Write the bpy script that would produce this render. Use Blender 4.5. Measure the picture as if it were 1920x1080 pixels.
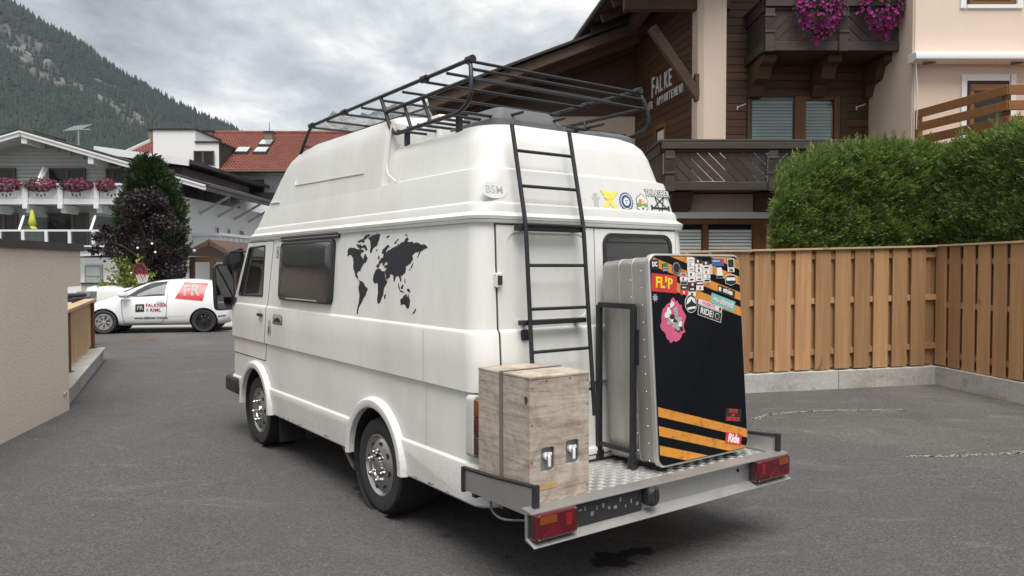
import bpy, bmesh, math, random
import numpy as np
from mathutils import Vector, Matrix, noise
R = math.radians
for o in list(bpy.data.objects): bpy.data.objects.remove(o)
SC = bpy.context.scene
COL = SC.collection
# ---------------------------------------------------------------- camera
cd = bpy.data.cameras.new('camera'); cam = bpy.data.objects.new('camera', cd); COL.objects.link(cam)
CAM_H, FPX = 1.633, 1440.0
PITCH = math.atan(40 / FPX)
cam.location = (0, 0, CAM_H); cam.rotation_euler = (R(90) - PITCH, 0, 0)
cd.sensor_width = 36; cd.lens = 27.0; cd.clip_start = .05; cd.clip_end = 20000
SC.camera = cam
# ---------------------------------------------------------------- sky, sun, exposure
SUN_EL, SUN_AZ = 66, 170        # azimuth clockwise from +Y
world = bpy.data.worlds.new('World'); SC.world = world; world.use_nodes = True
def build_world():
    nt = world.node_tree; N = nt.nodes; L = nt.links
    for n in list(N): N.remove(n)
    def nd(t, **k):
        n = N.new(t)
        for a, b in k.items(): setattr(n, a, b)
        return n
    def mth(op, a, b=None, clamp=False):
        n = nd('ShaderNodeMath', operation=op, use_clamp=clamp)
        for i, q in enumerate((a, b)):
            if q is None: continue
            if isinstance(q, (int, float)): n.inputs[i].default_value = q
            else: L.new(q, n.inputs[i])
        return n.outputs[0]
    out = nd('ShaderNodeOutputWorld'); bg = nd('ShaderNodeBackground'); bg2 = nd('ShaderNodeBackground')
    sky = nd('ShaderNodeTexSky', sky_type='NISHITA', sun_disc=False)
    sky.sun_elevation = R(SUN_EL); sky.sun_rotation = R(SUN_AZ)
    L.new(sky.outputs[0], bg.inputs[0]); bg.inputs[1].default_value = .11
    tc = nd('ShaderNodeTexCoord'); sx = nd('ShaderNodeSeparateXYZ'); L.new(tc.outputs['Generated'], sx.inputs[0])
    z = mth('MAXIMUM', sx.outputs[2], 0.0); den = mth('ADD', z, .22)
    cx = nd('ShaderNodeCombineXYZ')
    L.new(mth('DIVIDE', sx.outputs[0], den), cx.inputs[0]); L.new(mth('DIVIDE', sx.outputs[1], den), cx.inputs[1])
    def nz(scale, det, rough, off):
        mp = nd('ShaderNodeMapping'); mp.inputs['Location'].default_value = off; mp.inputs['Scale'].default_value = (1, .8, 1)
        L.new(cx.outputs[0], mp.inputs[0])
        t = nd('ShaderNodeTexNoise'); t.inputs['Scale'].default_value = scale; t.inputs['Detail'].default_value = det
        t.inputs['Roughness'].default_value = rough; t.inputs['Distortion'].default_value = .25
        L.new(mp.outputs[0], t.inputs['Vector']); return t.outputs[0]
    a = nz(1.5, 8, .58, (3.1, 1.7, 0)); b = nz(4.2, 8, .62, (8.2, 4.4, 2))
    m = mth('ADD', mth('MULTIPLY', a, .64), mth('MULTIPLY', b, .36))
    rp = nd('ShaderNodeValToRGB'); L.new(m, rp.inputs[0]); e = rp.color_ramp
    e.elements[0].position = .39; e.elements[0].color = (1.22, 1.19, 1.10, 1)
    e.elements[1].position = .66; e.elements[1].color = (.27, .29, .315, 1)
    q = e.elements.new(.46); q.color = (.84, .85, .84, 1)
    q = e.elements.new(.52); q.color = (.60, .62, .635, 1)
    q = e.elements.new(.60); q.color = (.40, .425, .45, 1)
    L.new(rp.outputs[0], bg2.inputs[0]); bg2.inputs[1].default_value = .74
    mx = nd('ShaderNodeMixShader'); mx.inputs[0].default_value = .9
    L.new(bg.outputs[0], mx.inputs[1]); L.new(bg2.outputs[0], mx.inputs[2]); L.new(mx.outputs[0], out.inputs[0])
build_world()
sd = bpy.data.lights.new('sun', 'SUN'); sd.energy = 3.6; sd.angle = R(42); sd.color = (1, .965, .91)
sun = bpy.data.objects.new('sun', sd); COL.objects.link(sun)
_d = Vector((math.sin(R(SUN_AZ)) * math.cos(R(SUN_EL)), math.cos(R(SUN_AZ)) * math.cos(R(SUN_EL)), math.sin(R(SUN_EL))))
sun.rotation_euler = _d.to_track_quat('Z', 'Y').to_euler(); sun.location = _d * 60
vs = SC.view_settings; vs.view_transform = 'Standard'; vs.look = 'None'; vs.gamma = 1; vs.exposure = 0.5
try: vs.use_curve_mapping = False
except Exception: pass
SC.render.engine = 'CYCLES'
SC.cycles.volume_bounces = 0; SC.cycles.max_bounces = 8; SC.cycles.transparent_max_bounces = 16
# ---------------------------------------------------------------- helpers
rnd = random.Random(7)
_cp, _sp = math.cos(PITCH), math.sin(PITCH)
def at(x, y, Y):                         # where a sight line of the survey photo meets the depth Y (metres)
    a = (x - 960) / FPX; b = (540 - y) / FPX
    d = (a, _cp + b * _sp, b * _cp - _sp); t = Y / d[1]
    return Vector((d[0] * t, Y, CAM_H + d[2] * t))
def tag(o, label=None, cat=None, group=None, kind=None):
    if label: o['label'] = label
    if cat: o['category'] = cat
    if group: o['group'] = group
    if kind: o['kind'] = kind
    return o
def empty(name, loc=(0, 0, 0), rz=0, label=None, cat=None, group=None):
    o = bpy.data.objects.new(name, None); COL.objects.link(o); o.location = loc; o.rotation_euler = (0, 0, rz)
    o.empty_display_size = .2
    return tag(o, label, cat, group)
def link(name, me, parent=None):
    o = bpy.data.objects.new(name, me); COL.objects.link(o); o.parent = parent; return o
class MB:
    def __init__(s): s.v = []; s.f = []; s.m = []; s.cm = 0
    def add(s, vs, fs):
        k = len(s.v); s.v += [tuple(p) for p in vs]
        for f in fs: s.f.append(tuple(i + k for i in f)); s.m.append(s.cm)
        return s
    def box(s, x0, x1, y0, y1, z0, z1):
        return s.add([(x0, y0, z0), (x1, y0, z0), (x1, y1, z0), (x0, y1, z0), (x0, y0, z1), (x1, y0, z1), (x1, y1, z1), (x0, y1, z1)],
            [(0, 3, 2, 1), (4, 5, 6, 7), (0, 1, 5, 4), (1, 2, 6, 5), (2, 3, 7, 6), (3, 0, 4, 7)])
    def bar(s, a, b, w, h, up=(0, 0, 1)):          # a straight beam with a rectangular section
        a = Vector(a); b = Vector(b); d = (b - a).normalized(); up = Vector(up)
        x = d.cross(up); 
        if x.length < 1e-4: x = d.cross(Vector((1, 0, 0)))
        x.normalize(); y = x.cross(d)
        q = [(-w / 2, -h / 2), (w / 2, -h / 2), (w / 2, h / 2), (-w / 2, h / 2)]
        return s.add([a + x * i + y * j for i, j in q] + [b + x * i + y * j for i, j in q],
            [(3, 2, 1, 0), (4, 5, 6, 7), (0, 1, 5, 4), (1, 2, 6, 5), (2, 3, 7, 6), (3, 0, 4, 7)])
    def loft(s, rings, cap=True, closed=True):
        n = len(rings[0]); k = len(s.v)
        for r in rings: s.v += [tuple(p) for p in r]
        for i in range(len(rings) - 1):
            for j in range(n if closed else n - 1):
                a = k + i * n + j; b = k + i * n + (j + 1) % n
                s.f.append((a, b, b + n, a + n)); s.m.append(s.cm)
        if cap:
            s.f.append(tuple(k + j for j in reversed(range(n)))); s.m.append(s.cm)
            e = k + (len(rings) - 1) * n
            s.f.append(tuple(e + j for j in range(n))); s.m.append(s.cm)
        return s
    def prism(s, poly, mp0, mp1):                    # poly: 2d points; mp: 2d -> 3d for both ends
        return s.loft([[mp0(*p) for p in poly], [mp1(*p) for p in poly]])
    def tube(s, pts, r, n=8, closed=False, cap=True):
        pts = [Vector(p) for p in pts]; m = len(pts); rings = []
        t0 = (pts[1] - pts[0]).normalized(); u = t0.orthogonal().normalized()
        for i, p in enumerate(pts):
            if closed: t = (pts[(i + 1) % m] - pts[i - 1])
            else: t = pts[min(i + 1, m - 1)] - pts[max(i - 1, 0)]
            t.normalize(); u = (u - t * u.dot(t)).normalized(); w = t.cross(u)
            rr = r[i] if isinstance(r, (list, tuple)) else r
            rings.append([p + (u * math.cos(2 * math.pi * k / n) + w * math.sin(2 * math.pi * k / n)) * rr for k in range(n)])
        if closed: rings.append(rings[0]); return s.loft(rings, False)
        return s.loft(rings, cap)
    def lathe(s, prof, n=24, c=(0, 0, 0), ax=(0, 0, 1), cap=False):       # prof: (radius, height)
        ax = Vector(ax).normalized(); u = ax.orthogonal().normalized(); w = ax.cross(u); c = Vector(c)
        return s.loft([[c + ax * h + (u * math.cos(2 * math.pi * k / n) + w * math.sin(2 * math.pi * k / n)) * max(r, 1e-4) for k in range(n)] for r, h in prof], cap)
    def build(s, name, mat, parent=None, smooth=None, bevel=0, seg=2, kind=None):
        me = bpy.data.meshes.new(name); me.from_pydata(s.v, [], s.f)
        for q in (mat if isinstance(mat, (list, tuple)) else [mat]): me.materials.append(q)
        if any(s.m): me.polygons.foreach_set('material_index', s.m)
        bm = bmesh.new(); bm.from_mesh(me); bmesh.ops.recalc_face_normals(bm, faces=bm.faces); bm.to_mesh(me); bm.free()
        if smooth: shade(me, smooth)
        o = link(name, me, parent)
        if bevel: bev(o, bevel, seg)
        if kind: o['kind'] = kind
        return o
def shade(me, ang=30):
    me.polygons.foreach_set('use_smooth', [True] * len(me.polygons)); me.set_sharp_from_angle(angle=R(ang))
def bev(o, w, seg=2, ang=35):
    b = o.modifiers.new('bevel', 'BEVEL'); b.width = w; b.segments = seg; b.limit_method = 'ANGLE'; b.angle_limit = R(ang); b.harden_normals = False
    return o
def boolcut(o, cutters, smooth=30):
    for c in cutters:
        m = o.modifiers.new('cut', 'BOOLEAN'); m.object = c; m.solver = 'EXACT'; m.operation = 'DIFFERENCE'
    bpy.context.view_layer.update()
    dg = bpy.context.evaluated_depsgraph_get(); me = bpy.data.meshes.new_from_object(o.evaluated_get(dg), depsgraph=dg)
    o.modifiers.clear(); o.data = me
    if smooth: shade(me, smooth)
    for c in cutters: bpy.data.objects.remove(c)
    return o
def npmesh(name, V, F, mat, parent=None, smooth=False, attr=None, kind=None):      # V (n,3), F (m,k) numpy
    me = bpy.data.meshes.new(name); V = np.asarray(V, np.float32); F = np.asarray(F, np.int32); k = F.shape[1]
    me.vertices.add(len(V)); me.vertices.foreach_set('co', V.ravel())
    me.loops.add(F.size); me.loops.foreach_set('vertex_index', F.ravel())
    me.polygons.add(len(F)); me.polygons.foreach_set('loop_start', np.arange(0, F.size, k, dtype=np.int32))
    if smooth: me.polygons.foreach_set('use_smooth', np.ones(len(F), bool))
    if attr is not None:
        a = me.attributes.new('tint', 'FLOAT', 'POINT'); a.data.foreach_set('value', np.asarray(attr, np.float32))
    me.materials.append(mat); me.update(); me.validate()
    o = link(name, me, parent)
    if kind: o['kind'] = kind
    return o
def fillet(pts, r, n=5):
    pts = [Vector(p) for p in pts]; out = [pts[0]]
    for i in range(1, len(pts) - 1):
        a, b, c = pts[i - 1], pts[i], pts[i + 1]; d1 = (a - b); d2 = (c - b); q = min(r, d1.length * .45, d2.length * .45)
        p = b + d1.normalized() * q; s = b + d2.normalized() * q
        out += [p.lerp(b, t / n).lerp(b.lerp(s, t / n), t / n) for t in range(n + 1)]
    return out + [pts[-1]]
def rrect(x0, x1, y0, y1, r, n=5):
    out = []
    for cx, cy, a in ((x1 - r, y0 + r, -90), (x1 - r, y1 - r, 0), (x0 + r, y1 - r, 90), (x0 + r, y0 + r, 180)):
        for k in range(n + 1): t = R(a + 90 * k / n); out.append((cx + r * math.cos(t), cy + r * math.sin(t)))
    return out
def clip_poly(poly, x0, x1, y0, y1):
    def cl(p, inside, inter):
        o = []
        for i in range(len(p)):
            a, b = p[i - 1], p[i]
            if inside(b):
                if not inside(a): o.append(inter(a, b))
                o.append(b)
            elif inside(a): o.append(inter(a, b))
        return o
    def ix(x): return lambda a, b: (x, a[1] + (b[1] - a[1]) * (x - a[0]) / (b[0] - a[0]))
    def iy(y): return lambda a, b: (a[0] + (b[0] - a[0]) * (y - a[1]) / (b[1] - a[1]), y)
    for ins, it in ((lambda p: p[0] >= x0, ix(x0)), (lambda p: p[0] <= x1, ix(x1)), (lambda p: p[1] >= y0, iy(y0)), (lambda p: p[1] <= y1, iy(y1))):
        if not poly: return []
        poly = cl(poly, ins, it)
    return poly
def frame(origin, ux, uy):               # matrix with local x, y in a surface, z outwards
    ux = Vector(ux).normalized(); uy = Vector(uy); uy = (uy - ux * ux.dot(uy)).normalized(); uz = ux.cross(uy)
    m = Matrix((ux, uy, uz)).transposed().to_4x4(); m.translation = Vector(origin); return m
def text(name, s, size, mat, parent, M, thick=.0006, align='CENTER', sx=1.0, shear=0, off=0, sp=1.0):
    cu = bpy.data.curves.new('t', 'FONT'); cu.body = s; cu.size = size; cu.extrude = thick; cu.align_x = align; cu.align_y = 'CENTER'
    cu.shear = shear; cu.offset = off; cu.space_character = sp; cu.resolution_u = 3
    t = bpy.data.objects.new('t', cu); COL.objects.link(t); bpy.context.view_layer.update()
    dg = bpy.context.evaluated_depsgraph_get(); me = bpy.data.meshes.new_from_object(t.evaluated_get(dg), depsgraph=dg)
    bpy.data.objects.remove(t)
    me.transform(M @ Matrix.Diagonal((sx, 1, 1, 1))); me.materials.clear(); me.materials.append(mat)
    return link(name, me, parent)
def decal(name, poly, mat, parent, M, h=0.0, th=.0008):      # a thin sticker: outline in the surface, with its own thickness
    b = MB(); b.loft([[M @ Vector((x, y, h)) for x, y in poly], [M @ Vector((x, y, h + th)) for x, y in poly]])
    return b.build(name, mat, parent)
def copy_tree(o, parent=None):
    c = o.copy(); COL.objects.link(c); c.parent = parent
    for ch in [q for q in bpy.data.objects if q.parent == o]: copy_tree(ch, c)
    return c
# ---------------------------------------------------------------- materials
MT = {}
class NT:
    def __init__(s, name):
        s.mat = bpy.data.materials.new(name); s.mat.use_nodes = True; s.nt = s.mat.node_tree; s.N = s.nt.nodes; s.L = s.nt.links
        s.p = s.N['Principled BSDF']; MT[name] = s.mat; s._tc = None
    def nd(s, t, **k):
        n = s.N.new(t)
        for a, b in k.items(): setattr(n, a, b)
        return n
    def put(s, sock, v):
        if hasattr(v, 'is_output') or isinstance(v, bpy.types.NodeSocket): s.L.new(v, sock)
        else: sock.default_value = v
    def tc(s, kind='Object'):
        if s._tc is None: s._tc = s.nd('ShaderNodeTexCoord')
        return s._tc.outputs[kind]
    def map(s, scale=(1, 1, 1), rot=(0, 0, 0), loc=(0, 0, 0), src=None, rand=False):
        m = s.nd('ShaderNodeMapping'); src = src or s.tc()
        if rand:
            oi = s.nd('ShaderNodeObjectInfo'); mu = s.nd('ShaderNodeVectorMath', operation='SCALE'); mu.inputs[0].default_value = (37, 53, 71); s.L.new(oi.outputs['Random'], mu.inputs['Scale'])
            ad = s.nd('ShaderNodeVectorMath', operation='ADD'); s.L.new(src, ad.inputs[0]); s.L.new(mu.outputs[0], ad.inputs[1]); src = ad.outputs[0]
        s.L.new(src, m.inputs[0]); m.inputs['Scale'].default_value = scale; m.inputs['Rotation'].default_value = rot; m.inputs['Location'].default_value = loc
        return m.outputs[0]
    def noise(s, scale, det=4, rough=.55, vec=None, dist=0):
        t = s.nd('ShaderNodeTexNoise'); t.inputs['Scale'].default_value = scale; t.inputs['Detail'].default_value = det; t.inputs['Roughness'].default_value = rough; t.inputs['Distortion'].default_value = dist
        s.L.new(vec or s.tc(), t.inputs['Vector']); return t.outputs[0]
    def ramp(s, fac, stops, interp='LINEAR'):
        r = s.nd('ShaderNodeValToRGB'); s.L.new(fac, r.inputs[0]); e = r.color_ramp; e.interpolation = interp
        def c4(c): return (c, c, c, 1) if isinstance(c, (int, float)) else (*c, 1)
        e.elements[0].position = stops[0][0]; e.elements[0].color = c4(stops[0][1]); e.elements[1].position = stops[-1][0]; e.elements[1].color = c4(stops[-1][1])
        for p, c in stops[1:-1]: q = e.elements.new(p); q.color = c4(c)
        return r.outputs[0]
    def mix(s, f, a, b, mode='MIX'):
        m = s.nd('ShaderNodeMix', data_type='RGBA', blend_type=mode); s.put(m.inputs[0], f)
        for i, q in ((6, a), (7, b)): s.put(m.inputs[i], (*q, 1) if isinstance(q, tuple) and len(q) == 3 else q)
        return m.outputs[2]
    def math(s, op, a, b=0.0, clamp=False):
        n = s.nd('ShaderNodeMath', operation=op, use_clamp=clamp); s.put(n.inputs[0], a); s.put(n.inputs[1], b); return n.outputs[0]
    def bump(s, h, strength=.3, dist=.01):
        b = s.nd('ShaderNodeBump'); b.inputs['Strength'].default_value = strength; b.inputs['Distance'].default_value = dist; s.L.new(h, b.inputs['Height']); s.L.new(b.outputs[0], s.p.inputs['Normal']); return b
    def col(s, c): s.put(s.p.inputs['Base Color'], (*c, 1) if isinstance(c, tuple) else c); return s
    def set(s, rough=.5, metal=0, spec=.5, coat=0, **k):
        s.put(s.p.inputs['Roughness'], rough); s.put(s.p.inputs['Metallic'], metal); s.p.inputs['Specular IOR Level'].default_value = spec; s.p.inputs['Coat Weight'].default_value = coat
        return s
def simple(name, c, rough=.5, metal=0, var=.12, scale=3, bump=0, bscale=80, spec=.5, coat=0, rand=0):
    t = NT(name); n = t.noise(scale, 5, .6)
    a = tuple(max(0, q * (1 - var)) for q in c); b = tuple(min(1, q * (1 + var)) for q in c)
    cc = t.mix(n, a, b)
    if rand:
        oi = t.nd('ShaderNodeObjectInfo'); hs = t.nd('ShaderNodeHueSaturation'); t.L.new(cc, hs.inputs['Color'])
        t.L.new(t.math('ADD', t.math('MULTIPLY', oi.outputs['Random'], rand * 2), 1 - rand), hs.inputs['Value']); cc = hs.outputs[0]
    t.col(cc); t.set(rough, metal, spec, coat)
    if bump: t.bump(t.noise(bscale, 4, .6), bump, .004)
    return t.mat
def wood(name, c1, c2, axis=2, rough=.65, scale=6, rand=.18, bump=.25):
    t = NT(name); sc = [scale * 2.2] * 3; sc[axis] = scale * .16
    v = t.map(tuple(sc), rand=True); n = t.noise(1.0, 6, .62, v, 1.2); n2 = t.noise(5.0, 4, .6, v, .4)
    f = t.math('ADD', t.math('MULTIPLY', n, .75), t.math('MULTIPLY', n2, .25))
    c = t.ramp(f, [(.3, c2), (.52, tuple((a + b) / 2 for a, b in zip(c1, c2))), (.68, c1)])
    kn = t.noise(2.3, 2, .5, t.map((1, 1, 1) if axis != 2 else (1, 1, .6), rand=True))
    c = t.mix(t.math('MULTIPLY', t.math('GREATER_THAN', kn, .70), .55), c, tuple(q * .45 for q in c2))
    oi = t.nd('ShaderNodeObjectInfo'); hs = t.nd('ShaderNodeHueSaturation'); t.L.new(c, hs.inputs['Color'])
    t.L.new(t.math('ADD', t.math('MULTIPLY', oi.outputs['Random'], rand * 2), 1 - rand), hs.inputs['Value'])
    t.col(hs.outputs[0]); t.set(rough, 0, .35); t.bump(f, bump, .003); return t.mat
def leafmat(name, dark, light, rough=.55, trans=.25, dead=None):
    t = NT(name); a = t.nd('ShaderNodeAttribute', attribute_name='tint')
    c = t.ramp(a.outputs['Fac'], [(0, dark), (1, light)] if not dead else [(0, dead), (.05, dead), (.07, dark), (1, light)]); t.col(c); t.set(rough, 0, .35)
    tr = t.nd('ShaderNodeBsdfTranslucent'); t.L.new(c, tr.inputs[0]); mx = t.nd('ShaderNodeMixShader'); mx.inputs[0].default_value = trans
    o = t.N['Material Output']; t.L.new(t.p.outputs[0], mx.inputs[1]); t.L.new(tr.outputs[0], mx.inputs[2]); t.L.new(mx.outputs[0], o.inputs[0]); return t.mat
def glass(name, tint=(.8, .85, .85), refl=1.5, rough=.02):
    t = NT(name); tr = t.nd('ShaderNodeBsdfTransparent'); tr.inputs[0].default_value = (*tint, 1); gl = t.nd('ShaderNodeBsdfGlossy'); gl.inputs['Roughness'].default_value = rough
    lw = t.nd('ShaderNodeLayerWeight'); fr = t.math('ADD', t.math('MULTIPLY', t.math('POWER', lw.outputs['Facing'], 5.0), .9), (refl - 1) * .09); mx = t.nd('ShaderNodeMixShader'); t.L.new(fr, mx.inputs[0])
    t.L.new(tr.outputs[0], mx.inputs[1]); t.L.new(gl.outputs[0], mx.inputs[2]); t.L.new(mx.outputs[0], t.N['Material Output'].inputs[0]); return t.mat
# ================================================================ materials of the yard and the van
def asphalt():
    t = NT('asphalt'); oc = t.tc()
    big = t.noise(.35, 5, .6, oc); mid = t.noise(2.2, 6, .62, oc); fine = t.noise(82, 4, .8, oc); spk = t.nd('ShaderNodeTexVoronoi'); spk.inputs['Scale'].default_value = 75; t.L.new(oc, spk.inputs['Vector'])
    f2 = t.noise(38, 4, .7, oc); c = t.mix(t.ramp(fine, [(.32, 0), (.68, 1)]), (.022, .0215, .0215), (.150, .146, .142))
    c = t.mix(t.ramp(big, [(.35, 0), (.7, .8)]), c, (.115, .112, .109), 'MIX'); 
    m = t.nd('ShaderNodeMix', data_type='RGBA'); 
    c = t.mix(.55, c, t.mix(t.ramp(fine, [(.32, 0), (.68, 1)]), (.026, .0255, .0255), (.158, .154, .150))); c = t.mix(t.ramp(f2, [(.36, .45), (.56, 0)]), c, (.035, .035, .037))
    # pale and dark aggregate stones
    sp = t.math('GREATER_THAN', t.nd('ShaderNodeSeparateColor') and t.ramp(spk.outputs['Color'], [(.0, 0), (1, 1)]), .965)
    c = t.mix(t.math('MULTIPLY', sp, .30), c, (.36, .35, .33))
    vm = t.nd('ShaderNodeTexVoronoi'); vm.inputs['Scale'].default_value = 105; t.L.new(oc, vm.inputs['Vector']); vs_ = t.nd('ShaderNodeSeparateColor'); t.L.new(vm.outputs['Color'], vs_.inputs[0]); vs2 = t.nd('ShaderNodeSeparateColor'); t.L.new(spk.outputs['Color'], vs2.inputs[0])
    g_ = t.math('ADD', t.math('MULTIPLY', vs_.outputs[0], .55), t.math('MULTIPLY', vs2.outputs[1], .45)); c = t.mix(1.0, c, t.ramp(g_, [(.12, (.62, .62, .62)), (.5, (.96, .95, .94)), (.88, (1.50, 1.47, 1.43))]), 'MULTIPLY')
    # scuffed light arcs and streaks
    st = t.noise(1.0, 5, .65, t.map((.8, 1.9, 1), (0, 0, R(40))), 2.5)
    c = t.mix(t.ramp(st, [(.56, 0), (.78, .28)]), c, (.30, .295, .285)); big2 = t.noise(.16, 4, .6, t.map((1, 1, 1), loc=(7.3, 2.1, 0)), .6); c = t.mix(t.ramp(big2, [(.42, .38), (.60, 0)]), c, (.075, .075, .077)); c = t.mix(t.ramp(big2, [(.52, 0), (.70, .30)]), c, (.25, .245, .235))
    c = t.mix(t.ramp(mid, [(.30, .5), (.46, 0)]), c, (.06, .06, .062))
    # oil drips
    wob = t.noise(9, 4, .6, oc); sxyz = t.nd('ShaderNodeSeparateXYZ'); t.L.new(oc, sxyz.inputs[0])
    for x, y, r, k in ((.55, 4.245, .13, 1), (.75, 4.37, .07, 1), (.64, 4.31, .07, 1), (-1.05, 6.1, .10, .8), (-1.2, 6.35, .05, .7), (-1.42, 6.75, .05, .7), (-.98, 5.45, .13, .7), (-1.12, 5.62, .07, .8), (-.4, 4.62, .035, .6), (-.02, 4.28, .03, .5)):
        dx = t.math('SUBTRACT', sxyz.outputs[0], x); dy = t.math('MULTIPLY', t.math('SUBTRACT', sxyz.outputs[1], y), 1.0)
        d = t.math('SQRT', t.math('ADD', t.math('MULTIPLY', dx, dx), t.math('MULTIPLY', dy, dy)))
        d = t.math('ADD', d, t.math('MULTIPLY', t.math('SUBTRACT', wob, .5), r * 2.2))
        c = t.mix(t.ramp(t.math('DIVIDE', d, r), [(.75, k), (1.05, 0)]), c, (.012, .012, .013))
    t.col(c); t.set(t.ramp(fine, [(.3, .75), (.7, .95)]), 0, .3)
    h = t.math('ADD', t.math('MULTIPLY', fine, .7), t.math('MULTIPLY', spk.outputs['Distance'], .6)); t.bump(h, .8, .008); return t.mat
asphalt()
def paint(name, c, dirt, rough=.34, coat=.25):
    t = NT(name); n = t.noise(1.6, 6, .65, t.map((1, 1, .45))); n2 = t.noise(14, 5, .65, t.map((1, 1, .3)))
    cc = t.mix(t.ramp(n, [(.42, 0), (.72, .55)]), c, dirt); cc = t.mix(t.ramp(n2, [(.55, 0), (.8, .35)]), cc, dirt)
    sp = t.noise(55, 5, .75); sx_ = t.nd('ShaderNodeSeparateXYZ'); t.L.new(t.tc(), sx_.inputs[0]); sw = t.math('MULTIPLY', t.ramp(sp, [(.52, 0), (.66, 1)]), t.ramp(t.math('ADD', sx_.outputs[2], t.math('MULTIPLY', n, .5)), [(.62, .55), (1.0, 0)]))
    cc = t.mix(sw, cc, tuple(q * .62 for q in dirt)); rs_ = t.noise(7.5, 7, .8, t.map((1, 1, .55), loc=(2, 5, 1))); cc = t.mix(t.ramp(rs_, [(.70, 0), (.74, .6)]), cc, (.22, .13, .07)) if name == 'van_paint' else cc; scr = t.noise(20, 6, .75, t.map((.6, .6, 2.5), loc=(9, 3, 4))); cc = t.mix(t.ramp(scr, [(.62, 0), (.75, .22)]), cc, (.38, .37, .34))
    t.col(cc); t.set(t.ramp(n2, [(.3, rough), (.8, rough + .18)]), 0, .5, coat); t.p.inputs['Coat Roughness'].default_value = .14; t.bump(t.noise(2.6, 3, .5, t.map((1, 1, .6))), .12, .03); return t.mat
paint('van_paint', (.70, .70, .672), (.52, .505, .455)); paint('roof_gelcoat', (.62, .62, .60), (.48, .465, .42), .42, .12)
simple('black_rubber', (.018, .018, .019), .6, var=.3, scale=12); simple('black_plastic', (.022, .022, .024), .42, var=.25, scale=9)
simple('black_steel', (.020, .021, .024), .45, .2, .35, 18, .15, 60); simple('chassis_black', (.012, .012, .012), .8)
simple('tyre', (.028, .028, .029), .78, var=.3, scale=14, bump=.2, bscale=70)
simple('chrome', (.50, .50, .49), .26, 1, .2, 10); simple('alloy_worn', (.42, .42, .41), .42, 1, .25, 9, .1, 40)
simple('dark_fill', (.03, .03, .03), .8); simple('grey_plastic', (.20, .21, .22), .4); simple('white_plastic', (.75, .75, .74), .3)
simple('map_vinyl', (.012, .013, .018), .45, var=.2); simple('print_black', (.015, .015, .016), .5); simple('print_white', (.72, .72, .70), .5, var=.08, scale=20)
simple('print_grey', (.34, .34, .34), .6, var=.25, scale=40); simple('print_red', (.55, .03, .03), .45); simple('print_yellow', (.80, .55, .02), .45); simple('print_green', (.03, .25, .12), .5); simple('print_teal', (.16, .42, .38), .5)
simple('print_pink', (.55, .09, .18), .5, var=.2, scale=30); simple('print_palepink', (.72, .55, .58), .5); simple('print_blue', (.04, .10, .32), .5); simple('print_navy', (.04, .07, .2), .5); simple('print_lime', (.75, .68, .10), .55, var=.15, scale=30)
simple('print_tan', (.55, .47, .38), .5); simple('print_orange', (.65, .22, .06), .5); simple('print_maroon', (.10, .02, .03), .5); simple('print_leafgreen', (.2, .32, .08), .5)
simple('lamp_red', (.085, .004, .009), .2, var=.35, scale=30, coat=.3); simple('lamp_amber', (.20, .045, .008), .2, coat=.3); simple('lamp_dark', (.05, .02, .02), .16, coat=.6); simple('lamp_bright', (.22, .008, .012), .2, coat=.3)
simple('seat_fabric', (.10, .10, .11), .9); simple('curtain', (.78, .76, .72), .9); simple('cab_trim', (.16, .16, .165), .7); simple('strap', (.16, .14, .14), .8, var=.2, scale=60)
glass('clear_glass', (.86, .88, .87)); glass('rack_glass', (.5, .55, .55))
def acrylic():
    t = NT('dark_acrylic'); n = t.noise(3, 4, .6, t.map((1, 1, .4))); t.col(t.mix(n, (.020, .018, .016), (.045, .040, .036))); t.set(.12, 0, .6, .3); return t.mat
acrylic()
simple('mirror_glass', (.16, .17, .175), .06, 1, 0.02)
def alu(name, c, rough, sc=4):
    t = NT(name); n = t.noise(sc, 6, .65); n2 = t.noise(30, 5, .7, t.map((1, 1, .25)))
    f = t.math('ADD', t.math('MULTIPLY', n, .6), t.math('MULTIPLY', n2, .4))
    t.col(t.mix(f, tuple(q * .72 for q in c), tuple(min(1, q * 1.2) for q in c))); t.set(t.ramp(f, [(.3, rough + .15), (.7, rough - .08)]), .85, .5); t.bump(n2, .08, .003); return t.mat
alu('aluminium', (.46, .455, .44), .45); alu('alu_case', (.44, .435, .41), .48, 3); alu('tread_alu', (.66, .655, .64), .38, 6); alu('alu_edge', (.58, .57, .55), .4, 8)
def plywood():
    t = NT('plywood'); n = t.noise(1.0, 6, .65, t.map((2.4, 2.4, 26)), 1.6); n2 = t.noise(1.0, 5, .6, t.map((5, 5, 4), loc=(3, 1, 7)), 2.0); n3 = t.noise(40, 6, .7, t.map((1, 1, 1.6)))
    f = t.math('ADD', t.math('MULTIPLY', n, .45), t.math('ADD', t.math('MULTIPLY', n2, .35), t.math('MULTIPLY', n3, .2)))
    c = t.ramp(f, [(.30, (.14, .10, .072)), (.44, (.31, .255, .205)), (.54, (.43, .37, .315)), (.68, (.55, .50, .45))])
    wet = t.noise(3.2, 4, .6, t.map((1, 1, .5), loc=(4, 2, 9))); c = t.mix(t.ramp(wet, [(.60, 0), (.74, .7)]), c, (.15, .10, .065))
    t.col(c); t.set(.8, 0, .25); t.bump(f, .5, .004); return t.mat
plywood()
simple('lid_black', (.007, .008, .011), .55, var=.3, scale=7, bump=.05, spec=.06)
def stripe():
    t = NT('stripe_orange'); n = t.noise(18, 6, .7); t.col(t.mix(t.ramp(n, [(.5, 0), (.72, .8)]), (.60, .24, .035), (.14, .06, .02))); t.set(.45, 0, .4); return t.mat
stripe()
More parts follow.
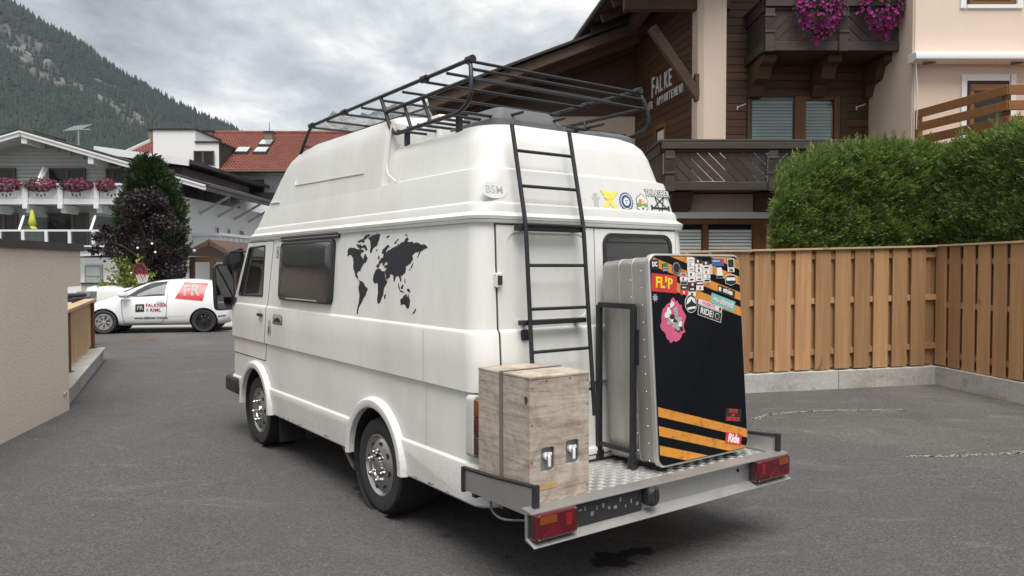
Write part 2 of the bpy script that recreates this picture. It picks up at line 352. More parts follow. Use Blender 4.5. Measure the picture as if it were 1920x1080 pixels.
# ================================================================ ground
def ground():
    b = MB(); b.add([(-2200, -300, 0), (2200, -300, 0), (2200, 3400, 0), (-2200, 3400, 0)], [(0, 1, 2, 3)])
    tag(b.build('ground', MT['asphalt']), kind='structure')
ground()
# ================================================================ camper van
VAN_A, VAN_O, W = R(36.2), (-.225, 4.10, 0), 1.76
van = empty('campervan', VAN_O, VAN_A, 'white high-roof camper van with black roof rack, rear ladder and world map on its side', 'van')
SEAM = 1.91
def lerp_tab(T, z):
    if z <= T[0][0]: return T[0][1]
    for (a, p), (b, q) in zip(T, T[1:]):
        if z <= b: return p + (q - p) * (z - a) / (b - a)
    return T[-1][1]
SO = [(.33, .04), (.35, .016), (.55, .0), (.562, .003), (.574, .018), (.935, .02), (.948, .02), (.957, .0), (1.262, .0), (1.276, .004), (1.289, .016), (SEAM, .055)]
FRT = [(.33, 4.36), (.40, 4.42), (.55, 4.47), (.957, 4.44), (1.30, 4.36), (SEAM, 4.0)]
so = lambda z: lerp_tab(SO, z)
rl = lambda z: -.07 * (1.9 - z) + (so(z) if z < 1.289 else .016 * (1.95 - z) / .66)
fr = lambda z: lerp_tab(FRT, z)
def ring(z, x0, x1, y0, y1, rr, rf, n=6):
    out = []
    for cx, cy, a, r in ((x0 + rr, y0 + rr, 180, rr), (x1 - rr, y0 + rr, 270, rr), (x1 - rf, y1 - rf, 0, rf), (x0 + rf, y1 - rf, 90, rf)):
        for k in range(n + 1): t = R(a + 90 * k / n); out.append((cx + r * math.cos(t), cy + r * math.sin(t), z))
    return out
AR = ((1.16, .345), (3.60, .345)); ARO = .365
CABW = [(3.41, 1.365), (4.10, 1.355), (4.115, 1.375), (3.875, 1.80), (3.85, 1.815), (3.42, 1.825), (3.405, 1.81)]
def make_body():
    zs = [q[0] for q in SO]; zs = sorted(set(zs + [.7, 1.1, 1.5, 1.7]))
    b = MB(); b.loft([ring(z, so(z), W - so(z), rl(z), fr(z), .11, .2) for z in zs])
    body = b.build('body', MT['van_paint'], van)
    cut = []
    for u, z in AR:
        for v0, v1 in ((-.2, .33), (W - .33, W + .2)):
            c = MB(); c.lathe([(ARO, v0), (ARO, v1)], 40, (0, u, z), (1, 0, 0), True); cut.append(c.build('cut', MT['van_paint']))
    c = MB(); c.loft([[(.075, 3.3, z), (W - .075, 3.3, z), (W - .075, f, z), (.075, f, z)] for z, f in ((.85, 4.30), (1.3, 4.26), (1.86, 3.93))]); cut.append(c.build('cut', MT['van_paint']))
    c = MB(); c.prism(CABW, lambda a, z: (-.3, a, z), lambda a, z: (W + .3, a, z)); cut.append(c.build('cut', MT['van_paint']))
    c = MB(); c.prism([(.10, 1.36), (W - .10, 1.36), (W - .12, 1.83), (.12, 1.83)], lambda v, z: (v, 3.8, z), lambda v, z: (v, 5, z)); cut.append(c.build('cut', MT['van_paint']))
    for c in cut: c.parent = van
    boolcut(body, cut, 22)
    return body
body = make_body()
def arch_lips():
    for u, z in AR:
        for s in (0, 1):
            prof = [(ARO - .004, .05), (ARO - .004, -.020), (ARO + .012, -.027), (ARO + .045, -.024), (ARO + .062, -.006), (ARO + .066, .03)]
            rings = []
            for k in range(33):
                t = R(-1 + 182 * k / 32)
                rings.append([((x if s == 0 else W - x), u + r * math.cos(t), z + r * math.sin(t)) for r, x in prof])
            MB().loft(rings, False, False).build('wheel_arch', MT['van_paint'], body, smooth=40)
            l = MB(); x0, x1 = (.02, .325) if s == 0 else (W - .325, W - .02)
            l.lathe([(ARO - .008, x0), (ARO - .008, x1)], 32, (0, u, z), (1, 0, 0)); xe = x1 if s == 0 else x0
            l.lathe([(ARO - .008, xe - .002), (.001, xe - .002)], 32, (0, u, z), (1, 0, 0))
            l.build('wheel_liner', MT['chassis_black'], body)
arch_lips()
ch = MB(); ch.box(.36, W - .36, .02, 4.2, .22, .345); ch.box(.36, .50, .15, 4.1, .16, .23); ch.box(W - .5, W - .36, .15, 4.1, .16, .23); ch.box(.40, .9, 2.0, 2.9, .14, .23)
ch.tube([(.55, 1.16, .31), (W - .55, 1.16, .31)], .05); ch.build('chassis', MT['chassis_black'], van, bevel=.01)
for u in (3.13,): MB().box(.06, .30, u, u + .008, .10, .40).build('mud_flap', MT['black_rubber'], van)
MB().tube([(.30, 2.35, .22), (.10, 1.7, .20), (.08, 1.62, .20)], .022).build('exhaust_pipe', MT['alloy_worn'], van, smooth=40)
def make_wheel(parent, v, u, side):
    hub = MB(); hub.lathe([(.001, -.0), (.12, .0), (.12, .10), (.001, .10)], 24, (0, 0, 0), (1, 0, 0)); w = hub.build('wheel', MT['chassis_black'], parent, smooth=30)
    ty = MB(); prof = [(.195, .005), (.215, -.004), (.26, -.013), (.292, -.010), (.308, .006), (.316, .035), (.312, .042), (.312, .050), (.317, .056), (.317, .088), (.312, .092), (.312, .100), (.317, .104), (.317, .134), (.312, .138), (.312, .146), (.316, .150), (.308, .182), (.292, .196), (.215, .192), (.195, .18)]
    ty.lathe(prof, 48, (0, 0, 0), (1, 0, 0)); ty.build('tyre', MT['tyre'], w, smooth=35)
    ri = MB(); ri.lathe([(.200, .012), (.206, -.004), (.198, -.006), (.190, .004), (.178, .014), (.150, -.006), (.118, -.020), (.085, -.014), (.078, .002), (.060, .004), (.052, -.018), (.036, -.024), (.001, -.024)], 40, (0, 0, 0), (1, 0, 0))
    ri.build('rim', MT['chrome'], w, smooth=28)
    for k in range(8):
        a = 2 * math.pi * k / 8 + .2; cy, cz = .146 * math.cos(a), .146 * math.sin(a); s = MB()
        ey, ez = -math.sin(a), math.cos(a)
        s.add([(-.008 - .0 , cy + .021 * math.cos(t) * ey + .015 * math.sin(t) * math.cos(a), cz + .021 * math.cos(t) * ez + .015 * math.sin(t) * math.sin(a)) for t in [2 * math.pi * i / 12 for i in range(12)]], [tuple(range(12))])
        me_s = s.v; s2 = MB(); s2.loft([[(-.0095 - .008 * 0, y, z) for x, y, z in me_s], [(.004, y, z) for x, y, z in me_s]]); s2.build('vent_hole', MT['chassis_black'], w)
    for k in range(6):
        a = 2 * math.pi * k / 6 + .35; s = MB(); s.lathe([(.016, -.004), (.016, -.034), (.012, -.044), (.001, -.047)], 10, (0, .094 * math.cos(a), .094 * math.sin(a)), (1, 0, 0)); s.build('nut_cover', MT['chrome'], w, smooth=35)
    w.location = (v, u, .314); w.rotation_euler = (0 if side == 0 else 0, 0, 0 if side == 0 else math.pi)
    if side: w.rotation_euler = (R(40), 0, math.pi)
    return w
w0 = make_wheel(van, .045, 1.17, 0)
for v, u, s, sp in ((.045, 3.605, 0, .5), (W - .045, 1.17, 1, 1), (W - .045, 3.605, 1, 2)):
    c = copy_tree(w0, van); c.location = (v, u, .314); c.rotation_euler = (sp, 0, math.pi * s)
# ---- high roof
RO = [(1.895, .033), (1.912, .030), (1.925, .045), (1.935, .058), (1.972, .064), (1.982, .068), (1.992, .080), (2.165, .108), (2.178, .112), (2.19, .148), (2.34, .182), (2.40, .205), (2.44, .238), (2.468, .29), (2.482, .37), (2.488, .50)]
RR = [(1.895, -.022), (1.912, -.026), (1.925, -.008), (1.935, .002), (1.972, .006), (1.982, .009), (1.992, .020), (2.165, .052), (2.178, .056), (2.19, .072), (2.34, .11), (2.40, .135), (2.44, .17), (2.468, .225), (2.482, .31), (2.488, .45)]
FRR = [(1.895, 4.02), (1.912, 4.03), (1.935, 4.0), (2.18, 3.76), (2.34, 3.64), (2.50, 3.49), (2.56, 3.40), (2.62, 3.24), (2.66, 3.02), (2.69, 2.55)]
ro = lambda z: lerp_tab(RO, z)
rrl = lambda z: lerp_tab(RR, z)
frr = lambda z: lerp_tab(FRR, z)
HO = [(2.10, .098), (2.19, .112), (2.40, .150), (2.50, .168), (2.55, .180), (2.61, .205), (2.65, .245), (2.675, .31), (2.69, .46)]
def make_roof():
    b = MB(); b.loft([ring(z, o, W - o, rrl(z), frr(z), .12 + (z - 1.9) * .12, .24) for z, o in RO if z <= 2.185] )
    # lower shelf at the rear and the hump over the cab
    b.loft([ring(z, o, W - o, rrl(z), min(2.0, frr(z)), .14 + (z - 1.9) * .12, .05) for z, o in RO if z >= 2.17])
    b.loft([ring(z, lerp_tab(HO, z), W - lerp_tab(HO, z), 1.22 + (z - 2.1) * .12 + max(0, z - 2.6) * .8, frr(z), .05, .28 + (z - 2.1) * .2) for z, o in HO])
    return b.build('high_roof', MT['roof_gelcoat'], van, smooth=26)
roof = make_roof()
def bead(pts, r=.007): MB().tube(pts, r, 6).build('bead', MT['roof_gelcoat'], roof, smooth=60)
ho = lambda z: lerp_tab(HO, z)
for q in (fillet([(ho(2.62) - .002, 2.84, 2.62), (ho(2.32), 2.93, 2.32), (ho(2.29), 1.56, 2.29)], .06), [(ho(2.19) - .003, 3.46, 2.205), (ho(2.19) - .003, 3.22, 2.20)], fillet([(ho(2.60) - .004, 1.27, 2.60), (ho(2.26), 1.22, 2.26), (.115, 1.05, 2.185)], .12, 8)): bead(q)
# rubbery gutter joint between body and roof
MB().loft([ring(z, o, W - o, r_, f, .13, .24) for z, o, r_, f in ((1.872, .05, -.004, 4.02), (1.874, .036, -.02, 4.035), (1.892, .030, -.026, 4.04), (1.894, .05, 0, 4.0))], False).build('rain_gutter', MT['van_paint'], van, smooth=30)
# roof hatches and a pale box carried on the roof
h = MB(); h.loft([[(x, y, z) for x, y in rrect(.40 + i, .98 - i, .33 + i, .88 - i, .05)] for z, i in ((2.46, 0), (2.525, .0), (2.53, .02), (2.61, .08), (2.615, .11))]); h.build('roof_hatch', MT['roof_gelcoat'] if 0 else simple('hatch_grey', (.13, .134, .138), .5), van, smooth=30)
h = MB(); h.loft([[(x, y, z) for x, y in rrect(1.12 + i, 1.55 - i, .30 + i, .72 - i, .05)] for z, i in ((2.45, 0), (2.50, .0), (2.53, .05))]); h.build('roof_vent', MT['hatch_grey'], van, smooth=30)
MB().box(.42, .70, 1.02, 1.20, 2.47, 2.66).build('roof_box', MT['white_plastic'], van, bevel=.02)
# ---- roof rack
def make_rack():
    r = .0135; BS = MT['black_steel']
    rk = MB().tube(fillet([(.2, 2.95, 2.60), (.2, 2.72, 2.80), (.2, .30, 2.826), (.175, .25, 2.72), (.165, .24, 2.585), (.17, .36, 2.53), (.2, 1.26, 2.525), (.2, 1.44, 2.812)], .09, 6), r).build('roof_rack', BS, van, smooth=60)
    def add(name, pts, rr=r): return MB().tube(pts, rr, 8).build(name, BS, rk, smooth=60)
    add('side_rail', fillet([(W - .2, 2.95, 2.60), (W - .2, 2.72, 2.80), (W - .2, .30, 2.826), (W - .165, .25, 2.72), (W - .145, .24, 2.585), (W - .17, .36, 2.53), (W - .2, 1.26, 2.525), (W - .2, 1.44, 2.812)], .09, 6))
    for s in (0, 1):
        X = lambda v: v if s == 0 else W - v
        add('side_rail', [(X(.175), .25, 2.705), (X(.2), 1.37, 2.695)])
        for u in (.75, 1.0): add('upright', [(X(.2), u, 2.53), (X(.2), u + .10, 2.70)], .011)
    for u, z, q in ((.285, 2.812, 0), (.27, 2.765, 0), (.25, 2.70, 0), (.83, 2.80, 0), (1.44, 2.79, 0), (2.05, 2.79, 0), (2.70, 2.785, 0), (.42, 2.545, 0), (.66, 2.545, 0), (.92, 2.545, 0), (1.2, 2.545, 0), (.54, 2.545, 0), (.79, 2.545, 0), (1.06, 2.545, 0), (1.12, 2.79, 0), (.56, 2.80, 0), (1.75, 2.79, 0), (2.38, 2.787, 0), (2.9, 2.655, 0)):
        add('cross_bar', [(.2, u, z), (W - .2, u, z)], .0095)
    for v in (.55, .88, 1.21): add('floor_bar', [(v, .26, 2.56), (v, 1.40, 2.56)], .009)
    for v in (.55, 1.21): add('floor_bar', [(v, 1.44, 2.775), (v, 2.70, 2.775)], .009)
    for v in (.2, W - .2):
        for u, z in ((.30, 2.826), (.83, 2.818), (2.05, 2.805), (2.70, 2.80)): add('clamp', [(v, u - .03, z), (v, u + .03, z)], .024)
        for u in (.5, 1.15): MB().box(v - .012 + (.05 if v < 1 else -.05), v + .012 + (.05 if v < 1 else -.05), u - .02, u + .02, 2.40, 2.535).build('foot', BS, rk)
make_rack()
# ---- rear ladder
def make_ladder():
    BS = MT['black_steel']; path = [(-.165, .80), (-.085, 1.86), (.045, 2.43)]
    def yz(z): return lerp_tab([(b, a) for a, b in path], z)
    ld = MB().tube(fillet([(.31, y, z) for y, z in path], .06), .0125).build('ladder', BS, van, smooth=60)
    MB().tube(fillet([(.73, y - (.0 if z > .9 else 0), z) for y, z in [(-.185, .78)] + path[1:]], .06), .0125).build('stile', BS, ld, smooth=60)
    for z in (2.28, 2.08, 1.865, 1.64, 1.40, 1.165, .93): MB().tube([(.31, yz(z), z), (.73, yz(z), z)], .0095).build('rung', BS, ld, smooth=60)
    for z in (1.845, 1.325): MB().bar((.27, yz(z) + .035, z), (.73, yz(z) + .035, z), .05, .028).build('bracket', BS, ld, bevel=.004)
    for v in (.33, .71):
        for z in (1.845, 1.325): MB().bar((v, yz(z) + .02, z), (v, yz(z) + .10, z), .03, .02).build('bracket', BS, ld)
make_ladder()
# ---- doors
def rows_slab(zs, lo, hi, off, thick, axis):        # a door skin that follows the body's profile
    rings = []
    for z in zs:
        a, b = lo(z), hi(z)
        if axis == 'rear': o = rl(z) - off; rings.append([(a, o, z), (b, o, z), (b, o + thick, z), (a, o + thick, z)])
        else: o = so(z) - off; rings.append([(o, a, z), (o, b, z), (o + thick, b, z), (o + thick, a, z)])
    return rings
ZD = [.53, .55, .562, .574, .7, .935, .948, .957, 1.1, 1.262, 1.276, 1.289, 1.5, 1.7, 1.862]
MB().loft(rows_slab([.522] + ZD[1:-1] + [1.869], lambda z: .157, lambda z: W - .157, .0012, .006, 'rear')).build('door_gap_strip', MT['dark_fill'], van)  # dark strip behind the rear doors, puts the shade of their gaps into colour
drs = []
for a, b in ((.166, .877), (.885, W - .166)):
    d = MB().loft(rows_slab(ZD, lambda z: a, lambda z: b, .008, .012, 'rear')).build('rear_door', MT['van_paint'], van, bevel=.003); drs.append(d)
def pocket(d, poly, depth, y_of):
    c = MB(); c.loft([[(v, y_of(z) - .1, z) for v, z in poly], [(v, y_of(z) + depth, z) for v, z in poly]]); o = c.build('cut', MT['van_paint'], van); d.modifiers.clear(); boolcut(d, [o], 22)
pocket(drs[0], rrect(.235, .815, 1.335, 1.825, .07), -.0025, lambda z: rl(z))
def rear_window():
    out = rrect(.945, 1.555, 1.30, 1.84, .075, 7); inn = rrect(.972, 1.528, 1.327, 1.813, .055, 7)
    f = MB(); y = lambda z, k: rl(z) - k
    f.loft([[(v, y(z, .004), z) for v, z in out], [(v, y(z, .020), z) for v, z in [(v_ * .985 + 1.25 * .015, z_ * .985 + 1.57 * .015) for v_, z_ in out]], [(v, y(z, .018), z) for v, z in inn], [(v, y(z, .010), z) for v, z in inn]], False)
    f.build('window_seal', MT['black_rubber'], drs[1], smooth=35)
    g = MB(); g.loft([[(v, y(z, .0085), z) for v, z in inn], [(v, y(z, .0125), z) for v, z in inn]]); g.build('window_pane', MT['dark_acrylic'], drs[1])
    MB().tube([(.985, rl(1.785) - .014, 1.785), (1.515, rl(1.785) - .014, 1.785)], .005, 6).build('window_lip', MT['black_rubber'], drs[1])
rear_window()
hg = MB(); hg.box(.145, .185, rl(1.56) - .03, rl(1.56), 1.52, 1.60); hg.build('hinge', MT['van_paint'], drs[0], bevel=.006)
hg = MB(); hg.box(.15, .18, rl(1.56) - .034, rl(1.56) - .028, 1.535, 1.585); hg.build('hinge_pin', MT['dark_fill'], drs[0])
lk = MB(); lk.loft([[(v, rl(1.25) - k, z) for v, z in rrect(.30 + i, .355 - i, 1.225 + i, 1.285 - i, .012)] for k, i in ((.006, 0), (.022, .0), (.026, .008))]); lk.build('lock', MT['black_plastic'], drs[0], smooth=35)
def cab_door(s):
    zs = [.80, .935, .948, .957, 1.1, 1.262, 1.276, 1.289, 1.5, 1.7, 1.855]
    hi = lambda z: 4.27 if z < 1.3 else 4.27 + (3.90 - 4.27) * (z - 1.3) / .555
    out = []
    for k, (off, g) in enumerate(((.0012, .008), (.007, 0))):
        z2 = [zs[0] - g] + zs[1:-1] + [zs[-1] + g]
        rg = rows_slab(z2, lambda z: 3.36 - .14 * (z - .8) - g, lambda z: hi(z) + g, off, .014, 'left')
        if s: rg = [[(W - x, y, z) for x, y, z in r] for r in rg]
        d = MB().loft(rg).build('door_gap_strip' if k == 0 else 'cab_door', MT['dark_fill'] if k == 0 else MT['van_paint'], van)  # first pass: dark strip that paints the gap shade around the door
        c = MB(); c.prism(CABW if k else [(a + (3.8 - a) * .02, z + (1.6 - z) * .02) for a, z in CABW], lambda a, z: (-.3, a, z), lambda a, z: (W + .3, a, z)); boolcut(d, [c.build('cut', MT['van_paint'], van)], 22)
        if k: bev(d, .003)
        out.append(d)
    d = out[1]; X = (lambda v: v) if s == 0 else (lambda v: W - v)
    e = MB(); e.loft([[(X(so(z) - k), a, z) for a, z in P_] for k, P_ in ((-.002, CABW), (.012, CABW), (.010, [(a + (3.8 - a) * .06, z + (1.59 - z) * .06) for a, z in CABW]), (-.004, [(a + (3.8 - a) * .06, z + (1.59 - z) * .06) for a, z in CABW]))], False); e.build('window_seal', MT['black_rubber'], d, smooth=30)
    gl = MB(); P_ = [(a + (3.8 - a) * .05, z + (1.59 - z) * .05) for a, z in CABW]; gl.loft([[(X(so(z) + .000), a, z) for a, z in P_], [(X(so(z) + .004), a, z) for a, z in P_]]); gl.build('window_pane', MT['clear_glass'], d)
    MB().bar((X(so(1.365) - .006), 4.02, 1.37), (X(so(1.80) - .006), 3.86, 1.79), .012, .016).build('quarter_bar', MT['black_rubber'], d)
    hp = MB(); hp.loft([[(X(so(1.2) - k), a, z) for a, z in rrect(3.335 + i, 3.47 - i, 1.155 + i, 1.262 - i, .02)] for k, i in ((.008, 0), (.0095, .004))]); hp.build('handle_plate', MT['van_paint'], d)
    MB().bar((X(-.022), 3.335, 1.205), (X(-.022), 3.455, 1.205), .018, .026).build('handle', MT['black_plastic'], d, bevel=.005)
    return d
cabd = cab_door(0); cab_door(1)
ws = MB(); ws.add([(.13, 4.31, 1.35), (W - .13, 4.31, 1.35), (W - .14, 4.03, 1.84), (.14, 4.03, 1.84)], [(0, 1, 2, 3)]); ws.build('windscreen', MT['clear_glass'], van)
# cab interior
st = MB(); st.loft([[(x, y, z) for x, y in rrect(.22, .70, a, b_, .06)] for z, a, b_ in ((.95, 3.45, 3.95), (1.15, 3.45, 3.95))]); st.build('seat', MT['seat_fabric'], van, smooth=40)
for v0 in (.24, 1.06):
    MB().loft([[(x, y, z) for x, y in rrect(v0, v0 + .46, a, a + .14, .05)] for z, a in ((1.12, 3.42), (1.45, 3.37), (1.50, 3.36))]).build('seat_back', MT['seat_fabric'], van, smooth=40)
MB().box(.12, W - .12, 4.02, 4.24, 1.05, 1.33).build('dashboard', MT['cab_trim'], van, bevel=.04)
MB().tube([(.46 + .19 * math.cos(t), 3.92 - .05 * math.sin(t), 1.33 + .17 * math.sin(t)) for t in [2 * math.pi * k / 20 for k in range(20)]], .013, 8, True).build('steering_wheel', MT['black_plastic'], van, smooth=60)
c2 = MB(); c2.loft([[(.55 + .045 * k, 4.00 - .02 * (k % 2) - (z - 1.4) * .55, z) for k in range(16)] for z in (1.30, 1.60, 1.82)], False, False); c2.build('cab_curtain', MT['curtain'], van, smooth=50)
cu = MB(); cu.loft([[(.6 + .02 * k, 3.335 + .012 * (k % 2) , z) for k in range(28)] for z in (.98, 1.82)], False, False); cu.build('cab_curtain', MT['curtain'], van, smooth=50)
# ---- side window of the living part, bulging dark acrylic in a black frame, awning rail above
def camper_window():
    a0, a1, z0, z1 = 1.865, 2.965, 1.355, 1.835
    def lay(i, k, r, n=7): return [(so(z) - k, a, z) for a, z in rrect(a0 + i, a1 - i, z0 + i, z1 - i, r, n)]
    f = MB().loft([lay(0, -.002, .05), lay(0, .026, .05), lay(.008, .032, .05), lay(.016, .032, .045), lay(.018, .028, .045)], False).build('side_window', MT['black_plastic'], van, smooth=35)
    MB().loft([lay(.016, .027, .045), lay(.03, .034, .04), lay(.09, .042, .04), lay(.2, .046, .02)], True).build('window_pane', MT['dark_acrylic'], f, smooth=50)
    for k in range(3):
        z = 1.848 + k * .013; MB().tube([(so(z) - .016 - .004 * k, 2.98, z), (so(z) - .016 - .004 * k, 1.80, z)], .0055, 6).build('awning_rail', MT['alu_edge'] if k % 2 else MT['black_plastic'], f)
    MB().box(so(1.86) - .02, so(1.86) + .004, 1.80, 2.98, 1.842, 1.884).build('awning_base', MT['black_plastic'], f)
    for a in (2.05, 2.80): MB().box(-.012, .02, a - .03, a + .03, 1.38, 1.41).build('latch', MT['black_plastic'], f, bevel=.006)
    MB().tube([(-.012, 2.75, 1.372), (-.012, 2.1, 1.372)], .006, 6).build('stay_bar', MT['alu_edge'], f)
camper_window()
# vertical panel joints on the flank
for a, z0, z1 in ((.50, .574, .935), (.50, .957, 1.262)):
    MB().loft([[(so(z) - .0012, a, z), (so(z) - .0012, a + .004, z), (so(z) + .003, a + .004, z), (so(z) + .003, a, z)] for z in (z0, z1)]).build('panel_joint', simple('joint', (.42, .41, .39), .6), van)
# rust and chips along the lower edge
rr_ = random.Random(3); rust = simple('rust', (.06, .035, .02), .9, var=.5, scale=60)
for k in range(16):
    a = rr_.choice([rr_.uniform(1.62, 3.1), rr_.uniform(.12, .68)]); z = .352 + rr_.random() * .006; n = rr_.randint(5, 7); s = rr_.uniform(.006, .018)
    pts = [(a + s * (.5 + rr_.random()) * math.cos(2 * math.pi * i / n), z + s * .8 * (.6 + rr_.random()) * abs(math.sin(2 * math.pi * i / n + .2)) - .002) for i in range(n)]
    MB().loft([[(so(q) - .0012, p, q) for p, q in pts], [(so(q) + .006, p, q) for p, q in pts]]).build('paint_chip', rust, body)
# ---- mirrors, front bumper, tail lights
def mirrors():
    BP = MT['black_plastic']
    arm = MB(); arm.tube(fillet([(.04, 4.22, 1.30), (-.03, 4.30, 1.30), (-.06, 4.34, 1.33), (-.06, 4.34, 1.74), (.0, 4.22, 1.78), (.07, 4.02, 1.78)], .05), .009); arm.box(-.02, .05, 4.17, 4.27, 1.27, 1.335); o = arm.build('mirror', BP, van, smooth=45)
    def head(c, w, h_, ry, rz, tilt):
        m = Matrix.Translation(c) @ Matrix.Rotation(rz, 4, 'Z') @ Matrix.Rotation(tilt, 4, 'Y') @ Matrix.Rotation(ry, 4, 'X')
        b = MB(); b.loft([[m @ Vector((x, k, z)) for x, z in rrect(-w / 2 + i, w / 2 - i, -h_ / 2 + i, h_ / 2 - i, .045)] for k, i in ((-.02, .012), (-.028, .0), (.02, .0), (.06, .025), (.075, .06))]); b.build('mirror_housing', BP, o, smooth=35)
        g = MB(); g.loft([[m @ Vector((x, -.0205 - k, z)) for x, z in rrect(-w / 2 + .015, w / 2 - .015, -h_ / 2 + .015, h_ / 2 - .015, .035)] for k in (0, .002)]); g.build('mirror_glass', MT['mirror_glass'], o)
    head((-.09, 4.25, 1.435), .215, .45, 0, R(20), R(-3)); head((.03, 4.30, 1.70), .20, .22, R(14), R(24), R(-17))
mirrors()
fb = MB(); fb.loft([ring(z, .0 - i, W + i, 4.1, 4.50 + i, .02, .12) for z, i in ((.40, .01), (.42, .03), (.53, .03), (.55, .015))]); 
fb.build('front_bumper', MT['black_plastic'], van, smooth=30)
for s in (0, 1):
    X = (lambda v: v) if s == 0 else (lambda v: W - v)
    tl = MB(); z0, z1 = .615, .94
    tl.loft([[(X(v), rl(.8) - k, z) for v, z in rrect(-.012 + i, .155 - i, z0 - .006 + i, z1 + .006 - i, .03)] for k, i in ((-.08, 0), (-.022, 0), (-.016, .006))]); t_ = tl.build('tail_light', simple('lamp_bezel', (.5, .49, .46), .4) if s == 0 else MT['lamp_bezel'], van, smooth=30)
    for (a, b), m in (((.835, .928), 'lamp_amber'), ((.735, .832), 'lamp_red'), ((.628, .732), 'lamp_dark')):
        q = MB(); q.loft([[(X(v), rl(.8) - k, z) for v, z in rrect(-.004 + i, .145 - i, a + i, b - i, .008)] for k, i in ((-.017, 0), (.040, .0), (.052, .012))]); q.build('lens', MT[m], t_, smooth=30)
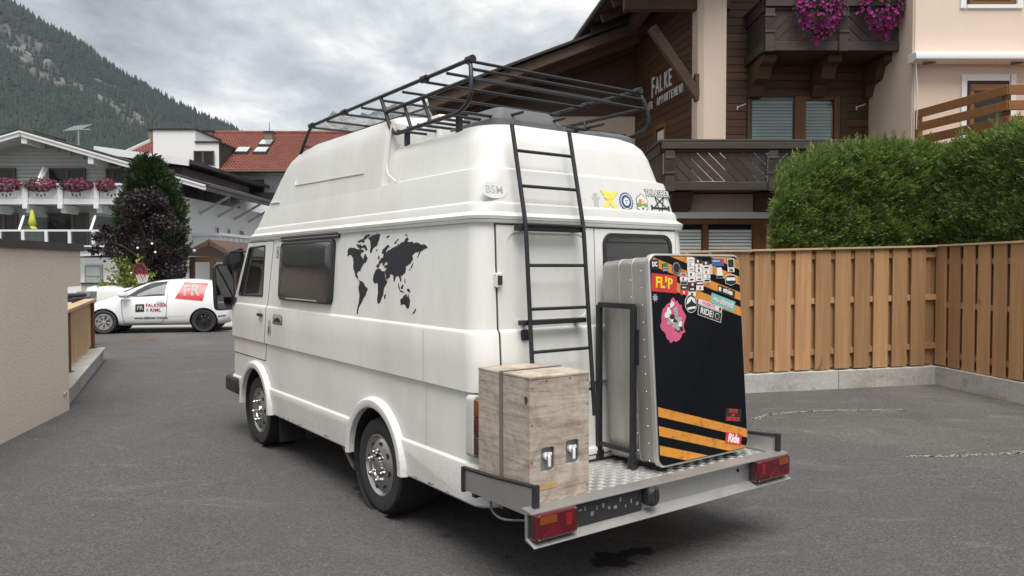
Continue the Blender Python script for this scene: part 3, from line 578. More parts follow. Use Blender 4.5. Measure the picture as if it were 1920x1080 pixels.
# ================================================================ markings on the van
MAP = {'na':[(1.65,1.75),(1.639,1.765),(1.604,1.769),(1.545,1.764),(1.509,1.759),(1.473,1.753),(1.43,1.752),(1.402,1.748),(1.388,1.736),(1.43,1.727),(1.438,1.712),(1.412,1.697),(1.401,1.682),(1.384,1.697),(1.381,1.712),(1.36,1.72),(1.343,1.702),(1.326,1.687),(1.347,1.678),(1.326,1.675),(1.351,1.663),(1.382,1.654),(1.403,1.636),(1.417,1.624),(1.432,1.609),(1.425,1.593),(1.439,1.602),(1.468,1.599),(1.482,1.584),(1.475,1.569),(1.457,1.566),(1.468,1.559),(1.447,1.541),(1.423,1.532),(1.433,1.529),(1.468,1.552),(1.504,1.565),(1.518,1.593),(1.54,1.614),(1.551,1.639),(1.548,1.67),(1.565,1.698),(1.59,1.714),(1.62,1.718),(1.643,1.705),(1.658,1.718),(1.645,1.727),(1.66,1.739)],'ca1':[(1.516,1.784),(1.494,1.793),(1.472,1.783),(1.451,1.789),(1.43,1.776),(1.394,1.784),(1.36,1.775),(1.336,1.75),(1.36,1.742),(1.388,1.76),(1.416,1.764),(1.444,1.755),(1.487,1.765)],'ca2':[(1.501,1.808),(1.458,1.816),(1.422,1.822),(1.38,1.808),(1.401,1.797),(1.443,1.804),(1.479,1.799)],'ca3':[(1.415,1.824),(1.387,1.842),(1.338,1.852),(1.3,1.848),(1.318,1.837),(1.359,1.823),(1.387,1.815)],'gl':[(1.331,1.822),(1.311,1.833),(1.257,1.846),(1.203,1.853),(1.171,1.849),(1.149,1.842),(1.164,1.832),(1.167,1.811),(1.184,1.794),(1.194,1.774),(1.231,1.76),(1.258,1.749),(1.274,1.725),(1.288,1.724),(1.298,1.743),(1.287,1.77),(1.298,1.794),(1.304,1.809)],'ic':[(1.211,1.745),(1.194,1.749),(1.181,1.743),(1.198,1.736)],'sa':[(1.433,1.529),(1.419,1.536),(1.395,1.533),(1.363,1.521),(1.349,1.506),(1.304,1.488),(1.304,1.474),(1.322,1.456),(1.327,1.438),(1.354,1.422),(1.378,1.394),(1.407,1.371),(1.424,1.349),(1.433,1.324),(1.431,1.309),(1.454,1.311),(1.452,1.336),(1.439,1.367),(1.427,1.401),(1.421,1.438),(1.437,1.462),(1.448,1.489),(1.437,1.511)],'af':[(1.189,1.615),(1.147,1.623),(1.128,1.616),(1.102,1.604),(1.067,1.605),(1.058,1.581),(1.039,1.544),(1.017,1.539),(1.033,1.518),(1.059,1.498),(1.065,1.472),(1.068,1.451),(1.089,1.431),(1.098,1.41),(1.12,1.395),(1.14,1.392),(1.148,1.411),(1.149,1.437),(1.142,1.464),(1.15,1.496),(1.152,1.522),(1.174,1.525),(1.204,1.522),(1.227,1.544),(1.226,1.568),(1.206,1.595)],'mad':[(1.053,1.449),(1.034,1.458),(1.028,1.453),(1.041,1.426),(1.053,1.425)],'eu':[(1.182,1.627),(1.186,1.645),(1.156,1.649),(1.159,1.668),(1.133,1.68),(1.127,1.688),(1.095,1.694),(1.076,1.708),(1.063,1.716),(1.038,1.736),(1.013,1.741),(0.982,1.752),(0.939,1.76),(0.909,1.762),(0.9,1.781),(0.876,1.77),(0.855,1.786),(0.82,1.79),(0.808,1.804),(0.779,1.813),(0.76,1.802),(0.779,1.789),(0.745,1.786),(0.717,1.787),(0.7,1.778),(0.661,1.781),(0.623,1.772),(0.596,1.766),(0.575,1.766),(0.548,1.761),(0.524,1.747),(0.543,1.741),(0.57,1.736),(0.596,1.726),(0.609,1.724),(0.624,1.702),(0.64,1.684),(0.642,1.695),(0.629,1.713),(0.618,1.729),(0.651,1.72),(0.684,1.714),(0.709,1.701),(0.701,1.69),(0.696,1.674),(0.718,1.657),(0.758,1.641),(0.784,1.633),(0.775,1.619),(0.784,1.597),(0.816,1.581),(0.843,1.575),(0.831,1.558),(0.834,1.539),(0.848,1.544),(0.855,1.563),(0.871,1.572),(0.878,1.577),(0.898,1.574),(0.911,1.56),(0.92,1.535),(0.931,1.543),(0.938,1.574),(0.953,1.581),(0.983,1.585),(1.004,1.596),(1.014,1.604),(0.983,1.576),(0.99,1.565),(1.029,1.547),(1.045,1.57),(1.062,1.601),(1.041,1.622),(1.045,1.627),(1.076,1.627),(1.07,1.642),(1.038,1.644),(1.023,1.656),(1.051,1.665),(1.076,1.645),(1.095,1.639),(1.104,1.659),(1.127,1.656),(1.14,1.645),(1.153,1.627)],'sc':[(1.12,1.72),(1.114,1.737),(1.081,1.757),(1.056,1.771),(1.025,1.771),(1.003,1.755),(1.037,1.753),(1.056,1.736),(1.065,1.719),(1.086,1.694),(1.099,1.697),(1.091,1.714),(1.107,1.717)],'uk':[(1.176,1.683),(1.168,1.703),(1.158,1.709),(1.15,1.694),(1.146,1.683)],'nz1':[(0.951,1.78),(0.932,1.796),(0.896,1.809),(0.893,1.805),(0.92,1.793),(0.936,1.778)],'sv':[(1.068,1.826),(1.049,1.831),(1.022,1.833),(1.037,1.822),(1.056,1.817)],'tm':[(0.808,1.834),(0.796,1.838),(0.779,1.822),(0.791,1.82)],'jp':[(0.743,1.612),(0.718,1.623),(0.707,1.641),(0.693,1.657),(0.69,1.647),(0.701,1.628),(0.724,1.614)],'in1':[(0.869,1.533),(0.857,1.516),(0.84,1.491),(0.852,1.491),(0.867,1.51)],'in2':[(0.832,1.506),(0.811,1.523),(0.799,1.517),(0.808,1.495),(0.827,1.495)],'in3':[(0.844,1.486),(0.782,1.476),(0.785,1.472),(0.846,1.48)],'in4':[(0.755,1.499),(0.719,1.494),(0.703,1.473),(0.725,1.478),(0.748,1.488)],'ph':[(0.789,1.561),(0.778,1.553),(0.774,1.529),(0.785,1.534)],'au':[(0.829,1.428),(0.8,1.44),(0.782,1.457),(0.759,1.466),(0.751,1.463),(0.754,1.452),(0.74,1.447),(0.729,1.467),(0.72,1.443),(0.703,1.421),(0.709,1.397),(0.72,1.38),(0.741,1.377),(0.756,1.387),(0.768,1.4),(0.794,1.403),(0.826,1.39),(0.823,1.406),(0.832,1.417)],'nzl':[(0.667,1.347),(0.648,1.364),(0.637,1.38),(0.626,1.379),(0.634,1.362),(0.654,1.348)]}
def world_map():
    rg = random.Random(5); b = MB()
    def rough_edge(p):
        out = []
        for i in range(len(p)):
            a = Vector(p[i]); c = Vector(p[(i + 1) % len(p)]); out.append(tuple(a)); L = (c - a).length; k = int(L / .014)
            nrm = Vector((-(c - a).y, (c - a).x)); 
            if nrm.length > 0: nrm.normalize()
            for j in range(1, k + 1):
                q = a.lerp(c, j / (k + 1)) + nrm * rg.uniform(-.0035, .0035); out.append(tuple(q))
        return out
    for k, p in MAP.items():
        q = rough_edge(p)
        b.loft([[(so(z) - .0004, u, z) for u, z in q], [(so(z) - .0016, u, z) for u, z in q]])
    return b.build('world_map', MT['map_vinyl'], body)
world_map()
SM = lambda u, z, k=.0015: frame((so(z) - k, u, z), (0, -1, 0), (.066, 0, 1))      # flank frame
def flank_stickers():
    d = decal('sticker', rrect(-.115, .115, -.045, .045, .004), MT['print_black'], body, SM(2.99, 1.19, .001))
    M = SM(2.99, 1.19, .001)
    decal('sticker_print', rrect(-.10, .10, -.036, .038, .003), MT['print_grey'], body, M, .0008)
    decal('sticker_print', [(.09 * math.cos(R(180 * k / 10)), -.030 + .040 * math.sin(R(180 * k / 10))) for k in range(11)], MT['print_black'], body, M, .0016)
    text('sticker_print', 'THUNDER', .024, MT['print_black'], body, M @ Matrix.Translation((0, .022, .0018)), sx=.85, off=.0005) if 0 else None
    decal('sticker', rrect(-.035, .035, -.085, .085, .01), MT['print_grey'], body, SM(3.20, 1.13, .001))
    decal('sticker_print', rrect(-.013, .013, -.075, -.02, .006), MT['print_black'], body, SM(3.20, 1.13, .001), .0008)
    decal('sticker_print', rrect(-.012, .012, .03, .07, .008), MT['print_black'], body, SM(3.20, 1.13, .001), .0008)
    for k in (0, 1):
        M = SM(3.10, 1.78 - k * .05, .001); n = 16
        decal('sticker', [(.035 * math.cos(2 * math.pi * i / n), .026 * math.sin(2 * math.pi * i / n)) for i in range(n)], MT['print_black'], body, M)
        decal('sticker_print', [(.024 * math.cos(2 * math.pi * i / n), .018 * math.sin(2 * math.pi * i / n)) for i in range(n)], MT['van_paint'], body, M, .0008)
        decal('sticker_print', rrect(-.003, .003, -.014, .014, .001), MT['print_black'], body, M, .0016)
flank_stickers()
RF = lambda v, z, rot=0: frame((v, rrl(z) - .001, z), (1, 0, 0), (0, .18, 1)) @ Matrix.Rotation(rot, 4, 'Z')
def circ(r, n=20, sy=1.0): return [(r * math.cos(2 * math.pi * i / n), sy * r * math.sin(2 * math.pi * i / n)) for i in range(n)]
def roof_stickers():
    P = roof
    simple('faded_white', (.68, .68, .67), .6, var=.12, scale=60); simple('faded_grey', (.46, .46, .45), .6, var=.25, scale=60)
    M = RF(.18, 2.055); decal('sticker', circ(.088, 28, .55), MT['faded_white'], P, M); text('sticker_print', 'BSM', .062, MT['faded_grey'], P, M @ Matrix.Translation((0, .0, .001)), off=.001, sx=1.1)
    # faded bear outline
    M = RF(.93, 2.035); g = MT['faded_grey']
    decal('sticker', [(-.018, -.05), (-.006, -.05), (-.003, -.025), (.003, -.025), (.006, -.05), (.018, -.05), (.018, .0), (.034, .018), (.028, .026), (.014, .016), (.014, .03), (.019, .042), (.012, .046), (-.012, .046), (-.019, .042), (-.014, .03), (-.014, .016), (-.028, .026), (-.034, .018), (-.018, .0)], g, P, M)
    M = RF(1.045, 2.04); y = MT['print_lime']
    for sg in (-1, 1): decal('sticker', [(-.058 * sg - .016, .062), (-.058 * sg + .022, .062), (.058 * sg + .016, -.062), (.058 * sg - .022, -.062)], y, P, M, .0 if sg < 0 else .0008)
    decal('sticker', rrect(-.045, .03, .01, .05, .012), y, P, M, .0016)
    M = RF(1.185, 2.04); decal('sticker', [((.062 if i % 2 else .055) * math.cos(2 * math.pi * i / 40), (.062 if i % 2 else .055) * math.sin(2 * math.pi * i / 40)) for i in range(40)], MT['print_navy'], P, M)
    decal('sticker_print', circ(.049, 24), MT['print_white'], P, M, .0008); decal('sticker_print', circ(.043, 24), MT['print_navy'], P, M, .0016); decal('sticker_print', circ(.026, 20), MT['print_white'], P, M, .0024)
    for x, yy in ((-.007, .005), (.008, .006), (0, -.009)): decal('sticker_print', [(x + a, yy + b) for a, b in circ(.005, 8)], MT['print_navy'], P, M, .0032)
    M = RF(1.325, 2.035); hx = lambda r: [(r * .88 * math.sin(2 * math.pi * i / 6), r * math.cos(2 * math.pi * i / 6)) for i in range(6)]
    decal('sticker', hx(.066), MT['print_black'], P, M); decal('sticker_print', hx(.060), MT['print_white'], P, M, .0008)
    decal('sticker_print', [(-.048, -.024), (.048, -.024), (.048, .004), (.0, -.004), (-.048, .006)], MT['print_leafgreen'], P, M, .0016); decal('sticker_print', rrect(-.03, -.002, -.002, .028, .003), MT['print_orange'], P, M, .0018); decal('sticker_print', rrect(.004, .026, -.002, .022, .003), MT['print_tan'], P, M, .0018)
    decal('sticker_print', circ(.017, 16), MT['print_white'], P, M @ Matrix.Translation((0, -.034, .0025))); decal('sticker_print', circ(.008, 10), MT['print_black'], P, M @ Matrix.Translation((0, -.034, .0035)))
    M = RF(1.475, 2.105); text('sticker', 'THRASHER', .058, MT['print_black'], P, M @ Matrix.Translation((0, 0, 0)), sx=.80, off=.0045); text('sticker_print', 'THRASHER', .058, MT['print_white'], P, M @ Matrix.Translation((0, 0, .0012)), sx=.80, off=.0005)
    M = RF(1.49, 2.03); star = [(.068 * math.sin(2 * math.pi * i * 2 / 5 + math.pi), .072 * math.cos(2 * math.pi * i * 2 / 5 + math.pi)) for i in range(5)]
    for i in range(5):
        a = Vector(star[i]); b = Vector(star[(i + 1) % 5]); n = Vector((-(b - a).y, (b - a).x)).normalized() * .0038
        decal('sticker_print', [tuple(a - n), tuple(b - n), tuple(b + n), tuple(a + n)], MT['print_black'], P, M, .0004 * i)
    for s in (-1, 1): decal('sticker_print', [(x + s * .078, y) for x, y in rrect(-.008, .008, -.034, .0, .004)], MT['print_black'], P, M)
    decal('sticker_print', rrect(-.078, .078, -.020, -.013, .002), MT['print_black'], P, M, .0022)
roof_stickers()
# ================================================================ rear platform
def platform():
    AL = MT['aluminium']; BS = MT['black_steel']; u0, u1 = -.64, -.105; z = .49
    fr_ = MB()
    for v in (.25, W - .25): fr_.box(v - .03, v + .03, u0, .5, .39, .455)
    fr_.box(-.04, W + .04, u1 - .005, u1 + .03, .42, .50); fr_.box(-.04, W + .04, u0 + .008, u0 + .05, .36, .47)
    pf = fr_.build('rear_platform', BS, van, bevel=.004)
    MB().box(-.035, W + .035, u0 + .006, u1 - .008, .472, z).build('deck_plate', MT['tread_alu'], pf)
    b = MB(); s = .044; ni = int((W + .06) / s); nj = int((u1 - u0 - .03) / s)         # five-bar tread
    for i in range(ni):
        for j in range(nj):
            cx = -.025 + (i + .5) * s; cy = u0 + .02 + (j + .5) * s; d = (i + j) % 2
            for k in range(5):
                t = (k - 2) * s * .19; L = s * .43; wd = .0028
                ax, ay = (1, 0) if d else (0, 1); px, py = -ay, ax; ox, oy = cx + px * t, cy + py * t
                v_ = [(ox - ax * L, oy - ay * L, z - .0005), (ox - px * wd, oy - py * wd, z - .0005), (ox + ax * L, oy + ay * L, z - .0005), (ox + px * wd, oy + py * wd, z - .0005), (ox - ax * L * .7, oy - ay * L * .7, z + .003), (ox + ax * L * .7, oy + ay * L * .7, z + .003)]
                b.add(v_, [(0, 1, 4), (1, 2, 5), (1, 5, 4), (2, 3, 5), (3, 0, 4), (3, 4, 5)])
    b.build('tread_pattern', MT['tread_alu'], pf, kind='stuff')
    for s_ in (0, 1):
        X = (lambda v: v) if s_ == 0 else (lambda v: W - v)
        q = MB(); q.loft([[(X(-.05 - k), y, zz) for y, zz in ((-.03, .45), (u0 - .0, .455), (u0 - .0, .60), (-.03, .565))] for k in (0, .006)]); sp = q.build('side_panel', AL, pf)
        q = MB(); q.tube([(X(-.053), -.02, .566), (X(-.053), -.3, .578), (X(-.053), u0 + .01, .605)], .011, 6); q.bar((X(-.056), u0 - .004, .45), (X(-.056), u0 - .004, .615), .022, .03); q.bar((X(-.056), -.025, .44), (X(-.056), -.025, .572), .02, .024); q.build('edge_trim', MT['black_rubber'], sp)
        if s_: 
            q = MB(); q.box(W + .043, W + .0495, u0 + .02, -.05, .49, .58); q.build('inner_plate', MT['tread_alu'], sp)
    # rear beam, a folded aluminium channel
    pr = [(u0 + .03, .512), (u0 - .045, .506), (u0 - .047, .496), (u0 - .012, .490), (u0 - .010, .378), (u0 - .072, .350), (u0 - .070, .345), (u0 + .0, .366), (u0 + .004, .497), (u0 + .03, .505)]
    q = MB(); q.prism(pr, lambda y, zz: (-.115, y, zz), lambda y, zz: (W + .095, y, zz)); bm_ = q.build('rear_beam', AL, pf, bevel=.0015)
    def lamp(x0, x1, flip):
        y0 = u0 - .013; h = MB(); h.loft([[(x, y0 - k, zz) for x, zz in rrect(x0, x1, .372, .502, .012)] for k in (-.03, .03)]); o = h.build('tail_lamp', MT['black_plastic'], pf, smooth=30)
        h = MB(); h.loft([[(x, y0 - k, zz) for x, zz in rrect(x0 + i, x1 - i, .376 + i, .498 - i, .008)] for k, i in ((.028, 0), (.052, .001), (.058, .008))]); h.build('lens', MT['lamp_red'], o, smooth=30)
        w = x1 - x0; a, b_ = (x0 + .02, x0 + w * .48) if not flip else (x1 - w * .35, x1 - .02)
        h = MB(); h.loft([[(x, y0 - k, zz) for x, zz in rrect(a, b_, .450, .486, .005)] for k in (.056, .0605)]); h.build('indicator', MT['lamp_amber'], o)
        a = x0 + w * .70 if not flip else x0 + w * .12
        h = MB(); h.loft([[(x, y0 - k, zz) for x, zz in rrect(a, a + .035, .42, .478, .005)] for k in (.056, .0605)]); h.build('reversing_lens', MT['lamp_bright'], o)
        m = x0 + w * (.35 if not flip else .55)
        h = MB(); h.loft([[(x, y0 - k, zz) for x, zz in ((m - .06, .386), (m + .07, .386), (m + .01, .445))] for k in (.056, .060)]); h.build('reflector', simple('reflector', (.12, .006, .012), .3) if not flip else MT['reflector'], o)
        for x, zz in ((x0 + .018, .383), (x1 - .018, .383), (x0 + .018, .492), (x1 - .018, .492)):
            h = MB(); h.lathe([(.004, .056), (.004, .062), (.001, .063)], 8, (x, y0, zz), (0, -1, 0)); h.build('screw', MT['alloy_worn'], o)
    lamp(-.105, .148, False); lamp(W - .235, W + .085, True)
    h = MB(); h.loft([[(x, u0 - .012 - k, zz) for x, zz in rrect(.165, .625, .378, .492, .008)] for k in (0, .012)]); ph = h.build('plate_holder', MT['black_plastic'], pf, bevel=.002)
    rg = random.Random(2)
    for k in range(11):
        x = .19 + k * .039; w = rg.uniform(.006, .024); zz = rg.uniform(.40, .455)
        h = MB(); h.loft([[(a, u0 - .024 - q_, b_) for a, b_ in rrect(x, x + w, zz, zz + rg.choice((.006, .016, .022)), .002)] for q_ in (0, .0012)]); h.build('plate_stamp', MT['cab_trim'] if k % 3 else MT['grey_plastic'], ph)
    h = MB(); h.loft([[(x, u0 - .012 - k, zz) for x, zz in rrect(.635 + i, .715 - i, .395 + i, .497 - i, .03, 6)] for k, i in ((0, 0), (.045, .0), (.060, .012))]); h.build('plate_lamp', MT['black_rubber'], pf, smooth=35)
    h = MB(); h.lathe([(.010, 0), (.010, .006), (.004, .007), (.004, .002)], 12, (1.42, u0 - .010, .455), (0, -1, 0)); h.build('socket_hole', MT['chassis_black'], pf)
    MB().tube(fillet([(.12, -.02, .40), (-.0, -.20, .37), (-.03, -.33, .365), (.0, -.5, .40), (.05, -.55, .43)], .1), .006, 6).build('cable', MT['grey_plastic'], pf, smooth=60)
platform()
# ================================================================ things carried on the platform
VM = Matrix.Translation(VAN_O) @ Matrix.Rotation(VAN_A, 4, 'Z')
def vthing(name, loc, label, cat): o = empty(name, VM @ Vector(loc), VAN_A, label, cat); return o
def crate():
    c = vthing('plywood_crate', (-.022, -.555, .492), 'weathered plywood crate with two water taps strapped to the rear platform', 'crate'); PW = MT['plywood']
    w, d, h, t = .378, .44, .615, .015
    f = MB().box(0, w, 0, t, 0, h - t).build('panel', PW, c)
    cuts = []
    for x, z in ((.068, .150), (.225, .165)):
        q = MB(); q.loft([[(a, y, b) for a, b in rrect(x, x + .085, z, z + .115, .016)] for y in (-.1, .1)]); cuts.append(q.build('cut', PW, c))
    boolcut(f, cuts, None); bev(f, .002)
    MB().box(0, t, t + .001, d, 0, h - t).build('panel', PW, c, bevel=.002); MB().box(w - t, w, t + .001, d, 0, h - t).build('panel', PW, c, bevel=.002)
    MB().box(t, w - t, d - t, d - .001, 0, h - t).build('panel', PW, c)
    MB().box(0, w - .001, .055, d + .004, h - t + .001, h).build('lid', PW, c, bevel=.003); MB().box(-.002, w + .001, -.003, .048, h - t + .001, h - .001).build('lid', PW, c, bevel=.003)
    MB().box(t, w - t, t, d - t, .001, .012).build('base_board', PW, c)
    for x, z in ((.068, .150), (.225, .165)):
        q = MB(); q.loft([[(a, y, b) for a, b in rrect(x - .025, x + .11, z - .06, z + .18, .02)] for y in (.022, .35)]); k = q.build('water_canister', MT['grey_plastic'], c, smooth=30)
        q = MB(); q.lathe([(.018, 0), (.018, .018), (.010, .02), (.010, .028)], 14, (x + .042, .022, z + .070), (0, -1, 0)); q.tube(fillet([(x + .042, -.0, z + .076), (x + .042, -.012, z + .070), (x + .042, -.012, z + .025)], .015), .0075); q.box(x + .034, x + .058, -.012, -.004, z + .076, z + .09); q.build('tap', MT['white_plastic'], k, smooth=35)
    MB().box(.005, .165, -.0022, .001, .062, .092).build('tape', simple('tape', (.42, .27, .12), .6, var=.3, scale=20), c)
    q = MB(); q.tube([(-.004, .22, -.03), (-.004, .22, .3), (-.004, .222, h + .003), (.18, .225, h + .004), (w + .004, .228, h + .003), (w + .004, .23, .02)], .001); 
    s = MB()
    pth = [(-.006, .215, -.07), (-.004, .218, .3), (-.004, .22, h + .003), (w + .004, .225, h + .003), (w + .004, .23, .0)]
    s.loft([[(x, y, z), (x, y + .028, z), (x + (.0015 if i < 2 else 0), y + .028, z + (.0015 if 1 < i < 4 else 0)), (x + (.0015 if i < 2 else 0), y, z + (.0015 if 1 < i < 4 else 0))] for i, (x, y, z) in enumerate(pth)]); s.build('strap', MT['strap'], c)
    for x, z in [(.012, .03), (.012, .2), (.012, .38), (.012, .56), (w - .012, .04), (w - .012, .25), (w - .012, .45), (w - .012, .57), (.1, .59), (.25, .59)]:
        q = MB(); q.lathe([(.004, 0), (.004, .0012), (.0015, .0006)], 8, (x, 0, z), (0, -1, 0)); q.build('screw', MT['chassis_black'], c)
    kn = [(.022 * .6 * math.cos(a) * (1 + .2 * math.sin(3 * a)), .02 * math.sin(a)) for a in [2 * math.pi * i / 12 for i in range(12)]]
    decal('wood_knot', kn, simple('knot', (.09, .035, .02), .8, var=.4, scale=60), c, frame((-.0002, .03, .50), (0, -1, 0), (0, 0, 1)))
crate()
def case():
    lw, lh, dp = .785, 1.175, .40; tilt = -math.atan2(.08, 1.165)
    c = vthing('storage_case', (.87, -.55, .53), 'tall aluminium case with black lid covered in stickers on the rear platform', 'case')
    T = Matrix.Rotation(tilt, 4, 'X')
    AC = MT['alu_case']
    b = MB(); sec = lambda i, r: rrect(0 + i, lw - i, 0 + i, lh - i, r, 6)
    # ribbed shell
    ys = [(.036, .010), (.145, .010), (.147, .0075), (.153, .0075), (.155, .010), (.25, .010), (.252, .0075), (.258, .0075), (.26, .010), (.39, .012), (.40, .03)]
    b.loft([[T @ Vector((x, y, z)) for x, z in sec(i, .05)] for y, i in ys]); sh = b.build('case_shell', AC, c, smooth=28)
    b = MB(); b.loft([[T @ Vector((x, y, z)) for x, z in sec(i, .055)] for y, i in ((.034, .004), (.030, -.004), (.006, -.004), (.001, .002))]); lid = b.build('lid', MT['alu_edge'], c, smooth=28)
    b = MB(); b.loft([[T @ Vector((x, y, z)) for x, z in sec(i, .05)] for y, i in ((.004, .008), (-.002, .008), (-.0035, .011))]); b.build('lid_panel', MT['lid_black'], c, smooth=25)
    LM = T @ frame((0, -.0036, 0), (1, 0, 0), (0, 0, 1))
    inner = lambda poly: clip_poly(poly, .012, lw - .012, .012, lh - .012)
    OR = MT['stripe_orange']; sl = -.28
    def stripe_(b0, b1, name='stripe'):
        p = [(0, b0), (lw, b0 + sl * lw), (lw, b1 + sl * lw), (0, b1)]
        p = inner(p)
        # keep clear of the rounded corners
        cc = rrect(.012, lw - .012, .012, lh - .012, .045)
        if p: decal(name, convex_clip(p, cc), OR, lid, LM, 0, .0004)
    for b0, b1 in ((.285, .337), (.180, .233), (.074, .127), (1.02, 1.075), (1.115, 1.165), (1.21, 1.26), (1.305, 1.36)): stripe_(b0, b1)
    for k in range(24):
        z = .03 + k * .048
        q = MB(); q.lathe([(.0045, 0), (.003, .002), (.0005, .003)], 6, T @ Vector((.0085, .16 if k % 2 else .075, z)), (-1, 0, 0)); q.build('rivet', MT['alu_edge'], sh)
    S = lambda cx, cy, rot=0: LM @ Matrix.Translation((cx, cy, .0006)) @ Matrix.Rotation(rot, 4, 'Z')
    def quad(w, h): return [(-w / 2, -h / 2), (w / 2, -h / 2), (w / 2, h / 2), (-w / 2, h / 2)]
    def st(cx, cy, w, h, m, rot=0, poly=None, lift=0): return decal('sticker', poly or quad(w, h), MT[m], lid, S(cx, cy, rot), lift)
    def tx(s, size, m, cx, cy, rot=0, **k): return text('sticker_print', s, size, MT[m], lid, S(cx, cy, rot) @ Matrix.Translation((0, 0, .0016)), **k)
    a = -.087
    st(.108, 1.012, .205, .10, 'print_red', a); tx('FL P', .082, 'print_yellow', .104, 1.012, a, sx=.95, off=.003); st(.120, .998, .017, .017, 'print_green', a, circ(.0095, 14), .0014); st(.121, 1.034, .014, .034, 'print_yellow', a, None, .0014)
    st(.036, 1.118, .064, .054, 'print_black'); tx('DC', .034, 'print_white', .036, 1.118, 0, off=.002, sx=.8)
    st(.119, 1.10, .047, .046, 'print_black', .06); 
    for k in range(3): st(.119, 1.114 - k * .014, .04, .009, 'print_green' if k == 0 else 'print_grey', .06, None, .001)
    st(.212, 1.098, .07, .07, 'print_black', 0, circ(.036, 22)); st(.212, 1.098, .07, .07, 'print_grey', 0, circ(.031, 22), .0008); st(.212, 1.098, 0, 0, 'print_black', 0, circ(.027, 20), .0016); tx('S', .03, 'print_white', .212, 1.096)
    st(.029, .933, .05, .05, 'print_grey', 0, [((.027 if i % 2 else .012) * math.cos(2 * math.pi * i / 16), (.027 if i % 2 else .012) * math.sin(2 * math.pi * i / 16)) for i in range(16)])
    # plain pale-and-pink torn-paper patch in place of the artwork sticker
    rg = random.Random(11)
    n = 34; st(.168, .80, 0, 0, 'print_pink', 0, [((.098 + rg.uniform(-.014, .014)) * math.cos(2 * math.pi * i / n), (.120 + rg.uniform(-.014, .014)) * math.sin(2 * math.pi * i / n)) for i in range(n)])
    for k in range(26): st(.168 + rg.gauss(0, .032), .80 + rg.gauss(0, .042), 0, 0, rg.choice(('print_grey', 'print_white', 'print_black', 'print_white', 'print_grey')), rg.uniform(0, 3), [(rg.uniform(.006, .024) * math.cos(2 * math.pi * i / 9), rg.uniform(.008, .03) * math.sin(2 * math.pi * i / 9)) for i in range(9)], .0006 + k * .00004)
    st(.322, .893, 0, 0, 'print_white', 0, circ(.053, 26)); st(.322, .893, 0, 0, 'print_black', 0, circ(.049, 26), .0008); st(.322, .893, 0, 0, 'print_white', 0, [(-.042, -.004), (.042, -.004), (.03, .028), (.0, .042), (-.03, .028)], .0016); st(.322, .893, 0, 0, 'print_black', 0, [(-.044, -.006), (.044, -.006), (.012, .012), (.002, .028), (-.008, .012)], .0024); st(.322, .868, .07, .012, 'print_white', .1, None, .0024)
    a = -.27
    st(.49, .877, .215, .03, 'print_palepink', a); tx('NOIZBOYZ', .024, 'print_pink', .475, .881, a, sx=.95); st(.576, .852, 0, 0, 'print_maroon', a, circ(.011, 12), .0008)
    st(.481, .829, .22, .066, 'print_black', a, None, .001); 
    for w_, h_ in ((.21, .0025),): 
        for q in (-1, 1): st(.481 - math.sin(a) * .029 * q, .829 + math.cos(a) * .029 * q, w_, h_, 'print_white', a, None, .0018)
    for q in (-1, 1): st(.481 + math.cos(a) * .104 * q, .829 + math.sin(a) * .104 * q, .0025, .058, 'print_white', a, None, .0018)
    tx('RIDE', .05, 'print_white', .449, .838, a, off=.001); st(.508, .821, .003, .042, 'print_white', a, None, .0018); st(.545, .811, 0, 0, 'print_white', a, circ(.019, 20), .0018); st(.545, .811, 0, 0, 'print_black', a, circ(.0165, 20), .0024); tx('R', .022, 'print_white', .545, .811, a + math.pi)
    st(.606, .891, .222, .066, 'print_teal', a); tx('go-shred', .052, 'print_palepink', .606, .894, a, off=.001)
    st(.643, .958, .158, .040, 'print_black', a, None, .0012); tx('etnies', .042, 'print_white', .655, .957, a, off=.0015, sx=.9); tx('e', .044, 'print_white', .583, .976, a, off=.003)
    vp_ = [(-.056, .02), (-.03, .032), (.03, .032), (.056, .02), (.05, -.02), (.0, -.033), (-.05, -.02)]
    st(.689, 1.024, 0, 0, 'print_white', 0, vp_); st(.689, 1.024, 0, 0, 'print_black', 0, [(x * .93, y * .90) for x, y in vp_], .0008); st(.689, 1.031, .085, .019, 'print_white', 0, None, .0016); tx('VOLCOM', .016, 'print_black', .689, 1.031, 0, off=.0008)
    st(.695, 1.114, .070, .09, 'print_black'); st(.695, 1.114, .062, .082, 'print_white', 0, None, .0008); st(.695, 1.126, .052, .048, 'print_black', 0, None, .0016); tx('R', .056, 'print_white', .695, 1.126, 0, off=.001, sx=.9); tx('ide', .030, 'print_black', .695, 1.086, 0, off=.001)
    st(.575, 1.13, .113, .044, 'print_blue'); tx('MOUNTAIN', .013, 'print_white', .56, 1.137, 0, sx=.9); st(.612, 1.13, .022, .022, 'print_red', .6, None, .0008)
    st(.588, 1.066, 0, 0, 'print_white', 0, [(-.03, -.03), (.032, -.03), (.02, .034), (-.02, .034)]); st(.588, 1.045, .056, .014, 'print_black', 0, None, .0008)
    cols = ['print_white', 'print_black', 'print_white', 'print_white', 'print_grey', 'print_maroon', 'print_tan', 'print_white']
    rg = random.Random(4)
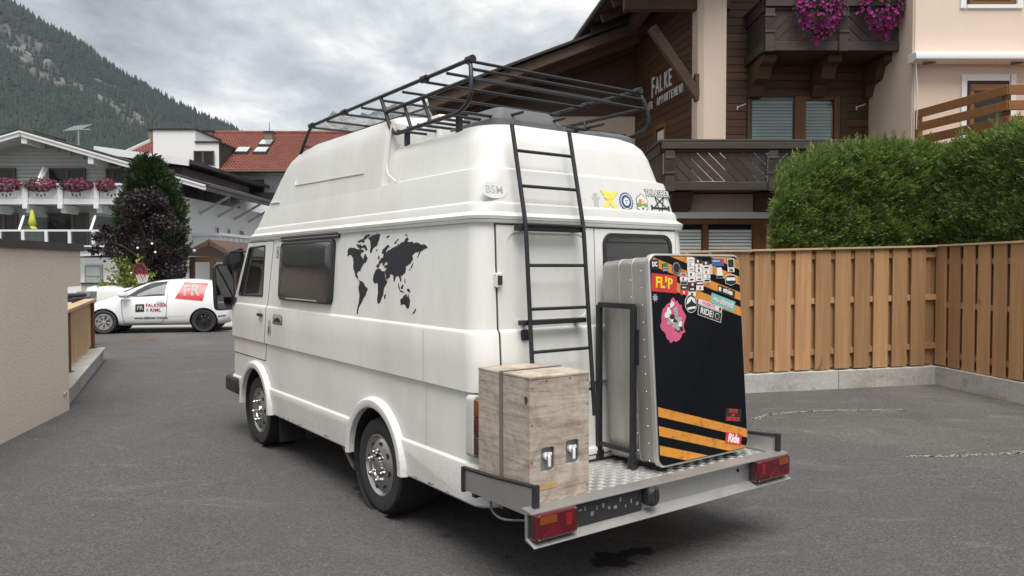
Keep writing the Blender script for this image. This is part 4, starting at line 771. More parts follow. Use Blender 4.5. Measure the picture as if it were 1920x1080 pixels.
    for ci, (x, top_, n_) in enumerate(((.268, 1.072, 5), (.336, 1.160, 8), (.404, 1.150, 7), (.470, 1.138, 5))):
        y = top_
        for k in range(n_):
            h_ = rg.choice((.024, .027, .030)); m = rg.choice(cols); 
            if ci == 0 and k == n_ - 1: m = 'print_red'
            st(x + rg.uniform(-.002, .002), y - h_ / 2, .061, h_ - .002, m, rg.uniform(-.04, .02)); dk = 'print_white' if m in ('print_black', 'print_maroon', 'print_red') else rg.choice(('print_black', 'print_red', 'print_black', 'print_grey'))
            if rg.random() < .6: st(x, y - h_ / 2, rg.uniform(.028, .05), rg.uniform(.006, .011), dk, rg.uniform(-.04, .02), None, .0012)
            else: st(x + rg.uniform(-.01, .01), y - h_ / 2, 0, 0, dk, 0, circ(.0085, 10), .0012)
            y -= h_
    st(.512, 1.09, .024, .06, 'print_tan')
    st(.652, .218, .145, .075, 'print_black', a * .6, None, .0008)
    for k, w_ in enumerate(('SKATE', 'AND', 'DESTROY')): tx(w_, (.031, .015, .031)[k], 'print_red', .652 - .004 * k, (.241, .218, .194)[k], a * .6, off=.001, shear=.1, sx=.9)
    st(.642, .078, .148, .066, 'print_red', a * .9, None, .0008); tx('Ride', .068, 'print_white', .642, .078, a * .9, off=.003, sx=.85, shear=.1)
    # black frame that holds the case, and its feet
    BS = MT['black_steel']; q = MB(); g = T
    fr2 = [(-.022, .05 + .125, -.01), (-.022, .175, .88), (-.022, .455, .88), (-.022, .455, .02)]
    for p0, p1 in zip(fr2, fr2[1:]): q.bar(p0, p1, .03, .03, (1, 0, 0))
    q.bar((-.022, .175, .06), (-.022, .455, .06), .025, .02, (1, 0, 0)); q.bar((-.022, .175, .02), (-.022, .175, -.035), .045, .04, (0, 1, 0)); q.bar((-.022, .455, .02), (-.022, .455, -.035), .045, .04, (0, 1, 0)); q.box(-.03, .01, .05 + .11, .05 + .14, .55, .75)
    q.build('frame', BS, c, bevel=.003)
    for x in (.10, lw - .10):
        MB().box(x - .03, x + .03, .06, .40, -.038, .012).build('foot', BS, c)
def convex_clip(p, c):
    for i in range(len(c)):
        a, b = c[i - 1], c[i]; out = []
        sd = lambda q: (b[0] - a[0]) * (q[1] - a[1]) - (b[1] - a[1]) * (q[0] - a[0])
        for j in range(len(p)):
            s, e = p[j - 1], p[j]; ds, de = sd(s), sd(e)
            if de >= 0:
                if ds < 0: t = ds / (ds - de); out.append((s[0] + (e[0] - s[0]) * t, s[1] + (e[1] - s[1]) * t))
                out.append(e)
            elif ds >= 0: t = ds / (ds - de); out.append((s[0] + (e[0] - s[0]) * t, s[1] + (e[1] - s[1]) * t))
        p = out
        if not p: return p
    return p
case()
# ================================================================ yard: fence, plinth, hedge, chalet on the right
wood('larch', (.46, .27, .135), (.31, .165, .075), 2, .65, 5, .22); wood('balustrade_wood', (.60, .40, .21), (.45, .28, .13), 2, .6, 5, .12); wood('larch_cap', (.56, .40, .24), (.42, .28, .15), 0, .6, 5, .08); wood('dark_board', (.115, .055, .030), (.060, .028, .016), 0, .5, 6, .22); wood('balcony_wood', (.062, .047, .039), (.032, .025, .021), 0, .55, 6, .15)
wood('beam_wood', (.115, .066, .042), (.058, .032, .020), 0, .6, 5, .1); wood('frame_wood', (.20, .085, .032), (.13, .05, .02), 2, .45, 6, .06); wood('terrace_wood', (.27, .125, .045), (.17, .07, .025), 0, .5, 5, .12)
def plaster(name, c, bs=110, st=.35, var=.10):
    t = NT(name); n = t.noise(.9, 5, .6); n2 = t.noise(6, 5, .65, t.map((1, 1, .4)))
    f = t.math('ADD', t.math('MULTIPLY', n, .6), t.math('MULTIPLY', n2, .4)); t.col(t.mix(f, tuple(q * (1 - var) for q in c), tuple(min(1, q * (1 + var)) for q in c))); t.set(.9, 0, .25); t.bump(t.noise(bs, 5, .65), st, .006); return t.mat
plaster('beige_plaster', (.68, .55, .455), 60, .3); plaster('shade_plaster', (.60, .48, .40)); plaster('white_plaster', (.78, .78, .77), 50, .2, .06); plaster('stucco', (.70, .62, .535), 42, 1.0, .10)
def concrete():
    t = NT('concrete'); n = t.noise(1.2, 6, .65, t.map((1, 1, 2))); n2 = t.noise(22, 5, .7)
    c = t.ramp(t.math('ADD', t.math('MULTIPLY', n, .65), t.math('MULTIPLY', n2, .35)), [(.3, (.22, .21, .185)), (.5, (.40, .39, .36)), (.7, (.54, .53, .50))])
    sp = t.noise(5, 2, .5); c = t.mix(t.math('MULTIPLY', t.math('GREATER_THAN', sp, .68), .35), c, (.15, .145, .135)); t.col(c); t.set(.9, 0, .25); t.bump(n2, .4, .005); return t.mat
concrete()
simple('window_dark', (.016, .018, .020), .14, var=.2, spec=.35); simple('blind', (.62, .64, .62), .6); simple('white_paint', (.74, .74, .73), .45, var=.06); simple('roof_dark', (.03, .024, .021), .8, var=.3)
simple('gutter_metal', (.05, .045, .042), .4, .6)
FA, FC, FE = Vector((3.03, 9.92, 0)), Vector((5.92, 10.69, 0)), Vector((6.42, 6.2, 0))
def fence():
    f = empty('board_fence', FA, 0, 'tall larch board fence with staggered vertical boards along the yard', 'fence')
    d1 = (FC - FA).normalized(); st = FA - d1 * 2.6; inv = Matrix.Translation(-FA)
    bd = MB().box(-.1175, .1175, -.011, .011, 0, 1); proto = bd.build('board', MT['larch'], f, bevel=.003); first = [True]
    def board(p, ang, z0, z1, w=1.0):
        o = proto if first[0] else proto.copy()
        if not first[0]: COL.objects.link(o)
        first[0] = False
        o.parent = f; o.location = (p.x - FA.x, p.y - FA.y, z0); o.rotation_euler = (0, 0, ang); o.scale = (w, 1, z1 - z0)
    for k, (a, b, za, zb, ph) in enumerate(((st, FC, 1.785, 1.932, .085), (FC, FE, 1.935, 1.955, .085))):
        d = (b - a).normalized(); L = (b - a).length; ang = math.atan2(d.y, d.x); n = Vector((-d.y, d.x, 0)) * (1 if k == 0 else 1); n = n if k == 0 else n
        if n.dot(Vector((0, 1, 0)) if k == 0 else Vector((1, 0, 0))) < 0: n = -n
        s = ph; i = 0
        while s < L - .04:
            p = a + d * s; z1 = za + (zb - za) * s / L - .0285
            board(p, ang + rnd.uniform(-.008, .008), .262 + rnd.uniform(-.008, .010), z1 + rnd.uniform(-.002, .002), (1 if k == 0 else .9) * rnd.uniform(.97, 1.02))
            if s + .150 < L - .05: board(p + d * .150 + n * .064, ang, .275, z1 - .01, .95)
            s += .305 if k == 0 else .275
        for z in (.43, 1.11, 1.70):
            q0 = a + n * .032 - FA; q1 = b + n * .032 - FA
            MB().bar((q0.x, q0.y, z), (q1.x, q1.y, z + (zb - za) * .7), .038, .075).build('rail', MT['larch'], f)
        q0 = a + n * .03 - FA; q1 = b + n * .03 - FA
        MB().bar((q0.x, q0.y, za - .014), (q1.x, q1.y, zb - .014), .15, .026).build('cap', MT['larch_cap'], f, bevel=.004)
        m = int(L / 1.6)
        for j in range(m + 1):
            p = a + d * (L * j / max(m, 1)) + n * .11 - FA; MB().box(p.x - .035, p.x + .035, p.y - .035, p.y + .035, .2, 1.80).build('post', MT['larch'], f)
fence()
def plinth():
    d1 = (FC - FA).normalized(); st = FA - d1 * 2.7; n1 = Vector((-d1.y, d1.x, 0)); d2 = (FE - FC).normalized(); n2 = Vector((-d2.y, d2.x, 0)); 
    if n2.x < 0: n2 = -n2
    o1, o2 = -.045, .20; e = empty('concrete_plinth', FC, 0, 'low board-marked concrete plinth carrying the board fence', 'plinth')
    def seg(a, b, n, za, zb, nm):
        q = MB(); p = [a + n * o1, b + n * o1, b + n * o2, a + n * o2]
        q.loft([[(v.x - FC.x, v.y - FC.y, z) for v in p] for z in (-.1, .02)] + [[(v.x - FC.x, v.y - FC.y, zz) for v, zz in zip(p, (za, zb, zb, za))]]); return q.build(nm, MT['concrete'], e, bevel=.008)
    cor = FC + n1 * o1 
    seg(st, FC - d1 * 1.62, n1, .23, .246, 'wall_section'); seg(FC - d1 * 1.61, FC + d1 * .0, n1, .244, .25, 'wall_section'); seg(FC, FE, n2, .252, .258, 'wall_section')
plinth()
# ---- foliage tools (numpy)
def unit(a): return a / np.maximum(np.linalg.norm(a, axis=1, keepdims=True), 1e-6)
def sprays(P, D, L, rs, leaf=9, spread=.62, wid=.055, curl=.15):      # flat scale-leaf sprays: a stem with leaflets both sides
    n = len(P); D = unit(D); S = unit(np.cross(D, rs.normal(size=(n, 3)))); Vs = []; tint = []; base = rs.random(n)
    for j in range(leaf):
        t = .08 + .92 * j / leaf; sg = 1 if j % 2 else -1
        b = P + D * (L * t)[:, None]; ang = spread * (1.1 - .5 * t) * (1 if j < leaf - 1 else 0.0)
        dr = unit(D * math.cos(ang) + S * (math.sin(ang) * sg) + np.array([[0, 0, -curl]]) * t + rs.normal(size=(n, 3)) * .12)
        ln = L * (.50 - .28 * t); wv = unit(np.cross(dr, np.cross(D, S) + rs.normal(size=(n, 3)) * .4)) * (L * wid)[:, None]
        tip = b + dr * ln[:, None]; mid = b + dr * (ln * .45)[:, None]
        Vs.append(np.stack([b, mid + wv, tip, mid - wv], 1)); tint.append(np.repeat(np.clip(base * .7 + .3 * t + rs.normal(size=n) * .08, 0, 1)[:, None], 4, 1))
    V = np.concatenate(Vs).reshape(-1, 3); F = np.arange(len(V)).reshape(-1, 4); return V, F, np.concatenate(tint).ravel()
leafmat('thuja', (.034, .068, .017), (.24, .33, .075), .6, .3, (.14, .085, .035))
def hedge():
    rs = np.random.default_rng(5); h = empty('thuja_hedge', (4.6, 11.1, 0), 0, 'thick clipped evergreen thuja hedge rising behind the board fence', 'hedge')
    d1 = (FC - FA).normalized(); n1 = Vector((-d1.y, d1.x, 0)); d2 = (FE - FC).normalized(); n2 = Vector((d2.y, -d2.x, 0)); n2 = n2 if n2.x > 0 else -n2
    a = FA + d1 * .80 + n1 * .55; c = FC + n1 * .55 + n2 * .50; e = FE + n2 * .50
    def topz(s): return 2.50 + .94 * (1 - math.exp(-max(s, 0) * 1.7))      # height along the run
    pts = []; nr = []
    L1 = (c - a).length; L2 = (e - c).length
    def face(p0, d, L, n, s0, cnt, zlo=1.2):
        s = rs.random(cnt) * L; zt = np.array([topz(s0 + q) for q in s]); z = zlo + (zt - zlo) * rs.random(cnt) ** .95
        bump = np.array([noise.noise(Vector((q * 1.7 + s0 * 3, w * 1.9, 4.1))) * .10 + noise.noise(Vector((q * 5, w * 5, 1.1))) * .07 for q, w in zip(s, z)])
        round_ = np.clip((z - (zt - .28)) / .28, 0, 1) ** 2 * .22
        off = -.02 - bump + round_
        P = np.array(p0)[None] + np.array(d)[None] * s[:, None] + np.array(n)[None] * off[:, None]; P[:, 2] = z
        pts.append(P); nr.append(np.repeat(-np.array(n)[None], cnt, 0) + np.array([[0, 0, .75]]) * (1 + round_[:, None] * 4))
    def topf(p0, d, L, n, s0, cnt):
        s = rs.random(cnt) * L; w = rs.random(cnt) * .9; zt = np.array([topz(s0 + q) for q in s]) + np.array([noise.noise(Vector((q * 2, u * 2, 7))) * .12 for q, u in zip(s, w)])
        P = np.array(p0)[None] + np.array(d)[None] * s[:, None] + np.array(n)[None] * w[:, None]; P[:, 2] = zt - np.clip(.2 - w, 0, 1) * .8; pts.append(P); nr.append(np.repeat(np.array([[0, 0, 1.0]]), cnt, 0) - np.array(n)[None] * .3)
    face(a, d1, L1, n1, 0, 15000); face(c, d2, L2, n2, L1, 19000); topf(a, d1, L1 + .6, n1, 0, 5000); topf(c, d2, L2, n2, L1, 5000)
    # left end of the hedge
    cnt = 5200; w = rs.random(cnt) * .95; z = 1.2 + 1.35 * rs.random(cnt); w = w * 1.0; P = np.array(a)[None] + np.array([[.33, .944, 0]]) * w[:, None] + np.array(-d1)[None] * (-.04 + .10 * rs.random(cnt))[:, None]; P[:, 2] = z; pts.append(P); nr.append(np.repeat(-np.array(d1)[None], cnt, 0) + np.array([[0, 0, .8]]))
    P = np.concatenate(pts); D = np.concatenate(nr); keep = (P[:, 0] - a.x) * .944 - (P[:, 1] - a.y) * .33 > rs.random(len(P)) * .12 - .06; P = P[keep]; D = D[keep]; D = D + rs.normal(size=(len(P), 3)) * .42; L = .075 + .10 * rs.random(len(P)) ** 1.5
    V, F, t = sprays(P - unit(D) * .05, D, L, rs, 9, .7, .042, .35)
    # wispy leaders standing above the clipped top
    wp = []
    for p0, d, LL, n, s0 in ((a, d1, L1, n1, 0), (c, d2, L2, n2, L1)):
        s = (.45 if s0 == 0 else 0) + rs.random(220) * (LL - .45); w = rs.random(220) * .6; q = np.array(p0)[None] + np.array(d)[None] * s[:, None] + np.array(n)[None] * w[:, None]; q[:, 2] = np.array([topz(s0 + x) for x in s]) - .05; wp.append(q)
    q = np.concatenate(wp); V2, F2, t2 = sprays(q, np.repeat(np.array([[0, 0, 1.]]), len(q), 0) + rs.normal(size=(len(q), 3)) * .28, .12 + .16 * rs.random(len(q)) ** 2, rs, 11, .45, .03)
    V = np.concatenate([V, V2]); F = np.concatenate([F, F2 + len(V) - len(V2)]); t = np.concatenate([t, t2]); V = V - np.array([[4.6, 11.1, 0]])
    o = npmesh('foliage', V, F, MT['thuja'], h, attr=t, kind='stuff')
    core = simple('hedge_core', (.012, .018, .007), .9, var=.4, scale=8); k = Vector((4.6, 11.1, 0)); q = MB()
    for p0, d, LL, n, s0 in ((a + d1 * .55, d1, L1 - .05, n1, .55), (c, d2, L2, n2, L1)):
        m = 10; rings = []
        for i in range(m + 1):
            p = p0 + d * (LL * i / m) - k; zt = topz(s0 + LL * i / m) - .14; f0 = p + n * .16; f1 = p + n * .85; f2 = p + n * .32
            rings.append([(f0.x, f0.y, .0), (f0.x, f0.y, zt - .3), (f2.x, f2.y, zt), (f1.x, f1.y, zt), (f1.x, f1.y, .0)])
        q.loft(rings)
    q.build('stems_or_core', core, h)  # dark solid core added inside the hedge to block light through the foliage
hedge()
# ---- chalet
def bpanel(parent, mat, mp, x0, x1, z0, z1, pitch, gap, slope, name='board', th=.022):     # slanted boards cut to a panel
    n = 0; s = slope; w = pitch - gap; ext = (z1 - z0) / abs(s)
    k = x0 - ext - pitch
    while k < x1 + ext + pitch:
        a = k
        p = [(a, z0), (a + w, z0), (a + w + (z1 - z0) / s, z1), (a + (z1 - z0) / s, z1)]
        p = clip_poly(p, x0, x1, z0, z1)
        if len(p) >= 3: MB().prism(p, lambda u, v: mp(u, v, 0), lambda u, v: mp(u, v, th)).build(name, mat, parent); n += 1
        k += pitch
def chalet():
    c = empty('chalet', (4, 15, 0), 0, 'dark timber chalet with carved balconies and a deep roof overhang', 'building'); off = Vector((4, 15, 0)); L = lambda p: tuple(Vector(p) - off)
    def box(name, mat, x0, x1, y0, y1, z0, z1, parent=None, bevel=0): return MB().box(x0 - 4, x1 - 4, y0 - 15, y1 - 15, z0, z1).build(name, mat, parent or c, bevel=bevel)
    bar = lambda name, mat, a, b, w, h, parent=None, up=(0, 0, 1): MB().bar(L(a), L(b), w, h, up).build(name, mat, parent or c, bevel=.006)
    DB, BW, BM, FW = MT['dark_board'], MT['balcony_wood'], MT['beam_wood'], MT['frame_wood']
    # plastered core
    core = MB(); core.loft([[L(p + (z,)) for p in ((3.64, 15.12), (6.93, 15.12), (6.93, 21), (2.42, 21.3))] for z in (0, 7.6)]); core.build('wall', MT['beige_plaster'], c)
    MB().box(2.2 - 4, 6.9 - 4, 14.2 - 15, 15.12 - 15, 0, 2.97).build('ground_floor_wall', MT['beige_plaster'], c)
    # timber front: boards beside and above the window
    wf = box('timber_wall', DB, 3.9, 6.94, 15.03, 15.11, 3.0, 7.8)
    X = lambda x: at(x, 0, 15).x
    xl, xr = X(1402), X(1588); zt = at(0, 174, 15).z; z = 3.30
    while z < 7.6:
        segs = ((4.1, xl - .004), (xr + .004, 6.92)) if z + .14 < zt else ((4.1, 6.92),)
        for a, b in segs: box('board', DB, a, b, 15.0 + rnd.uniform(-.002, .002), 15.035, z, z + .141, wf, .004)
        z += .15
    # side wall towards the yard entrance, receding
    P0, dv = Vector((3.64, 15.0, 0)), Vector((-.19, .98, 0)).normalized(); nv = Vector((-.98, -.19, 0)).normalized()
    sw = MB(); sw.loft([[L(tuple((P0 + dv * t + nv * k).to_2d()) + (z,)) for t, k in ((0, .02), (3.5, .02), (3.5, -.06), (0, -.06))] for z in (2.9, 8.0)]); sw = sw.build('timber_wall', DB, c)
    z = 3.0
    while z < 7.9:
        segs = ((0.02, 1.55), (2.25, 3.5)) if 3.6 < z < 4.75 else ((.02, 3.5),)
        for t0, t1 in segs:
            q = MB(); k = .045 + rnd.uniform(-.002, .002); q.loft([[L(tuple((P0 + dv * t + nv * kk).to_2d()) + (zz,)) for t, kk in ((t0, k), (t1, k), (t1, .015), (t0, .015))] for zz in (z, z + .151)]); q.build('board', DB, sw, bevel=.004)
        z += .16
    w = empty('window'); w.parent = c
    def wq(name, mat, t0, t1, z0, z1, k0, k1): q = MB(); q.loft([[L(tuple((P0 + dv * t + nv * kk).to_2d()) + (zz,)) for t, kk in ((t0, k1), (t1, k1), (t1, k0), (t0, k0))] for zz in (z0, z1)]); return q.build(name, mat, w)
    wq('frame', FW, 1.55, 1.66, 3.6, 4.75, .0, .06); wq('frame', FW, 2.14, 2.25, 3.6, 4.75, .0, .06); wq('frame', FW, 1.66, 2.14, 4.65, 4.75, .0, .06); wq('pane', MT['window_dark'], 1.66, 2.14, 3.6, 4.65, .0, .025); wq('blind', MT['blind'], 1.70, 2.10, 3.6, 4.6, .026, .03)
    # sign letters, fixed to the receding wall
    SG = simple('sign_letter', (.70, .70, .68), .5, var=.1, scale=10)
    def SFm(t, z): p = P0 + dv * t + nv * .052; return Matrix.Translation(-off) @ frame((p.x, p.y, z), -dv, (0, 0, 1))
    def word(s, t0, z, size, sx, step):
        x = 0
        for i, ch in enumerate(s):
            if ch != ' ': text('sign_letter', ch, size if i or s != 'FALKE' else size * 1.25, SG, c, SFm(t0 - x, z), .012, 'LEFT', sx, 0, .0025)
            x += step
    word('FALKE', 2.40, 5.60, .52, .62, .245); word('APPARTEMENT', 2.07, 5.25, .25, .60, .134); word('ER', 2.57, 5.25, .25, .60, .134)
    # big glazed door with blind on the balcony
    w2 = empty('balcony_door'); w2.parent = c
    def wb(name, mat, x0, x1, y0, y1, d0, d1): a = at(x0, y1, 15); b = at(x1, y0, 15); return MB().box(a.x - 4, b.x - 4, d0, d1, a.z if y1 < 262 else 3.1, b.z).build(name, mat, w2, bevel=.004)
    wb('frame', BM, 1400, 1590, 172, 182, -.03, .06); wb('frame', BM, 1400, 1409, 182, 300, -.03, .06); wb('frame', FW, 1488, 1510, 182, 300, -.04, .06); wb('frame', FW, 1562, 1574, 182, 300, -.04, .06); wb('frame', FW, 1510, 1562, 182, 188, -.04, .06); wb('frame', BM, 1574, 1590, 182, 300, -.02, .06)
    wb('pane', glass('door_glass', (.78, .84, .83), 1.5), 1409, 1488, 182, 300, .0, .006); wb('pane', MT['door_glass'], 1510, 1562, 188, 300, .0, .006)
    for x0, x1, m in ((1411, 1486, 'blind'), (1512, 1560, 'blind')):
        q = MB(); a = at(x0, 190, 15); b = at(x1, 190, 15); z = 3.12
        while z < a.z: q.add([(a.x - 4, .012, z), (b.x - 4, .012, z), (b.x - 4, .022, z + .05), (a.x - 4, .022, z + .05)], [(0, 1, 2, 3)]); z += .062
        q.build('blind', MT[m], w2)
    for x in (1382, 1605):
        a = at(x, 202, 15); q = MB(); q.tube([(a.x - 4, -.02, a.z - .05), (a.x - 4, -.02, a.z + .03)], .012); q.tube([(a.x - 4, -.02, a.z), (a.x + .13 - 4, -.12, a.z + .05)], .01); q.build('wall_hook', MT['white_paint'], c)
    # plastered pillar
    pl = MB(); a = at(1311, 0, 14.7).x - 4; b = at(1363, 0, 14.7).x - 4
    pl.loft([[(x, y, z) for x, y in ((a + .1, -.3), (b, -.3), (b, .3), (a, .3), (a, -.2))] for z in (3.0, 8.2)]); pl.build('pillar', MT['beige_plaster'], c, bevel=.01)
    # lower storey window under the balcony
    w3 = empty('window'); w3.parent = c
    def wc(name, mat, x0, x1, y0, y1, d0, d1): a = at(x0, y1, 14.15); b = at(x1, y0, 14.15); return MB().box(a.x - 4, b.x - 4, d0 - .8, d1 - .8, 0.9 if y1 > 470 else a.z, b.z).build(name, mat, w3, bevel=.004)
    wc('lintel', MT['white_paint'], 1200, 1447, 398, 410, -.14, -.01); wc('frame', FW, 1270, 1442, 410, 421, -.09, -.005); wc('frame', FW, 1410, 1436, 421, 600, -.09, -.005); wc('frame', FW, 1316, 1327, 421, 600, -.09, -.005); wc('pane', MT['window_dark'], 1200, 1410, 421, 600, -.02, -.004)
    for x0, x1 in ((1270, 1315), (1329, 1409)):
        q = MB(); a = at(x0, 432, 14.15); b = at(x1, 432, 14.15); z = 1.0
        while z < a.z: q.add([(a.x - 4, -.85, z), (b.x - 4, -.85, z), (b.x - 4, -.83, z + .05), (a.x - 4, -.83, z + .05)], [(0, 1, 2, 3)]); z += .06
        q.build('blind', MT['blind'], w3)
    # ---- balconies
    def balcony(Y, x0, x1, yt, yr, yb, yf, posts, left_d, pit, lab):
        bl = empty('balcony'); bl.parent = c
        A = at(x0, yt, Y); B = at(x1, yt, Y); zt_, zr, zb, zf = A.z, at(0, yr, Y).z, at(0, yb, Y).z, at(0, yf, Y).z; y = Y - 15; xa, xb = A.x - 4, B.x - 4
        def bx(n, m, *q): return MB().box(*q).build(n, m, bl, bevel=.008)
        bx('hand_rail', BW, xa - .06, xb + .06, y - .07, y + .07, zt_ - .05, zt_); bx('rail_board', BW, xa, xb, y - .045, y + .035, zr, zt_ - .052); bx('rail_board', BW, xa - .03, xb + .03, y - .10, y - .05, zr + .05, zt_ - .06)
        bx('floor_beam', BW, xa, xb, y - .05, y + .05, zf, zb); bx('floor', BM, xa + .02, xb - .02, y + .05, -.01 if Y > 13.7 else -.02, zf + .02, zf + .12)
        for k in range(int((-y) / .2)): pass
        xs = [xa] + [at(p, yt, Y).x - 4 for p in posts[1:-1]] + [xb]
        for i, p in enumerate(posts):
            px = at(p, yt, Y).x - 4; w_ = .085
            bx('post', BW, px - w_, px + w_, y - .085, y - .051, zf - .02, zr + .02)
            for zz in (zb + .28 * (zr - zb), zb + .80 * (zr - zb)): bx('post_band', BW, px - w_ - .012, px + w_ + .012, y - .10, y - .083, zz - .022, zz + .022)
            for j in range(5):
                zz = zb + (.38 + .08 * j) * (zr - zb); bar_ = MB(); bar_.bar((px - w_ * .8, y - .088, zz - .03), (px + w_ * .8, y - .088, zz + .03), .012, .012); bar_.build('carving', BW, bl)
        for i in range(len(posts) - 1):
            a_ = at(posts[i], yt, Y).x - 4 + .085; b_ = at(posts[i + 1], yt, Y).x - 4 - .085
            bpanel(bl, BW, lambda u, v, k: (u, y - .02 + k, v), a_, b_, zb + .012, zr - .003, pit, pit * .12, lab[i])
        # side panel running back to the wall
        zc = lambda u, v, k: (xa + k, u, v)
        bpanel(bl, BW, zc, y + .06, y + left_d, zb + .012, zr - .003, pit, pit * .12, -1.0)
        bx('hand_rail', BW, xa - .07, xa + .07, y + .07, y + left_d, zt_ - .05, zt_ - .001); bx('rail_board', BW, xa - .035, xa + .045, y + .04, y + left_d, zr, zt_ - .052); bx('floor_beam', BW, xa - .05, xa + .05, y + .05, y + left_d, zf, zb - .001)
        return bl, xa, xb, y, zf
    bl, xa, xb, y, zf = balcony(13.5, 1242, 1690, 262, 286, 341, 357, [1255, 1448, 1690], 1.9, .20, [-1.0, 1.0])
    for x in (xa + .42, xa + 2.0, xa + 3.4):
        q = MB(); q.loft([[(x - .19, yy, z) for yy, z in ((y + .25, zf), (1.2, zf), (1.2, zf - .42), (y + .9, zf - .40), (y + .45, zf - .30), (y + .30, zf - .12))], [(x + .19, yy, z) for yy, z in ((y + .25, zf), (1.2, zf), (1.2, zf - .42), (y + .9, zf - .40), (y + .45, zf - .30), (y + .30, zf - .12))]]); q.build('corbel', BM, bl, bevel=.01)
    bl, xa, xb, y, zf = balcony(13.9, 1436, 1705, -8, 20, 78, 96, [1442, 1580, 1697], 1.1, .20, [1.0, -1.0])
    for x in (xa + .15, xa + 1.35, xb - .2):
        pf = ((y + .2, zf), (1.1, zf), (1.1, zf - .62), (y + .95, zf - .60), (y + .85, zf - .40), (y + .55, zf - .36), (y + .45, zf - .16), (y + .22, zf - .12)); q = MB(); q.loft([[(x - .13, yy, z) for yy, z in pf], [(x + .13, yy, z) for yy, z in pf]]); q.build('corbel', BM, bl, bevel=.01)
    # ---- roof: eaves run back along the receding wall, plane rises to the right
    rf = MB(); e0, e1 = Vector((2.22, 13.75)), Vector((1.40, 20.2)); sl = .40
    ring_ = lambda dz: [L((e0.x, e0.y, 7.02 + dz)), L((e0.x + 7.5, e0.y, 7.02 + sl * 7.5 + dz)), L((e1.x + 8.5, e1.y, 7.02 + sl * 8.5 + dz)), L((e1.x, e1.y, 7.02 + dz))]
    rf.loft([ring_(0), ring_(.24)]); roof_ = rf.build('roof', MT['beam_wood'], c)
    gt = MB(); gt.tube([L((e0.x - .05, e0.y, 7.10)), L((e1.x - .05, e1.y, 7.10))], .075, 10); gt.build('gutter', MT['gutter_metal'], roof_, smooth=50)
    for i in range(8):
        t = i / 7; p = e0.lerp(e1, t); bar('rafter', BM, (p.x + .05, p.y + .1, 6.95), (p.x + 3.2, p.y + .1, 6.95 + sl * 3.15), .13, .16, roof_)
    bar('purlin', BM, (2.15, 14.95, 6.72), (4.2, 14.95, 6.72), .2, .30); bar('purlin', BM, (2.95, 12.6, 7.0), (2.6, 18.6, 7.0), .2, .26)
    bar('brace', BM, tuple(at(1310, 182, 14.85)), tuple(at(1222, 52, 14.85)), .17, .17); bar('brace_foot', BM, tuple(at(1308, 190, 14.85)), tuple(at(1308, 140, 14.85)), .16, .12)
    return c
chalet()
def rear_house():
    c = empty('gabled_house', (1, 19, 0), 0, 'beige house with low dark pitched roof beyond the camper van', 'building'); L = lambda p: (p[0] - 1, p[1] - 19, p[2])
    b = MB(); b.loft([[L((x, y, z)) for x, y in ((-1.2, 18.6), (3.0, 18.6), (3.0, 25), (-1.2, 25))] for z in (0, 5.25)]); b.build('wall', MT['beige_plaster'], c)
    b = MB(); b.loft([[L((x, y, z)) for x, z in ((-1.2, 5.25), (3.02, 5.25), (3.02, 6.85), (-1.2, 5.30))] for y in (18.55, 18.9)]); b.build('gable', MT['dark_board'], c)
    b = MB(); sl = .37
    b.loft([[L((x, y, z)) for x, z in ((-1.85, 5.15), (3.6, 5.15 + sl * 5.45), (3.6, 5.37 + sl * 5.45), (-1.85, 5.37))] for y in (17.2, 26)]); r = b.build('roof', MT['beam_wood'], c)
    b = MB(); b.loft([[L((x, y, z)) for x, z in ((-1.9, 5.385), (3.6, 5.385 + sl * 5.5), (3.6, 5.44 + sl * 5.5), (-1.9, 5.44))] for y in (17.1, 26)]); b.build('roof_covering', MT['roof_dark'], r)
    for y in (17.7, 18.3): MB().bar(L((-1.7, y, 5.12)), L((2.9, y, 5.12 + sl * 4.6)), .14, .16).build('rafter', MT['beam_wood'], r)
    w = MB().box(at(1130, 0, 18.6).x - 1, at(1152, 0, 18.6).x - 1, -.46, -.38, 4.2, 4.85).build('window', MT['white_paint'], c); MB().box(at(1134, 0, 18.6).x - 1, at(1148, 0, 18.6).x - 1, -.475, -.465, 4.2, 4.78).build('pane', MT['window_dark'], w)
rear_house()
